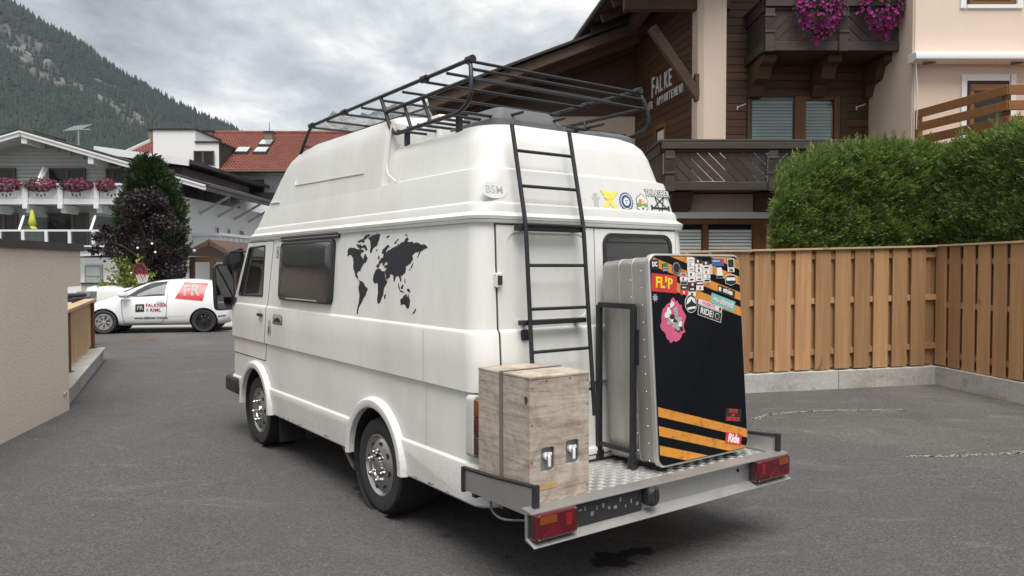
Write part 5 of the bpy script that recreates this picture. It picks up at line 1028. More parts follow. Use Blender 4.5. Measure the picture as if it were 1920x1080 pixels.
def wing():
    c = empty('rendered_house', (7, 13.4, 0), 0, 'pale apricot rendered house with white window surrounds and awning above a terrace', 'building'); Y = 13.4
    b = MB(); b.loft([[(x - 7, y - Y, z) for x, y in ((6.93, 13.4), (14, 13.4), (14, 22), (6.93, 22))] for z in (0, 10)]); wl = b.build('wall', MT['beige_plaster'], c)
    def win(x0, x1, y0, y1, surround=12):
        w = empty('window'); w.parent = c
        def q(n, m, a, b_, t, bt, d0, d1): p0 = at(a, bt, Y); p1 = at(b_, t, Y); return MB().box(p0.x - 7, p1.x - 7, d0, d1, p0.z, p1.z).build(n, m, w, bevel=.004)
        s = surround; q('surround', MT['white_paint'], x0 - s, x0, y0 - s, y1 + s * .6, -.03, .01); q('surround', MT['white_paint'], x1, x1 + s, y0 - s, y1 + s * .6, -.03, .01); q('surround', MT['white_paint'], x0, x1, y0 - s, y0, -.03, .01); q('surround', MT['white_paint'], x0, x1, y1, y1 + s * .6, -.03, .01)
        q('reveal', MT['dark_fill'], x0, x1, y0, y1, -.008, .01); q('frame', MT['terrace_wood'], x0 + 5, x1 - 3, y0 + 6, y1 - 1, -.016, -.009); q('pane', MT['window_dark'], x0 + 13, x1 - 12, y0 + 14, y1 - 8, -.022, -.017); q('blind_strip', MT['terrace_wood'], x0 + 8, x1 - 8, y0 + 10, y0 + 18, -.026, -.0225)
    win(1812, 1906, -70, 9); win(1812, 1892, 152, 262)
    a = at(1709, 109, 13.25); q = MB(); pf = [(-.16, .02), (-.14, .07), (-.05, .085), (.13, .085), (.13, -.075), (-.06, -.085), (-.15, -.05)]; q.prism(pf, lambda y, z: (a.x - 7, a.y - Y + y, a.z + z), lambda y, z: (6.5, a.y - Y + y, a.z + z)); aw = q.build('awning_cassette', MT['white_paint'], c, smooth=30, bevel=.008)
    for k, px in enumerate((1730, 1895)): p = at(px, 120, 13.2); MB().bar((p.x - 7, -.22, p.z), (p.x + .22 - 7, -.2, p.z + .03), .03, .03).build('awning_arm', MT['gutter_metal'], aw)
    MB().tube([(at(1717, 116, 13.2).x - 7, -.2, a.z - .05), (at(1722, 160, 13.2).x - 7, -.18, 4.6), (at(1724, 230, 13.2).x - 7, -.1, 4.0)], .008, 6).build('crank_cord', MT['white_paint'], aw)
    MB().tube([(-.04, -.03, 0), (-.04, -.03, 9)], .012, 6).build('cable', MT['beige_plaster'], c)
wing()
def terrace():
    c = empty('terrace_railing', (7.3, 11.6, 0), 0, 'brown plank terrace railing standing above the hedge', 'railing'); k = Vector((7.3, 11.6, 0)); TW = MT['terrace_wood']
    p0, p1, p2 = Vector((7.02, 13.36, 0)), Vector((7.40, 11.53, 0)), Vector((11.5, 11.4, 0))
    for z in (4.27, 4.04, 3.81):
        for a, b in ((p0, p1), (p1, p2)):
            A = a - k; B = b - k; MB().bar((A.x, A.y, z), (B.x, B.y, z), .035, .145).build('plank', TW, c, bevel=.006)
    for p in (p0 + (p1 - p0) * .04, p1 + Vector((.06, .06, 0)), p1.lerp(p2, .4), p1.lerp(p2, .8)):
        q = p - k; MB().box(q.x - .045, q.x + .045, q.y + .03, q.y + .11, 3.4, 4.34).build('post', TW, c, bevel=.006)
    for a, b in ((p0, p1), (p1, p2)):
        A = a - k; B = b - k; MB().bar((A.x, A.y, 3.50), (B.x, B.y, 3.50), .06, .30).build('fascia', TW, c)
    q = MB(); q.loft([[(p.x - k.x, p.y - k.y, z) for p in (p0, p1 + Vector((.03, .03, 0)), p2, Vector((11.5, 13.36, 0)))] for z in (3.3, 3.5)]); q.build('deck', TW, c)
terrace()
def flowers(name, loc, label, cat, rx, ry, rz, nf, seed, col, fr_=.036, droop=True, nl=None, group=None):
    rs = np.random.default_rng(seed); e = empty(name, loc, 0, label, cat, group)
    def samp(n):
        u = unit(rs.normal(size=(n, 3))); u[:, 1] = -np.abs(u[:, 1]) * .9 + .1; r = (.72 + .3 * rs.random(n))[:, None]; P = u * r * np.array([[rx, ry, rz]])
        if droop: P[:, 0] *= np.where(P[:, 2] < 0, 1 + .55 * P[:, 2] / rz, 1); P[:, 2] -= np.where(P[:, 2] < 0, .25, 0) * rz * np.abs(rs.normal(size=n)) * .6
        return P, u
    P, u = samp(nf); D = unit(u + np.array([[0, -.5, .15]]) + rs.normal(size=u.shape) * .35); S = unit(np.cross(D, rs.normal(size=D.shape))); T = np.cross(D, S); Vs = [P - D * fr_ * .5]; rad = fr_ * (.75 + .45 * rs.random(nf)); K = 10
    for k in range(K):
        a = 2 * math.pi * k / K; rr = (1.0 if k % 2 else .82); Vs.append(P + (S * math.cos(a) + T * math.sin(a)) * (rad * rr)[:, None])
    V = np.stack(Vs, 1).reshape(-1, 3); F = np.concatenate([np.stack([np.arange(nf) * (K + 1), np.arange(nf) * (K + 1) + 1 + k, np.arange(nf) * (K + 1) + 1 + (k + 1) % K], 1) for k in range(K)]); tt = np.repeat(rs.random(nf)[:, None], K + 1, 1); tt[:, 0] *= .3
    npmesh('blossoms', V, F, MT[col], e, attr=tt.ravel(), kind='stuff')
    n = nl or nf * 2; P, u = samp(n); V, F, t = sprays(P * .93, u + rs.normal(size=u.shape) * .5, np.full(n, fr_ * 1.8), rs, 4, .7, .14); npmesh('leaves', V, F, MT['bedding_leaf'], e, attr=t, kind='stuff')
leafmat('petunia', (.24, .012, .14), (.62, .05, .40), .5, .3); leafmat('bedding_leaf', (.012, .03, .01), (.06, .10, .025), .6, .2); leafmat('geranium', (.10, .02, .07), (.42, .07, .14), .5, .3)
p = at(1537, 18, 13.72); flowers('hanging_petunias', p, 'magenta petunias spilling over the middle of the upper balcony', 'flowers', .50, .22, .46, 300, 1, 'petunia', group='petunias on the upper balcony')
p = at(1656, 12, 13.72); flowers('hanging_petunias', p, 'magenta petunias spilling over the upper balcony beside the rendered house', 'flowers', .46, .22, .48, 300, 2, 'petunia', group='petunias on the upper balcony')
# ================================================================ left side of the yard and the village behind
def wb_(mb, name, mat, e, **k):                      # build in world coordinates under a thing standing at e.location (no rotation)
    o = mb.build(name, mat, e, **k); r = e
    while r.parent: r = r.parent
    o.matrix_parent_inverse = Matrix.Translation(-Vector(r.location)) if e is r or e.type == 'EMPTY' else Matrix.Identity(4); return o
def sub(name, e): o = empty(name); o.parent = e; return o
def left_wall():
    S0, d = Vector((-4.71, 7.06, 0)), Vector((-.2, .98, 0)).normalized(); n = Vector((-d.y, d.x, 0)); n = n if n.x < 0 else -n
    e = empty('stucco_wall', S0, 0, 'beige stucco wall with dark metal coping at the yard entrance', 'wall'); P = lambda t, z, k=0: tuple((d * t + n * k) + Vector((0, 0, z)))
    poly = [(-5, -.1), (1.70, -.1), (1.70, 1.405), (2.13, 1.405), (2.13, 1.86), (-5, 1.83)]
    MB().prism(poly, lambda t, z: P(t, z), lambda t, z: P(t, z, .28)).build('wall', MT['stucco'], e, bevel=.006)
    for a, b in ((-5, -1.3), (-1.29, .55), (.56, 2.16)):
        q = MB(); q.loft([[P(a, 1.832 + (a + 5) * .0042 - .045, -.03), P(a, 1.835 + (a + 5) * .0042 + .035, -.03), P(a, 1.85 + (a + 5) * .0042 + .04, .33), P(a, 1.79 + (a + 5) * .0042, .33)], [P(b, 1.832 + (b + 5) * .0042 - .045, -.03), P(b, 1.835 + (b + 5) * .0042 + .035, -.03), P(b, 1.85 + (b + 5) * .0042 + .04, .33), P(b, 1.79 + (b + 5) * .0042, .33)]]); q.build('coping', simple('coping', (.045, .040, .042), .5, .3, .2, 6) if 'coping' not in MT else MT['coping'], e)
left_wall()
def balustrade():
    A, B = Vector((-5.02, 8.55, 0)), Vector((-7.12, 13.35, 0)); d = (B - A).normalized(); n = Vector((-d.y, d.x, 0)); n = n if n.x < 0 else -n; L = (B - A).length
    k = empty('concrete_step', A, 0, 'pale concrete step along the foot of the slatted balustrade', 'step'); q = MB()
    q.loft([[tuple(d * t + n * s + Vector((0, 0, z))) for t, s in ((0, 0), (L, 0), (L, .5), (0, .5))] for z in (-.05, .185)]); q.build('step', MT['concrete'], k, bevel=.01)
    q = MB(); q.loft([[tuple(d * t + n * s + Vector((0, 0, z))) for t, s in ((-.0, -.03), (L + .03, -.03), (L + .03, .52), (0, .52))] for z in (.187, .225)]); q.build('slab', MT['concrete'], k, bevel=.008)
    e = empty('slatted_balustrade', A, 0, 'low wooden slatted balustrade with pale handrail on a concrete step', 'balustrade'); o = .19; ang = math.atan2(d.y, d.x)
    sl = MB().box(0, .078, -.011, .011, 0, .76).build('slat', MT['balustrade_wood'], e, bevel=.003); t = .0; i = 0
    while t < L - .12:
        c = sl if i == 0 else sl.copy()
        if i: COL.objects.link(c); c.parent = e
        p = d * t + n * o; c.location = (p.x, p.y, .265); c.rotation_euler = (0, 0, ang); t += .086; i += 1
    for t in (.0, L * .36, L - .07):
        p = d * t + n * (o - .03); MB().box(p.x - .028, p.x + .028, p.y - .028, p.y + .028, .226, 1.03).build('post', wood('post_wood', (.20, .085, .04), (.12, .05, .025), 2) if 'post_wood' not in MT else MT['post_wood'], e); MB().box(p.x - .055, p.x + .055, p.y - .055, p.y + .055, .226, .236).build('post_plate', MT['post_wood'], e)
    a = n * o; b = d * L + n * o
    MB().bar((a.x, a.y, 1.055), (b.x, b.y, 1.055), .17, .05).build('handrail', MT['larch_cap'], e, bevel=.008)
    for z in (.32, .97): MB().bar((a.x + n.x * .03, a.y + n.y * .03, z), (b.x + n.x * .03, b.y + n.y * .03, z), .035, .06).build('rail', MT['balustrade_wood'], e)
balustrade()
# ---- pale paving beyond the yard, edge line, manhole
q = MB(); q.add([(-13.5, 19.0, .004), (-6.2, 19.55, .004), (-5.9, 19.72, .004), (-13.5, 19.2, .004)], [(0, 1, 2, 3)]); tag(q.build('road_line', simple('line_paint', (.62, .58, .36), .8, var=.25, scale=20)), kind='structure')
q = MB(); q.add([(-22, 20.0, .004), (-2, 20.9, .004), (-2, 34, .004), (-22, 34, .004)], [(0, 1, 2, 3)]); tag(q.build('pavement', simple('paving', (.34, .335, .32), .9, var=.12, scale=3, bump=.3)), kind='structure')
mh = MB(); mh.lathe([(.001, .010), (.30, .010), (.31, .006), (.36, .008), (.38, .001)], 28, (-8.35, 17.2, 0)); 
o = mh.build('manhole_cover', simple('iron', (.13, .07, .06), .8, .3, .4, 14)); tag(o, 'round rusty iron manhole cover set in the asphalt', 'manhole')
# chalky arc scuffed on the asphalt
ck = simple('chalk', (.30, .295, .28), .95, var=.35, scale=30)
def arc_line(pts, w, name, seed=1):           # worn chalky trace: many small specks
    rg = random.Random(seed); q = MB(); pts = [Vector(p) for p in pts]
    for a, b in zip(pts, pts[1:]):
        L = (b - a).length; t = (b - a).normalized(); nn = Vector((-t.y, t.x, 0))
        for k in range(int(L / .006)):
            c = a.lerp(b, rg.random()) + nn * rg.gauss(0, w); s = rg.uniform(.004, .012); l = rg.uniform(.006, .03); q.add([tuple(c - t * l - nn * s), tuple(c + t * l - nn * s * .4), tuple(c + t * l * .8 + nn * s), tuple(c - t * l * .6 + nn * s * .7)], [(0, 1, 2, 3)])
    tag(q.build(name, ck), kind='structure')
def gp(x, y, z=.004): a = (x - 960) / FPX; b = (540 - y) / FPX; d = Vector((a, _cp + b * _sp, b * _cp - _sp)); t = (z - CAM_H) / d.z; return Vector((d.x * t, d.y * t, z))
arc_line([gp(x, y) for x, y in ((1412, 786), (1440, 778), (1480, 773), (1540, 770), (1620, 769), (1700, 768))], .018, 'scuff_line')
arc_line([gp(x, y) for x, y in ((1700, 856), (1760, 855), (1850, 852), (1940, 846))], .016, 'scuff_line', 2)
# ---------------------------------------------------------------- parked hatchback
paint('car_white', (.78, .785, .79), (.70, .70, .70), .22, .7); simple('car_glass', (.05, .06, .058), .05, var=.5, scale=2, spec=.4); simple('car_red', (.55, .025, .045), .35, coat=.3)
from mathutils.bvhtree import BVHTree
def hatchback():
    th = R(12); ax = Vector((-math.cos(th), -math.sin(th), 0)); e = empty('hatchback_car', (-10.05, 19.34, 0), math.pi + th, 'white three-door hatchback with red and black company lettering', 'car')
    # local: x forward (front axle at 0), y: left of travel is towards the camera
    ST = [(.74, .30, .52, .55, .50, .38), (.62, .20, .60, .65, .72, .58), (.20, .17, .72, .79, .80, .66), (-.22, .17, .84, .93, .82, .66), (-.58, .17, .87, 1.11, .825, .62), (-.95, .17, .89, 1.255, .83, .58), (-1.38, .17, .915, 1.315, .83, .565), (-1.95, .17, .94, 1.325, .83, .56), (-2.40, .17, .95, 1.285, .825, .555), (-2.72, .18, .94, 1.16, .81, .56), (-2.86, .22, .84, .93, .78, .60), (-2.92, .30, .60, .66, .70, .55)]
    rings = []
    for x, zb, zs, zt, w, wr in ST:
        h = [(0, zb), (w * .85, zb), (w * .99, zb + .10), (w * 1.0, zb + (zs - zb) * .55), (w * .965, zs), (wr, zt - .045), (wr * .78, zt), (0, zt + .012)]
        rings.append([(x, -y, z) for y, z in h] + [(x, y, z) for y, z in reversed(h[1:-1])])
    body = MB().loft(rings).build('body', MT['car_white'], e)
    s = body.modifiers.new('s', 'SUBSURF'); s.levels = 2; s.render_levels = 2; bpy.context.view_layer.update(); dg = bpy.context.evaluated_depsgraph_get(); me = bpy.data.meshes.new_from_object(body.evaluated_get(dg), depsgraph=dg); body.modifiers.clear(); body.data = me; shade(me, 45)
    bm = bmesh.new(); bm.from_mesh(me); bv = BVHTree.FromBMesh(bm); bm.free()
    WX = (0.0, -2.28); cuts = []
    for x in WX:
        for y0, y1 in ((-1.2, -.56), (.56, 1.2)): c = MB(); c.lathe([(.335, y0), (.335, y1)], 28, (x, 0, .285), (0, 1, 0), True); cuts.append(c.build('cut', MT['car_white'], e))
    boolcut(body, cuts, 40)
    for x in WX:
        q = MB(); q.lathe([(.33, -.70), (.33, .70)], 24, (x, 0, .285), (0, 1, 0)); q.build('wheel_well', MT['chassis_black'], body)
    def proj_me(me_, lift, sgn=1):
        for v in me_.vertices:
            h = bv.ray_cast(Vector((v.co.x, 2 * sgn, v.co.z)), Vector((0, -sgn, 0)))
            v.co.y = (h[0].y if h[0] else v.co.y) + sgn * lift
        me_.update()
    def patch(name, poly, mat, lift, parent=body, sgn=1, cuts_=3):
        b = bmesh.new(); vs_ = [b.verts.new((x, 0, z)) for x, z in poly]; b.faces.new(vs_); bmesh.ops.triangulate(b, faces=b.faces[:]); bmesh.ops.subdivide_edges(b, edges=b.edges[:], cuts=cuts_, use_grid_fill=True)
        m_ = bpy.data.meshes.new(name); b.to_mesh(m_); b.free(); m_.materials.append(mat); proj_me(m_, lift, sgn); shade(m_, 60); return link(name, m_, parent)
    def ctext(t, size, mat, x, z, lift, sx=1, off=0, align='LEFT', shear=0):
        o = text('lettering', t, size, mat, body, frame((x, 0, z), (-1, 0, 0), (0, 0, 1)), .0002, align, sx, shear, off); proj_me(o.data, lift)
    for sg in (1, -1):
        win = [(-.52, .885), (-1.38, .925), (-1.40, 1.245), (-1.22, 1.235), (-1.0, 1.195), (-.76, 1.07)]; patch('side_window', win, MT['car_glass'], .006, sgn=sg)
        if sg == -1: patch('rear_side_window', [(-1.50, .94), (-2.35, .97), (-2.25, 1.21), (-1.95, 1.245), (-1.50, 1.25)], MT['car_glass'], .006, sgn=sg)
    def strip(pts, w, mat, lift, name):
        b = MB(); r = []
        for i, p in enumerate(pts):
            t = (Vector(pts[min(i + 1, len(pts) - 1)]) - Vector(pts[max(i - 1, 0)])).normalized(); nn = Vector((-t.y, t.x)) * w; r.append([(p[0] + nn.x, 0, p[1] + nn.y), (p[0] - nn.x, 0, p[1] - nn.y)])
        b.loft(r, False, False); o = b.build(name, mat, body); proj_me(o.data, lift); return o
    den = lambda P_: [tuple(Vector(a).lerp(Vector(b), k / 6)) for a, b in zip(P_, P_[1:]) for k in range(6)] + [P_[-1]]
    JT = simple('car_joint', (.10, .10, .10), .7)
    strip(den([(-.40, .86), (-.42, .50), (-.46, .24), (-1.30, .24), (-1.42, .45), (-1.44, .92), (-1.43, 1.26)]), .006, JT, .004, 'door_gap'); strip(den([(-.48, .885), (-.80, 1.10), (-1.05, 1.225), (-1.42, 1.262)]), .012, MT['black_plastic'], .008, 'window_trim')
    strip(den([(-.05 - .45, .40), (-1.0, .40), (-1.85, .42)]), .005, simple('crease', (.6, .6, .6), .4), .003, 'crease')
    # windscreen and rear screen as set-in glass
    for pts in ([(-.24, .945), (-.88, 1.235)], ):
        (x0, z0), (x1, z1) = pts; q = MB(); q.add([(x0, -.60, z0 + .0), (x0 + .03, 0, z0 + .012), (x0, .60, z0), (x1, .50, z1 + .012), (x1, 0, z1 + .035), (x1, -.50, z1 + .012)], [(0, 1, 4, 5), (1, 2, 3, 4)]); q.build('windscreen', MT['car_glass'], body, smooth=60)
    patch('logo_panel', [(-1.66 - .14, 1.30 - .05), (-2.36, 1.215), (-2.26, .79), (-1.62, .86)], MT['car_red'], .012, cuts_=9); ctext('FR', .36, MT['print_white'], -1.80, 1.035, .024, 1.0, .010)
    patch('logo_square', [(-.72, .715), (-.92, .72), (-.92, .535), (-.72, .53)], MT['print_black'], .008); ctext('FR', .13, MT['print_white'], -.755, .625, .012, 1.0, .004)
    ctext('FALKNER', .115, MT['car_red'], -.95, .685, .008, 1.0, .002); ctext('&', .10, MT['print_grey'], -.96, .575, .008); ctext('RIML', .115, MT['car_red'], -1.05, .57, .008, 1.05, .002); ctext('www.falkner-riml.at', .085, MT['print_black'], -.70, .38, .008, 1.1, .002)
    for k, w_ in enumerate(('Trockenbau', 'Innenausbau', 'Bodenbeläge')[:0] or ('Trockenbau', 'Innenausbau', 'Fassaden')): ctext(w_, .05, MT['car_red'], -1.50, 1.16 - k * .05, .008) if 0 else None
    for k in range(3): strip(den([(-1.50, 1.165 - .05 * k), (-1.72 - .06 * (k > 0), 1.168 - .05 * k)]), .010, MT['print_palepink'], .009, 'lettering')
    q = MB(); q.bar((-1.20, .845, .80), (-1.38, .85, .805), .03, .03); q.build('door_handle', MT['car_white'], body, bevel=.01)
    q = MB(); q.loft([[(x, y, z) for x, z in rrect(-.58 + i, -.38 - i, .90 + i, 1.02 - i, .03)] for y, i in ((.86, .02), (.92, .0), (1.0, .0), (1.03, .03))]); q.build('door_mirror', MT['car_white'], body, smooth=40)
    q = MB(); q.loft([[(x, y, z) for x, z in ((-.36, .88), (-.62, .88), (-.44, .98))] for y in (.80, .83)]); q.build('mirror_base', MT['black_plastic'], body)
    strip(den([(.60, .62), (.45, .64), (.28, .68)]), .05, simple('headlamp', (.4, .42, .45), .1, .3, coat=.6), .008, 'headlight'); strip(den([(-2.62, .40), (-2.80, .42)]), .012, MT['black_plastic'], .01, 'bumper_trim'); strip(den([(-2.66, .80), (-2.80, .82)]), .08, MT['lamp_red'], .008, 'rear_light')
    patch('sill', [(-.36, .20), (-1.92, .20), (-1.92, .235), (-.36, .235)], simple('sill', (.5, .5, .5), .5), .006)
    for x in WX:
        for sg in (1, -1):
            y = .70 * sg
            hub = MB(); hub.lathe([(.001, 0), (.1, 0), (.1, .1), (.001, .1)], 16, (0, 0, 0), (0, 1, 0)); w = hub.build('wheel', MT['chassis_black'], e); w.location = (x, y - .05 * sg, .287); w.rotation_euler = (0, .3, 0 if sg == 1 else math.pi)
            ty = MB(); ty.lathe([(.19, .13), (.25, .145), (.28, .13), (.288, .10), (.288, .0), (.27, -.03), (.19, -.03)], 36, (0, 0, 0), (0, 1, 0)); ty.build('tyre', MT['tyre'], w, smooth=35)
            al = x == 0.0
            r = MB(); r.lathe([(.195, .125), (.195, .14), (.182, .142), (.175, .115), (.175, .07), (.001, .07)], 32, (0, 0, 0), (0, 1, 0)); r.build('rim', MT['alu_edge'] if al else MT['black_plastic'], w, smooth=35)
            if al:
                for k in range(7):
                    for dlt in (-.13, .13):
                        a = 2 * math.pi * k / 7; a2 = a + dlt; MB().bar((.03 * math.cos(a), .125, .03 * math.sin(a)), (.18 * math.cos(a2), .132, .18 * math.sin(a2)), .020, .02, (0, 1, 0)).build('spoke', MT['alu_edge'], w)
            else:
                for k in range(9): a = 2 * math.pi * k / 9; q = MB(); q.lathe([(.018, .071), (.018, .073), (.001, .074)], 8, (.125 * math.cos(a), 0, .125 * math.sin(a)), (0, 1, 0)); q.build('vent_hole', MT['alloy_worn'] if k in (2, 3, 4) else MT['chassis_black'], w)
            q = MB(); q.lathe([(.04, .12), (.04, .14), (.001, .145)], 14, (0, 0, 0), (0, 1, 0)); q.build('hub_cap', MT['alu_edge'] if al else MT['black_plastic'], w, smooth=40)
hatchback()
# ---------------------------------------------------------------- alpine house with flower balcony
simple('grey_siding', (.42, .44, .42), .75, var=.10, scale=2); simple('white_timber', (.68, .69, .69), .6, var=.06); simple('brown_trim', (.10, .05, .03), .6)
glass('rail_glass', (.62, .66, .66), 1.45, .15); plaster('house_white', (.74, .745, .74), 30, .2, .05)
def window_at(e, x0, x1, y0, y1, Y, fm='brown_trim', mull=(), pm='window_dark'):
    w = sub('window', e); a = at(x0, y1, Y); b = at(x1, y0, Y); t = .09
    bx = lambda n, m, *q: wb_(MB().box(*q), n, m, w)
    bx('pane', MT[pm], a.x + t, b.x - t, Y - .05, Y - .03, a.z + t, b.z - t)
    for q in ((a.x, a.x + t, a.z, b.z), (b.x - t, b.x, a.z, b.z)): bx('frame', MT[fm], q[0], q[1], Y - .09, Y, q[2], q[3])
    bx('frame', MT[fm], a.x + t, b.x - t, Y - .09, Y, b.z - t, b.z); bx('sill', MT['white_timber'], a.x - .05, b.x + .05, Y - .14, Y, a.z - .06, a.z)
    for m in mull: x = at(m, y0, Y).x; bx('mullion', MT[fm], x - .08, x + .08, Y - .085, Y - .02, a.z, b.z - t)
def alpine_house():
    Y = 40.0; e = empty('alpine_house', (-25, 41, 0), 0, 'grey timber clad house with white gable roof and glass balcony', 'building')
    xr = -17.2; xl = -35
    B = lambda n, m, *q, p=None: wb_(MB().box(*q), n, MT[m], p or e)
    B('wall', 'house_white', xl, xr, Y + .06, Y + 14, 0, 5.3)
    ridge = at(42, 252, 38.6); zr = ridge.z; slope = .292; xr_ = ridge.x
    # clapboard front, cut to the gable
    q = MB(); z = .2; k = .19
    while z < zr - .5:
        half = min((zr - .35 - z) / slope, 99); a = max(xl, xr_ - half); b = min(xr, xr_ + half)
        q.add([(a, Y - .09, z), (b, Y - .09, z), (b, Y - .01, z + k), (a, Y - .01, z + k), (a, Y, z), (b, Y, z)], [(0, 1, 2, 3), (4, 5, 1, 0)]); z += k
    wb_(q, 'siding', MT['grey_siding'], e)
    q = MB(); q.add([(xl, Y + .08, 0), (xr, Y + .08, 0), (xr, Y + .08, 5.6), (xr_, Y + .08, zr), (xl, Y + .08, 5.6)], [(0, 1, 2, 3, 4)]); wb_(q, 'gable', MT['grey_siding'], e)
    # roof
    roof_ = sub('roof', e)
    for sg, xe in ((1, at(380, 0, 38.5).x + .1), (-1, xr_ - 12)):
        ze = zr - slope * abs(xe - xr_)
        q = MB(); q.loft([[(xr_, y, zr - .02), (xe, y, ze - .02), (xe, y, ze + .16), (xr_, y, zr + .16)] for y in (38.5, Y + 14.6)]); wb_(q, 'roof_plane', MT['grey_siding'], roof_)
        q = MB(); q.loft([[(xr_, y, zr + .165), (xe + .1 * sg, y, ze + .135), (xe + .1 * sg, y, ze + .22), (xr_, y, zr + .25)] for y in (38.35, Y + 14.7)]); wb_(q, 'roof_covering', MT['roof_dark'], roof_)
        q = MB(); q.bar((xr_, 38.44, zr + .02), (xe, 38.44, ze + .02), .06, .26); wb_(q, 'verge_board', MT['white_timber'], roof_); q = MB(); q.bar((xr_, 38.38, zr + .12), (xe, 38.38, ze + .12), .05, .10); wb_(q, 'verge_board', MT['white_timber'], roof_)
        if sg > 0:
            q = MB(); q.tube([(xe + .08, 38.4, ze + .1), (xe + .08, Y + 14.6, ze + .1)], .09, 8); wb_(q, 'gutter', MT['gutter_metal'], roof_)
            for i in range(4):
                y = Y + 2.4 + i * 2.6; q = MB(); q.bar((xe - .3, y, ze - .05), (xr, y, ze - 1.0), .10, .12); q.bar((xe - .2, y, ze + .02), (xr, y, ze + .40), .12, .14); wb_(q, 'bracket', MT['grey_siding'], roof_)
    for px, py in ((45, 262), (170, 300)):
        p = at(px, py, 38.5); B('purlin', 'white_timber', p.x - .14, p.x + .14, 38.5, Y, p.z - .18, p.z + .18, p=roof_)
    q = MB(); p = at(90, 246, 42); q.loft([[(p.x - .55, 41.6, p.z), (p.x + .55, 41.6, p.z - .35), (p.x + .5, 41.6, p.z - .6), (p.x - .5, 41.6, p.z - .25)], [(p.x - .55, 42.8, p.z), (p.x + .55, 42.8, p.z - .35), (p.x + .5, 42.8, p.z - .6), (p.x - .5, 42.8, p.z - .25)]]); wb_(q, 'roof_vent', MT['roof_dark'], roof_)
    for x0, x1, y0, y1, m in ((-40, 30, 315, 362, ()), (84, 161, 315, 362, (127,)), (200, 240, 316, 362, (213,)), (-30, 34, 400, 468, (8,)), (92, 166, 399, 468, (137,))): window_at(e, x0, x1, y0, y1, Y - .10, mull=m)
    # side wall openings
    for yy in (44.6, 46.4, 48.4):
        w = sub('window', e); wb_(MB().box(xr, xr + .05, yy, yy + (.45 if yy < 48 else .9), 2.2, 4.0), 'frame', MT['white_timber'], w); wb_(MB().box(xr + .04, xr + .06, yy + .08, yy + (.37 if yy < 48 else .8), 2.3, 3.9), 'pane', MT['window_dark'], w)
    # upper balcony, white carved timber
    b = sub('balcony', e); yf = 38.5; z0 = at(0, 383, yf).z; z1 = at(0, 372, yf).z; z2 = at(0, 346, yf).z; xe = at(238, 0, yf).x
    bx = lambda n, m, *q: wb_(MB().box(*q), n, MT[m], b)
    bx('floor', 'grey_siding', xl, xe, yf + .1, Y, z0 + .02, z1); bx('floor_beam', 'white_timber', xl, xe, yf - .04, yf + .1, z0, z1); bx('hand_rail', 'white_timber', xl, xe, yf - .12, yf + .1, z2 - .05, z2 + .06)
    x = xl; w = .16
    while x < xe - w: bx('panel_board', 'white_timber', x, x + w - .012, yf, yf + .04, z1 + .03, z2 - .06); x += w
    for px in (-20, 43, 109, 177): p = at(px, 0, yf).x; bx('post', 'white_timber', p - .13, p + .13, yf - .10, yf - .045, z0 - .02, z2 + .02); bx('corbel', 'white_timber', p - .12, p + .12, yf - .15, Y, z0 - .22, z0 - .02); bx('corbel', 'white_timber', p - .12, p + .12, yf + .15, Y, z0 - .42, z0 - .22)
    for px in (12, 77, 143, 209):
        for dx in (-7, 0, 7):
            p = at(px + dx, 365 if dx else 367, yf); q = MB(); q.add([(p.x - .06, yf - .004, p.z + .05), (p.x + .06, yf - .004, p.z + .05), (p.x, yf - .004, p.z - .10)], [(0, 1, 2)]); wb_(q, 'cut_out', MT['dark_fill'], b)
    # lower balcony with glass
    b2 = sub('glass_balcony', e); yf = 37.2; zt = at(0, 432, yf).z; zb = at(0, 463, yf).z; xe = at(240, 0, yf).x
    bx = lambda n, m, *q: wb_(MB().box(*q), n, MT[m], b2)
    bx('hand_rail', 'white_timber', xl, xe, yf - .05, yf + .05, zt - .05, zt + .04); bx('lower_rail', 'white_timber', xl, xe, yf - .04, yf + .04, zb, zb + .07); bx('floor', 'grey_siding', xl, xe, yf - .1, Y, zb - .45, zb - .2); bx('fascia', 'white_timber', xl, xe, yf - .16, yf - .1, zb - .5, zb - .17)
    ps = [-50, -8, 36, 80, 124, 169, 207, 240]
    for i, px in enumerate(ps):
        p = at(px, 0, yf).x; bx('post', 'white_timber', p - .07, p + .07, yf - .06, yf + .06, zb - .2, zt - .05)
        if i < len(ps) - 1: p2 = at(ps[i + 1], 0, yf).x; bx('glass_panel', 'rail_glass', p + .08, p2 - .08, yf - .01, yf + .01, zb + .08, zt - .06)
    bx('under_wall', 'house_white', xl, xe, Y - .3, Y - .05, 0, zb - .45)
    for px in (36, 170):                     # privacy screens
        a = at(px, 432, yf); c = at(px + 9, 405, 38.7); q = MB(); q.bar(tuple(a), tuple(c), .10, .10); wb_(q, 'screen_post', MT['white_timber'], b2); q = MB(); q.loft([[(a.x + k, a.y, a.z), (c.x + k, c.y, c.z), (c.x + .35 + k, Y, c.z), (a.x + .6 + k, Y, a.z)] for k in (0, .02)]); wb_(q, 'screen_panel', MT['rail_glass'], b2)
    a = at(68, 345, 38.5); q = MB(); q.bar(tuple(a), tuple(at(82, 314, 39.6)), .10, .10); q.loft([[(a.x + .1 + k, a.y, a.z), (at(82, 314, 39.6).x + k, 39.6, at(0, 314, 39.6).z), (at(88, 0, 40).x + k, 39.95, at(0, 314, 40).z), (at(88, 0, 40).x + k, 39.95, a.z)] for k in (0, .03)]); wb_(q, 'screen_panel', MT['white_timber'], b)
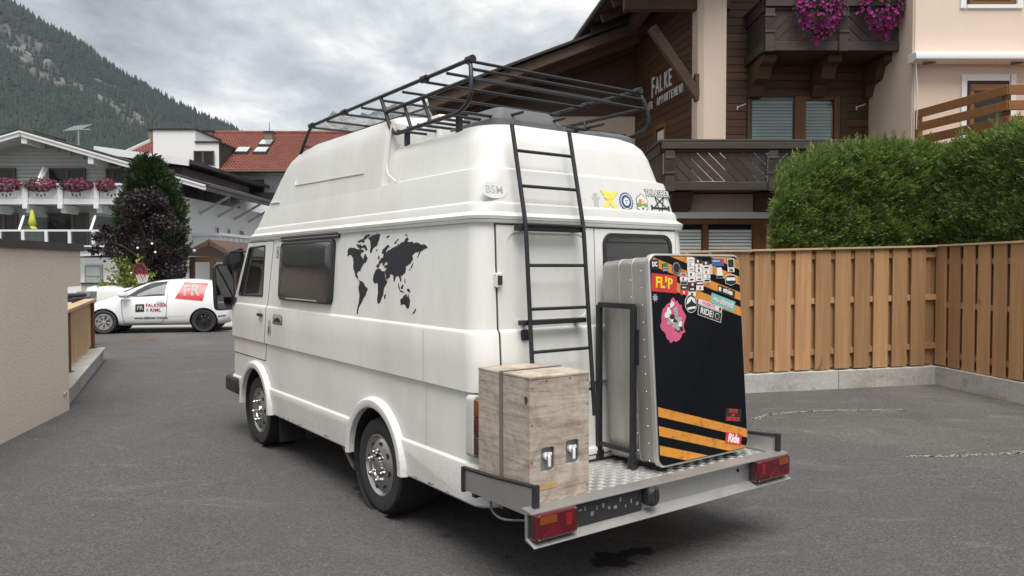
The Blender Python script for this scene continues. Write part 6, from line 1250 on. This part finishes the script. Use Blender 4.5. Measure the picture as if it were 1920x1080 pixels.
    # white side balcony towards the hotel
    b3 = sub('balcony', e); bx = lambda n, m, *q: wb_(MB().box(*q), n, MT[m], b3); bx('parapet', 'house_white', xr, xr + 1.5, Y + 1.5, Y + 12, 2.6, 3.3); bx('hand_rail', 'house_white', xr, xr + 1.65, Y + 1.35, Y + 12, 3.3, 3.45)
    for k in range(12): bx('baluster', 'house_white', xr + 1.5, xr + 1.56, Y + 1.8 + k * .8, Y + 2.1 + k * .8, 2.65, 3.25)
    # TV aerial
    p = at(147, 282, 47); q = MB(); q.tube([tuple(p - Vector((0, 0, 1.5))), tuple(at(147, 236, 47))], .04, 6); q.tube([tuple(at(126, 243, 47)), tuple(at(168, 243, 47))], .035, 6)
    for k in range(6): a = at(130 + k * 6, 241 - k * .6, 47); q.tube([tuple(a - Vector((.1, .5, .25))), tuple(a + Vector((.1, .5, .25)))], .022, 5)
    wb_(q, 'aerial', simple('aerial_metal', (.45, .46, .47), .5, .6), e)
alpine_house()
for i, (x0, x1) in enumerate(((-22, 40), (46, 106), (112, 174), (180, 216))):
    p = at((x0 + x1) / 2, 347, 38.35); wd = (x1 - x0) / 2 / FPX * 38.35
    flowers('balcony_flowers', p, 'pink and mauve geraniums along the white timber balcony', 'flowers', wd * 1.12, .38, .36, int(330 * wd), 20 + i, 'geranium', .055, False, int(330 * wd), 'geranium boxes on the white balcony')
# closed parasol
p = at(61, 440, 38.3); pr = empty('closed_parasol', p, 0, 'closed lime yellow parasol on the glass balcony', 'parasol'); q = MB(); h = at(61, 393, 38.3).z - p.z
q.lathe([(.02, h), (.07, h * .93), (.15, h * .62), (.20, h * .42), (.13, h * .36), (.24, h * .22), (.05, h * .20)], 12); q.build('canopy', simple('lime_cloth', (.46, .48, .06), .8), pr, smooth=60); q = MB(); q.tube([(0, 0, -.3), (0, 0, h)], .03, 8); q.build('pole', MT['alu_edge'], pr)
# ---------------------------------------------------------------- second house, hotel
def second_house():
    Y = 47; e = empty('low_roof_house', (-22, 48, 0), 0, 'brown clad house with broad white verge board behind the timber house', 'building')
    r0, r1, r2 = at(178, 284, 46), at(356, 308, 46), at(420, 345, 54)
    q = MB(); q.loft([[tuple(r0), tuple(r1), (r1.x, 60, r1.z), (r0.x, 60, r0.z)], [tuple(r0 + Vector((0, 0, .3))), tuple(r1 + Vector((0, 0, .3))), (r1.x, 60, r1.z + .3), (r0.x, 60, r0.z + .3)]]); wb_(q, 'roof', MT['roof_dark'], e)
    q = MB(); q.bar(tuple(r0 + Vector((0, -.1, .1))), tuple(r1 + Vector((0, -.1, .1))), .1, .42); wb_(q, 'verge_board', MT['white_timber'], e)
    q = MB(); q.bar(tuple(r1 + Vector((0, 0, .15))), tuple(Vector((r1.x + .3, 60, r1.z + .1))), .14, .2); wb_(q, 'gutter', MT['gutter_metal'], e)
    wl = wb_(MB().box(r0.x + 1, r1.x - .9, Y, 59, 0, r1.z - .02), 'wall', simple('brown_cladding', (.13, .11, .10), .8), e)
    for k in range(4): y = 48.2 + k * 2.3; wb_(MB().box(r1.x - .91, r1.x - .86, y, y + 1.2, r1.z - 1.5, r1.z - .5), 'window', MT['window_dark'], e)
    wb_(MB().box(r1.x - .9, r1.x + 2.0, 57, 57.3, 5, r1.z - 1.2), 'screen_wall', MT['house_white'], e)
second_house()
def tiles():
    t = NT('roof_tile'); n = t.noise(1.4, 5, .6); n2 = t.noise(14, 4, .6); c = t.ramp(t.math('ADD', t.math('MULTIPLY', n, .5), t.math('MULTIPLY', n2, .5)), [(.3, (.13, .042, .032)), (.5, (.21, .068, .05)), (.7, (.30, .115, .085))]); t.col(c); t.set(.75, 0, .3); return t.mat
tiles()
def tile_roof(e, P00, P10, P01, P11, rows, cols, name='roof'):          # rows of rounded tiles as stepped, waved geometry
    P00, P10, P01, P11 = map(np.array, (P00, P10, P01, P11)); V = []; nrm = np.cross(P10 - P00, P01 - P00); nrm = nrm / np.linalg.norm(nrm); nrm = nrm if nrm[2] > 0 else -nrm; sub_ = 4; m = cols * sub_ + 1
    for r in range(rows):
        for t, h in ((r / rows, .07), ((r + 1.12) / rows, .0)):
            t = min(t, 1.0); a = P00 + (P01 - P00) * t; b = P10 + (P11 - P10) * t; s = np.linspace(0, 1, m)[:, None]; w = (.045 * np.cos(2 * np.pi * np.arange(m) / sub_) + h)[:, None]; V.append(a + (b - a) * s + nrm * w)
    V = np.concatenate(V); F = []
    for r in range(rows):
        k = r * 2 * m; i = np.arange(m - 1) + k; F.append(np.stack([i, i + 1, i + 1 + m, i + m], 1))
    o = npmesh(name, V, np.concatenate(F), MT['roof_tile'], e, smooth=True); o.matrix_parent_inverse = Matrix.Translation(-Vector(e.location)); return o
def hotel():
    Y = 62; e = empty('hotel', (-24, 64, 0), 0, 'long white hotel with red tiled roof, box dormers and skylights', 'building')
    ey = 58.5; ry = 66
    def rp(x, y, yy): return tuple(at(x, y, yy))
    z_e = at(0, 322, ey).z; z_r = at(0, 250, ry).z
    xL, xR = at(183, 0, ey).x, at(640, 0, ey).x
    tile_roof(e, (xL - 1, ey, z_e), (xR, ey, z_e), (xL + 2.0, ry, z_r), (xR, ry, z_r), 26, 74)
    q = MB(); q.loft([[(xL - 1, ey, z_e - .02), (xL + 2, ry, z_r - .02), (xL + 2, ry + 8, z_e), (xL - 1, ry + 9, z_e - .3)], [(xR, ey, z_e - .02), (xR, ry, z_r - .02), (xR, ry + 8, z_e), (xR, ry + 9, z_e - .3)]]); wb_(q, 'attic', MT['house_white'], e)
    q = MB(); q.tube([(xL + 2, ry, z_r + .06), (xR, ry, z_r + .06)], .16, 8); wb_(q, 'ridge_tiles', MT['roof_tile'], e)
    q = MB(); q.bar((xL - 1.02, ey - .1, z_e + .12), (xL + 1.98, ry, z_r + .14), .12, .22); wb_(q, 'verge', MT['white_timber'], e)
    q = MB(); q.tube([(xL - 1, ey - .12, z_e), (xR, ey - .12, z_e)], .12, 8); wb_(q, 'gutter', MT['gutter_metal'], e)
    wb_(MB().box(xL, xR, 60.5, 72, 0, z_e - .05), 'wall', MT['house_white'], e)
    # box dormers
    d = sub('dormer', e); a, b = at(288, 330, 59.2), at(366, 244, 59.2); wb_(MB().box(a.x, b.x, 59.2, 66, a.z, b.z), 'dormer_wall', MT['house_white'], d); wb_(MB().box(a.x - .1, b.x + .1, 59.1, 66.1, b.z + .01, b.z + .12), 'dormer_roof', MT['roof_dark'], d)
    a, b = at(366, 316, 58.9), at(410, 268, 58.9); wb_(MB().box(a.x + .02, b.x, 58.9, 65, a.z, b.z), 'dormer_wall', MT['house_white'], d); wb_(MB().box(a.x - .0, b.x + .15, 58.8, 65.1, b.z + .01, b.z + .12), 'dormer_roof', MT['roof_dark'], d); wb_(MB().box(b.x + .005, b.x + .06, 58.95, 65, a.z, b.z), 'dormer_cheek', MT['roof_dark'], d)
    window_at(e, 364, 402, 283, 312, 58.8, mull=(381,))
    # skylights and chimneys
    sl = (z_r - z_e) / (ry - ey)
    def on_roof(x, y):
        p = at(x, y, 60)
        for _ in range(12): p = at(x, y, ey + (p.z - z_e) / sl)
        return p
    for x, y in ((455, 286), (490, 286), (499, 272)):
        p = on_roof(x, y); s = sub('skylight', e); q = MB(); q.loft([[(p.x - .55, p.y - .5, p.z - .45 + k), (p.x + .55, p.y - .5, p.z - .45 + k), (p.x + .55, p.y + .5, p.z - .45 + sl * 1.0 + k), (p.x - .55, p.y + .5, p.z - .45 + sl * 1.0 + k)] for k in (.0, .42)]); wb_(q, 'skylight_frame', MT['gutter_metal'], s)
        q = MB(); q.loft([[(p.x - .47, p.y - .42, p.z + .0 + k), (p.x + .47, p.y - .42, p.z + .0 + k), (p.x + .47, p.y + .42, p.z + sl * .84 + k), (p.x - .47, p.y + .42, p.z + sl * .84 + k)] for k in (.0, .05)]); wb_(q, 'skylight_pane', simple('sky_pane', (.55, .58, .6), .05, .6) if 'sky_pane' not in MT else MT['sky_pane'], s)
    for x, y0, y1, w_ in ((388, 262, 246, 16), (503, 262, 248, 14), (283, 262, 244, 10)):
        a = at(x - w_ / 2, y0, 64); b = at(x + w_ / 2, y1, 64); ch = sub('chimney', e); wb_(MB().box(a.x, b.x, 64, 64.7, a.z - 1, b.z), 'stack', simple('chimney_grey', (.20, .15, .13), .9) if 'chimney_grey' not in MT else MT['chimney_grey'], ch); wb_(MB().box(a.x - .08, b.x + .08, 63.9, 64.8, b.z + .002, b.z + .1), 'cap', MT['roof_dark'], ch)
        q = MB(); q.tube([((a.x + b.x) / 2, 64.3, b.z), ((a.x + b.x) / 2, 64.3, b.z + .9)], .025, 5); wb_(q, 'rod', MT['gutter_metal'], ch)
    # glazed balconies
    for x0, x1, y0, y1 in ((424, 495, 337, 358), (424, 520, 392, 440)): window_at(e, x0, x1, y0, y1 + 20, 60.45, 'gutter_metal', ((x0 + x1) / 2,))
    for y0 in (361, 425):
        b3 = sub('balcony', e); a = at(418, y0 + 24, 58.7); b_ = at(560, y0, 58.7); wb_(MB().box(a.x, b_.x, 58.7, 58.76, a.z, b_.z), 'glass_panel', simple('smoked_glass', (.03, .033, .035), .1, spec=.8) if 'smoked_glass' not in MT else MT['smoked_glass'], b3); wb_(MB().box(a.x, b_.x, 58.62, 60.5, a.z - .35, a.z - .02), 'slab', MT['gutter_metal'], b3)
hotel()
# ---------------------------------------------------------------- trees, shrub, pavilion, annex, yard clutter
def leaves(P, L, rs, asp=.5, up=.2):
    n = len(P); D = unit(rs.normal(size=(n, 3)) + np.array([[0, 0, up]])); S = unit(np.cross(D, rs.normal(size=(n, 3)))) * (L * asp * .5)[:, None]; T = D * L[:, None]
    V = np.stack([P, P + T * .5 + S, P + T, P + T * .5 - S], 1).reshape(-1, 3); return V, np.arange(len(V)).reshape(-1, 4), np.repeat(rs.random(n), 4)
def trunk(e, h, r, mat, branches, rs):
    q = MB(); q.tube([(0, 0, 0), (.03, .02, h * .4), (0, 0, h * .8), (0, 0, h)], [r, r * .8, r * .45, r * .12], 8)
    for k in range(branches):
        z = h * (.2 + .65 * k / branches); a = rs.random() * 6.28; l = h * .2 * (1.1 - z / h); q.tube([(0, 0, z), (l * .6 * math.cos(a), l * .6 * math.sin(a), z + l * .5), (l * math.cos(a), l * math.sin(a), z + l)], [r * .35, r * .2, r * .06], 5)
    q.build('trunk', mat, e, smooth=60)
BARK = simple('bark', (.07, .05, .04), .95, var=.4, scale=20, bump=.5, bscale=30)
leafmat('conifer', (.008, .019, .008), (.046, .076, .024), .6, .15); leafmat('beech', (.008, .006, .006), (.036, .024, .025), .5, .15); leafmat('shrub_leaf', (.08, .12, .02), (.30, .34, .06), .55, .3)
def conifer():
    rs = np.random.default_rng(9); base = at(284, 548, 26.5); e = empty('conifer_tree', (base.x, 26.5, 0), 0, 'tall dark green columnar conifer behind the purple tree', 'tree'); h = at(0, 306, 26.5).z
    n = 7000; z = h * (.04 + .96 * rs.random(n) ** .9); t = z / h; rad = .86 * np.where(t < .45, .80 + .3 * np.sin(t * 3), np.clip(1.10 * (1 - ((t - .45) / .57) ** 3.0), .03, 2)); a = rs.random(n) * 6.283
    lob = np.array([1 + .24 * noise.noise(Vector((math.cos(q) * 1.6, math.sin(q) * 1.6, w * 1.1))) + .22 * noise.noise(Vector((math.cos(q) * 4, math.sin(q) * 4, w * 3))) for q, w in zip(a, z)])
    rr = rad * lob * (.72 + .3 * rs.random(n)); P = np.stack([rr * np.cos(a), rr * np.sin(a), z], 1); D = np.stack([np.cos(a), np.sin(a), .9 + .3 * rs.random(n)], 1) + rs.normal(size=(n, 3)) * .35
    V, F, tt = sprays(P, D, .22 + .2 * rs.random(n), rs, 8, .6, .075); npmesh('crown', V, F, MT['conifer'], e, attr=tt, kind='stuff'); trunk(e, h * .95, .14, BARK, 16, rs)
    q = MB(); q.lathe([(.2, .3), (.5, .6), (.56, h * .45), (.36, h * .72), (.05, h * .93)], 14); q.build('crown_core', MT['hedge_core'], e)  # dark solid core inside the crown sprays
conifer()
def beech():
    rs = np.random.default_rng(12); base = at(272, 548, 24.2); e = empty('purple_beech_tree', (base.x, 24.2, 0), 0, 'dark purple leaved tree with ragged crown beside the houses', 'tree'); h = at(0, 345, 24.2).z
    cl = []
    for k in range(74):
        t = rs.random(); z = .75 + (h - 1.0) * t; w = 1.22 * math.sin(math.pi * min(1, .20 + .72 * t)) * (1 if t < .75 else .8); a = rs.random() * 6.283; r = w * rs.random() ** .5; cl.append((r * math.cos(a), r * math.sin(a) * .8, z, .24 + .2 * rs.random()))
    for x, z in ((-1.45, 2.55), (-1.2, 2.8), (-1.1, 2.1), (1.05, 1.9), (-1.55, 2.15)): cl.append((x, 0, z, .2))
    P = []
    for x, y, z, r in cl: u = unit(rs.normal(size=(190, 3))) * (r * rs.random(190) ** .5)[:, None]; u[:, 2] *= .75; P.append(u + np.array([[x, y, z]]))
    P = np.concatenate(P); V, F, tt = leaves(P, .07 + .06 * rs.random(len(P)), rs, .62); npmesh('crown', V, F, MT['beech'], e, attr=tt, kind='stuff')
    q = MB(); q.tube([(0, 0, 0), (.04, 0, 1.0), (.0, 0, 2.2), (0, 0, h * .85)], [.11, .09, .06, .02], 8)
    for x, y, z, r in cl[::2]: q.tube([(0, 0, max(.5, z - .7)), (x * .5, y * .5, z - .25), (x, y, z)], [.03, .02, .006], 5)
    q.build('trunk', BARK, e, smooth=60)
beech()
def shrub(name, x, Y, w, h, n, seed, lab, mat='shrub_leaf', z0=0):
    rs = np.random.default_rng(seed); p = at(x, 500, Y); e = empty(name, (p.x, Y, z0), 0, lab, 'shrub'); P = []
    q = MB()
    for k in range(22):
        a = rs.random() * 6.283; tip = np.array([w * rs.random() ** .6 * math.cos(a), w * .6 * rs.random() * math.sin(a), h * (.45 + .55 * rs.random())]); q.tube([(0, 0, 0), (tip[0] * .4, tip[1] * .4, tip[2] * .6), tuple(tip)], [.014, .01, .004], 5)
        m = n // 22; t = (.35 + .65 * rs.random(m))[:, None]; P.append(t * tip[None] * np.array([[1, 1, 1]]) + rs.normal(size=(m, 3)) * .09)
    q.build('stems_or_core', BARK, e); P = np.concatenate(P); V, F, tt = leaves(P, .09 + .06 * rs.random(len(P)), rs, .5, .5); npmesh('leaves', V, F, MT[mat], e, attr=tt, kind='stuff')
shrub('yellow_shrub', 238, 22.6, .85, 1.95, 2200, 3, 'yellow green leafy shrub behind the parked car')
def pavilion():
    Y = 27.5; p0, p1 = at(346, 480, Y), at(446, 485, Y); ap = at(392, 456, Y); e = empty('garden_pavilion', (ap.x, Y, 0), 0, 'dark wooden garden pavilion with low gabled roof', 'pavilion'); BM = MT['beam_wood']
    for a in (p0, p1):
        q = MB(); q.loft([[(ap.x, y, ap.z), (a.x, y, a.z), (a.x, y, a.z + .12), (ap.x, y, ap.z + .14)] for y in (Y, Y + 4)]); wb_(q, 'roof', BM, e)
        q = MB(); q.bar((ap.x, Y - .03, ap.z + .04), (a.x, Y - .03, a.z + .04), .05, .16); wb_(q, 'verge_board', wood('pav_verge', (.16, .10, .07), (.09, .05, .035), 0) if 'pav_verge' not in MT else MT['pav_verge'], e)
    wb_(MB().box(p0.x + .15, p1.x - .15, Y + .05, Y + .17, p1.z - .12, p1.z + .06), 'tie_beam', BM, e); wb_(MB().box(p0.x + .2, p1.x - .2, Y + 3.8, Y + 3.9, 0, p1.z), 'back_wall', BM, e)
    for x in (p0.x + .22, (p0.x + p1.x) / 2, p1.x - .22): wb_(MB().box(x - .08, x + .08, Y + .05, Y + .2, 0, p1.z - .12), 'post', BM, e)
    wb_(MB().box(p0.x + .3, p1.x - .3, Y + .1, Y + .16, .1, .95), 'parapet', BM, e)
    q = MB(); c = at(364, 470, Y - .1); q.lathe([(.001, -.06), (.05, -.04), (.06, 0), (.05, .04), (.001, .06)], 10, c); wb_(q, 'lamp', MT['white_plastic'], e)
pavilion()
def annex():
    Y = 33; e = empty('white_annex', (-18, 34, 0), 0, 'low white annex with grey glazed door beyond the stucco wall', 'building'); a, b = at(140, 483, Y), at(252, 483, Y)
    wb_(MB().box(a.x - 3, b.x, Y, Y + 4, 0, a.z), 'wall', MT['house_white'], e); q = MB(); q.loft([[(a.x - 3.4, y, a.z - .1), (b.x + .3, y, a.z + .15), (b.x + .3, y, a.z + .35), (a.x - 3.4, y, a.z + .12)] for y in (Y - .7, Y + 4.3)]); wb_(q, 'roof', MT['white_timber'], e)
    q = MB(); q.loft([[(a.x - 3.5, y, a.z + .125), (b.x + .35, y, a.z + .36), (b.x + .35, y, a.z + .43), (a.x - 3.5, y, a.z + .2)] for y in (Y - .8, Y + 4.4)]); wb_(q, 'roof_covering', MT['roof_dark'], e)
    p0, p1 = at(160, 528, Y), at(193, 497, Y); w = sub('door', e); wb_(MB().box(p0.x, p1.x, Y - .05, Y - .002, 0, p1.z), 'frame', simple('door_grey', (.30, .32, .32), .5), w); wb_(MB().box(p0.x + .09, p1.x - .09, Y - .08, Y - .052, .1, p1.z - .5), 'pane', simple('frosted', (.36, .40, .40), .3), w); wb_(MB().box(p0.x + .09, p1.x - .09, Y - .08, Y - .052, p1.z - .46, p1.z - .1), 'pane', simple('frosted2', (.45, .52, .50), .2), w)
annex()
def clutter():
    # grey garden wall with a tarpaulin-covered bench in front of it
    a, b = at(152, 530, 25), at(330, 530, 25); e = empty('garden_wall', (a.x, 25, 0), 0, 'low grey garden wall with metal top rail behind the parked car', 'wall')
    wb_(MB().box(a.x, b.x, 25, 25.15, 0, a.z - .05), 'wall', simple('grey_render', (.36, .36, .35), .85), e); wb_(MB().box(a.x - .1, b.x, 24.95, 25.2, a.z - .049, a.z), 'top_rail', MT['gutter_metal'], e)
    a, b = at(172, 566, 22.4), at(285, 540, 22.4); e = empty('covered_bench', ((a.x + b.x) / 2, 22.4, 0), 0, 'garden bench covered with a pale grey tarpaulin', 'bench'); rs = random.Random(6); q = MB(); rings = []
    for i in range(15):
        t = i / 14; x = a.x + (b.x - a.x) * t - (a.x + b.x) / 2; dz = rs.uniform(-.03, .03); rings.append([(x, -.35 + rs.uniform(-.02, .02), .18), (x, -.36 + rs.uniform(-.03, .03), .5), (x, -.30, b.z - .12 + dz), (x, -.22, b.z + dz), (x, .2, b.z + .05 + dz), (x, .3, b.z - .1), (x, .33, .2)])
    q.loft(rings); q.build('tarpaulin', simple('tarp', (.52, .52, .50), .6, var=.15, scale=6, bump=.3, bscale=10), e, smooth=50)
    for x in (-.6, .6): MB().box(x - .05, x + .05, -.2, .2, 0, .2).build('leg', MT['gutter_metal'], e)
    p = at(163, 575, 21.0); e = empty('wicker_planter', (p.x, 21, 0), 0, 'tall grey planter with vertical streaks by the covered bench', 'planter'); q = MB(); q.loft([[(x, y, z) for x, y in rrect(-.17 - i, .17 + i, -.17 - i, .17 + i, .03)] for z, i in ((0, -.02), (.95, .02), (.96, .0), (.85, -.01))], True); q.build('pot', simple('streaky', (.22, .22, .24), .8, var=.8, scale=9), e, smooth=30)
    p = at(138, 560, 15.5); e = empty('storage_bin', (p.x, 15.5, 0), 0, 'dark bin with a white paper label behind the balustrade', 'bin'); zt = at(0, 557, 15.5).z; q = MB(); q.box(-.38, .20, -.3, .3, 0, zt); q.build('bin_body', simple('bin_grey', (.035, .03, .03), .5), e, bevel=.02); MB().box(-.42, .10, -.33, .33, zt + .003, zt + .07).build('bin_lid', MT['bin_grey'], e, bevel=.02); MB().box(-.02, .13, -.306, -.301, zt - .22, zt - .09).build('label', MT['print_white'], e)
    # basketball hoop
    p = at(262, 500, 21.6); e = empty('basketball_hoop', (p.x, 21.6, 0), 0, 'small basketball hoop with dark backboard and red rim above the parked car', 'hoop'); bz = at(262, 506, 21.6).z
    MB().tube([(0, .12, 0), (0, .12, bz + .1)], .035, 8).build('pole', MT['black_steel'], e); q = MB(); q.loft([[(x * .19, y, bz + z * .20) for x, z in ((-1, -.6), (-.6, -1), (.6, -1), (1, -.6), (1, .2), (.55, 1), (-.55, 1), (-1, .2))] for y in (0, .03)]); q.build('backboard', simple('board_maroon', (.04, .015, .02), .4), e)
    q = MB(); 
    for s_, zz in ((.95, 0), (.35, -.25)):
        pts = [(s_ * .18 * x, -.006, bz + (zz + z * s_) * .19) for x, z in ((-1, -.6), (.0, -1), (1, -.6), (1, .2), (.5, .95), (-.5, .95), (-1, .2))]; q.tube(pts, .008, 5, True)
    q.build('board_line', MT['print_red'], e); rz_ = bz - .13; rcx = .17
    MB().tube([(rcx + .17 * math.cos(t), -.2 + .17 * math.sin(t), rz_) for t in [2 * math.pi * i / 18 for i in range(18)]], .012, 6, True).build('rim', MT['print_red'], e)
    q = MB()
    for i in range(10):
        for d in (-1, 1): t = 2 * math.pi * i / 10; t2 = t + d * .6; q.tube([(rcx + .17 * math.cos(t), -.2 + .17 * math.sin(t), rz_), (rcx + .10 * math.cos(t2), -.2 + .10 * math.sin(t2), rz_ - .24)], .006, 4)
    q.build('net', MT['white_plastic'], e)
    for i, (x, y) in enumerate(((258, 465), (285, 457), (291, 473), (246, 512))):
        p = at(x, y, 22.5); q = MB(); q.lathe([(.001, -.035)] + [(.035 * math.cos(R(a)), .035 * math.sin(R(a))) for a in range(-75, 90, 15)] + [(.001, .035)], 12); e = empty('globe_lamp', p, 0, 'small white globe lamp hanging in the purple tree', 'lamp', 'globe lamps in the purple tree'); q.build('globe', MT['white_plastic'], e, smooth=60); MB().tube([(0, 0, .05), (.02, 0, .5)], .004, 4).build('cord', MT['black_plastic'], e)
clutter()
# ================================================================ forested mountain, far peaks, haze
def mountain():
    CR = [(-1500, 700), (-1000, 520), (-866, 478), (-839, 452), (-800, 430), (-731, 392), (-659, 343), (-596, 307), (-524, 271), (-469, 248), (-438, 226), (-397, 203), (-300, 150), (-100, 60), (100, 0)]
    def hh(X): return lerp_tab(CR, X) - 17
    RK = [(-735, 1180, 50, 26), (-690, 1140, 34, 24), (-655, 1165, 30, 26), (-604, 1155, 34, 26), (-560, 1135, 26, 30), (-770, 1215, 40, 18), (-640, 1235, 26, 16), (-500, 1190, 16, 14), (-455, 1120, 22, 12)]
    def zz(X, Y):
        f = max(0, min(1.0, (Y - 480) / 820)); b = max(0, 1 - max(0, Y - 1300) / 700)
        n = noise.fractal(Vector((X / 140, Y / 140, 1.3)), .9, 2.1, 4) * 14 * f + noise.noise(Vector((X / 38, Y / 90, 5))) * 6 * f
        return max(0, hh(X)) * f * b + n * min(1, f * 2) * (1 if Y < 1290 else .3)
    xs = np.linspace(-1500, 100, 150); ys = np.linspace(480, 1900, 110); V = []; att = []
    def rock(X, Y):
        m = 0
        for x, y, rx, ry in RK: m = max(m, 1 - (((X - x) / rx) ** 2 + ((Y - y) / ry) ** 2) + .5 * noise.noise(Vector((X / 18, Y / 18, 2))))
        return m
    for y in ys:
        for x in xs:
            V.append((x, y, zz(x, y) + (8 * noise.noise(Vector((x / 9, y / 9, 3))) if rock(x, y) > 0 else 0))); att.append(1.0 if rock(x, y) > 0 else 0.0)
    n = len(xs); F = [(j * n + i, j * n + i + 1, (j + 1) * n + i + 1, (j + 1) * n + i) for j in range(len(ys) - 1) for i in range(n - 1)]
    t = NT('mountain_soil'); a = t.nd('ShaderNodeAttribute', attribute_name='tint'); rk = t.ramp(t.noise(.05, 6, .7, t.map((1, 1, .4))), [(.35, (.035, .034, .034)), (.52, (.09, .086, .085)), (.7, (.17, .163, .158))]); t.col(t.mix(a.outputs['Fac'], (.016, .028, .016), rk)); t.set(.95, 0, .1)
    tag(npmesh('mountain', V, F, t.mat, None, True, att), kind='structure')
    # conifers: each two jagged cones, one joined mass of forest
    rs = np.random.default_rng(31); P = []; S = []; T = []
    while len(P) < 15500:
        Y = math.sqrt(rs.uniform(600 ** 2, 1325 ** 2)); X = Y * rs.uniform(-.86, -.24)
        rkv = rock(X, Y)
        if rkv > 0 and rs.random() > .30: continue
        if rkv > -.35 and rs.random() > .55: continue
        P.append((X, Y, zz(X, Y) - 1)); g = noise.noise(Vector((X / 70, Y / 70, 9))); S.append((9 + 8 * rs.random()) * (1.0 + .15 * g)); T.append(min(1, max(0, .45 + .45 * g + .35 * (850 - Y) / 300 + rs.normal() * .22)))
    P = np.array(P); S = np.array(S); T = np.array(T); m = len(P); Vs = []; Fs = []; k = 6; rot = rs.random(m) * 6.28; base = 0
    Vt = np.zeros((m, 2 * (k + 1), 3)); 
    for c, (zb, zt, r) in enumerate(((.10, .70, .22), (.42, 1.0, .14))):
        Vt[:, c * (k + 1), :] = P + np.stack([np.zeros(m), np.zeros(m), S * zt], 1)
        for i in range(k):
            a = rot + 2 * math.pi * i / k; rr = S * r * (.7 + .5 * rs.random(m)); Vt[:, c * (k + 1) + 1 + i, :] = P + np.stack([rr * np.cos(a), rr * np.sin(a), S * (zb + .06 * rs.random(m))], 1)
    for c in range(2):
        for i in range(k): q = np.arange(m) * 2 * (k + 1) + c * (k + 1); Fs.append(np.stack([q, q + 1 + i, q + 1 + (i + 1) % k], 1))
    leafmat('forest', (.004, .012, .008), (.019, .040, .018), .9, .0)
    o = npmesh('mountain_forest', Vt.reshape(-1, 3), np.concatenate(Fs), MT['forest'], None, False, np.repeat(T, 2 * (k + 1))); tag(o, 'dense conifer forest covering the mountain slope', 'forest', None, 'stuff')
mountain()
def far_peaks():
    CR = [(-1400, 500), (-1000, 560), (-950, 612), (-880, 655), (-820, 700), (-760, 690), (-640, 705), (-560, 735), (-500, 765), (-440, 730), (-300, 800), (-190, 845), (0, 900), (120, 965), (190, 1000), (260, 1010), (420, 900), (700, 820), (1200, 600)]
    K = .68; xs = np.linspace(-1400, 1200, 200); ys = np.linspace(2500, 4300, 60); V = []
    for y in ys:
        for x in xs:
            f = max(0, 1 - abs(y - 3500) / (1000 if y < 3500 else 800)); h = lerp_tab(CR, x) * f ** .8; V.append((x * K, y * K, K * (h + f * (26 * noise.fractal(Vector((x / 60, y / 200, 3)), 1.0, 2, 4) + 14 * noise.noise(Vector((x / 16, y / 40, 1)))))))
    n = len(xs); F = [(j * n + i, j * n + i + 1, (j + 1) * n + i + 1, (j + 1) * n + i) for j in range(len(ys) - 1) for i in range(n - 1)]
    t = NT('far_rock'); t.col(t.ramp(t.noise(.02, 6, .7), [(.4, (.05, .065, .055)), (.6, (.26, .25, .25))])); t.set(.95, 0, .1); tag(npmesh('far_mountain', V, F, t.mat, None, True), kind='structure')
far_peaks()
def haze():
    o = MB().box(-2300, 2300, -400, 3500, -1.2, 790).build('haze', None); o.data.materials.clear(); m = bpy.data.materials.new('haze'); m.use_nodes = True; nt = m.node_tree
    for n in list(nt.nodes): nt.nodes.remove(n)
    out = nt.nodes.new('ShaderNodeOutputMaterial'); v = nt.nodes.new('ShaderNodeVolumePrincipled'); v.inputs['Color'].default_value = (.78, .88, 1, 1); v.inputs['Density'].default_value = .00008; nt.links.new(v.outputs[0], out.inputs['Volume']); o.data.materials.append(m); tag(o, 'thin pale haze filling the valley air', 'haze', None, 'stuff')
haze()
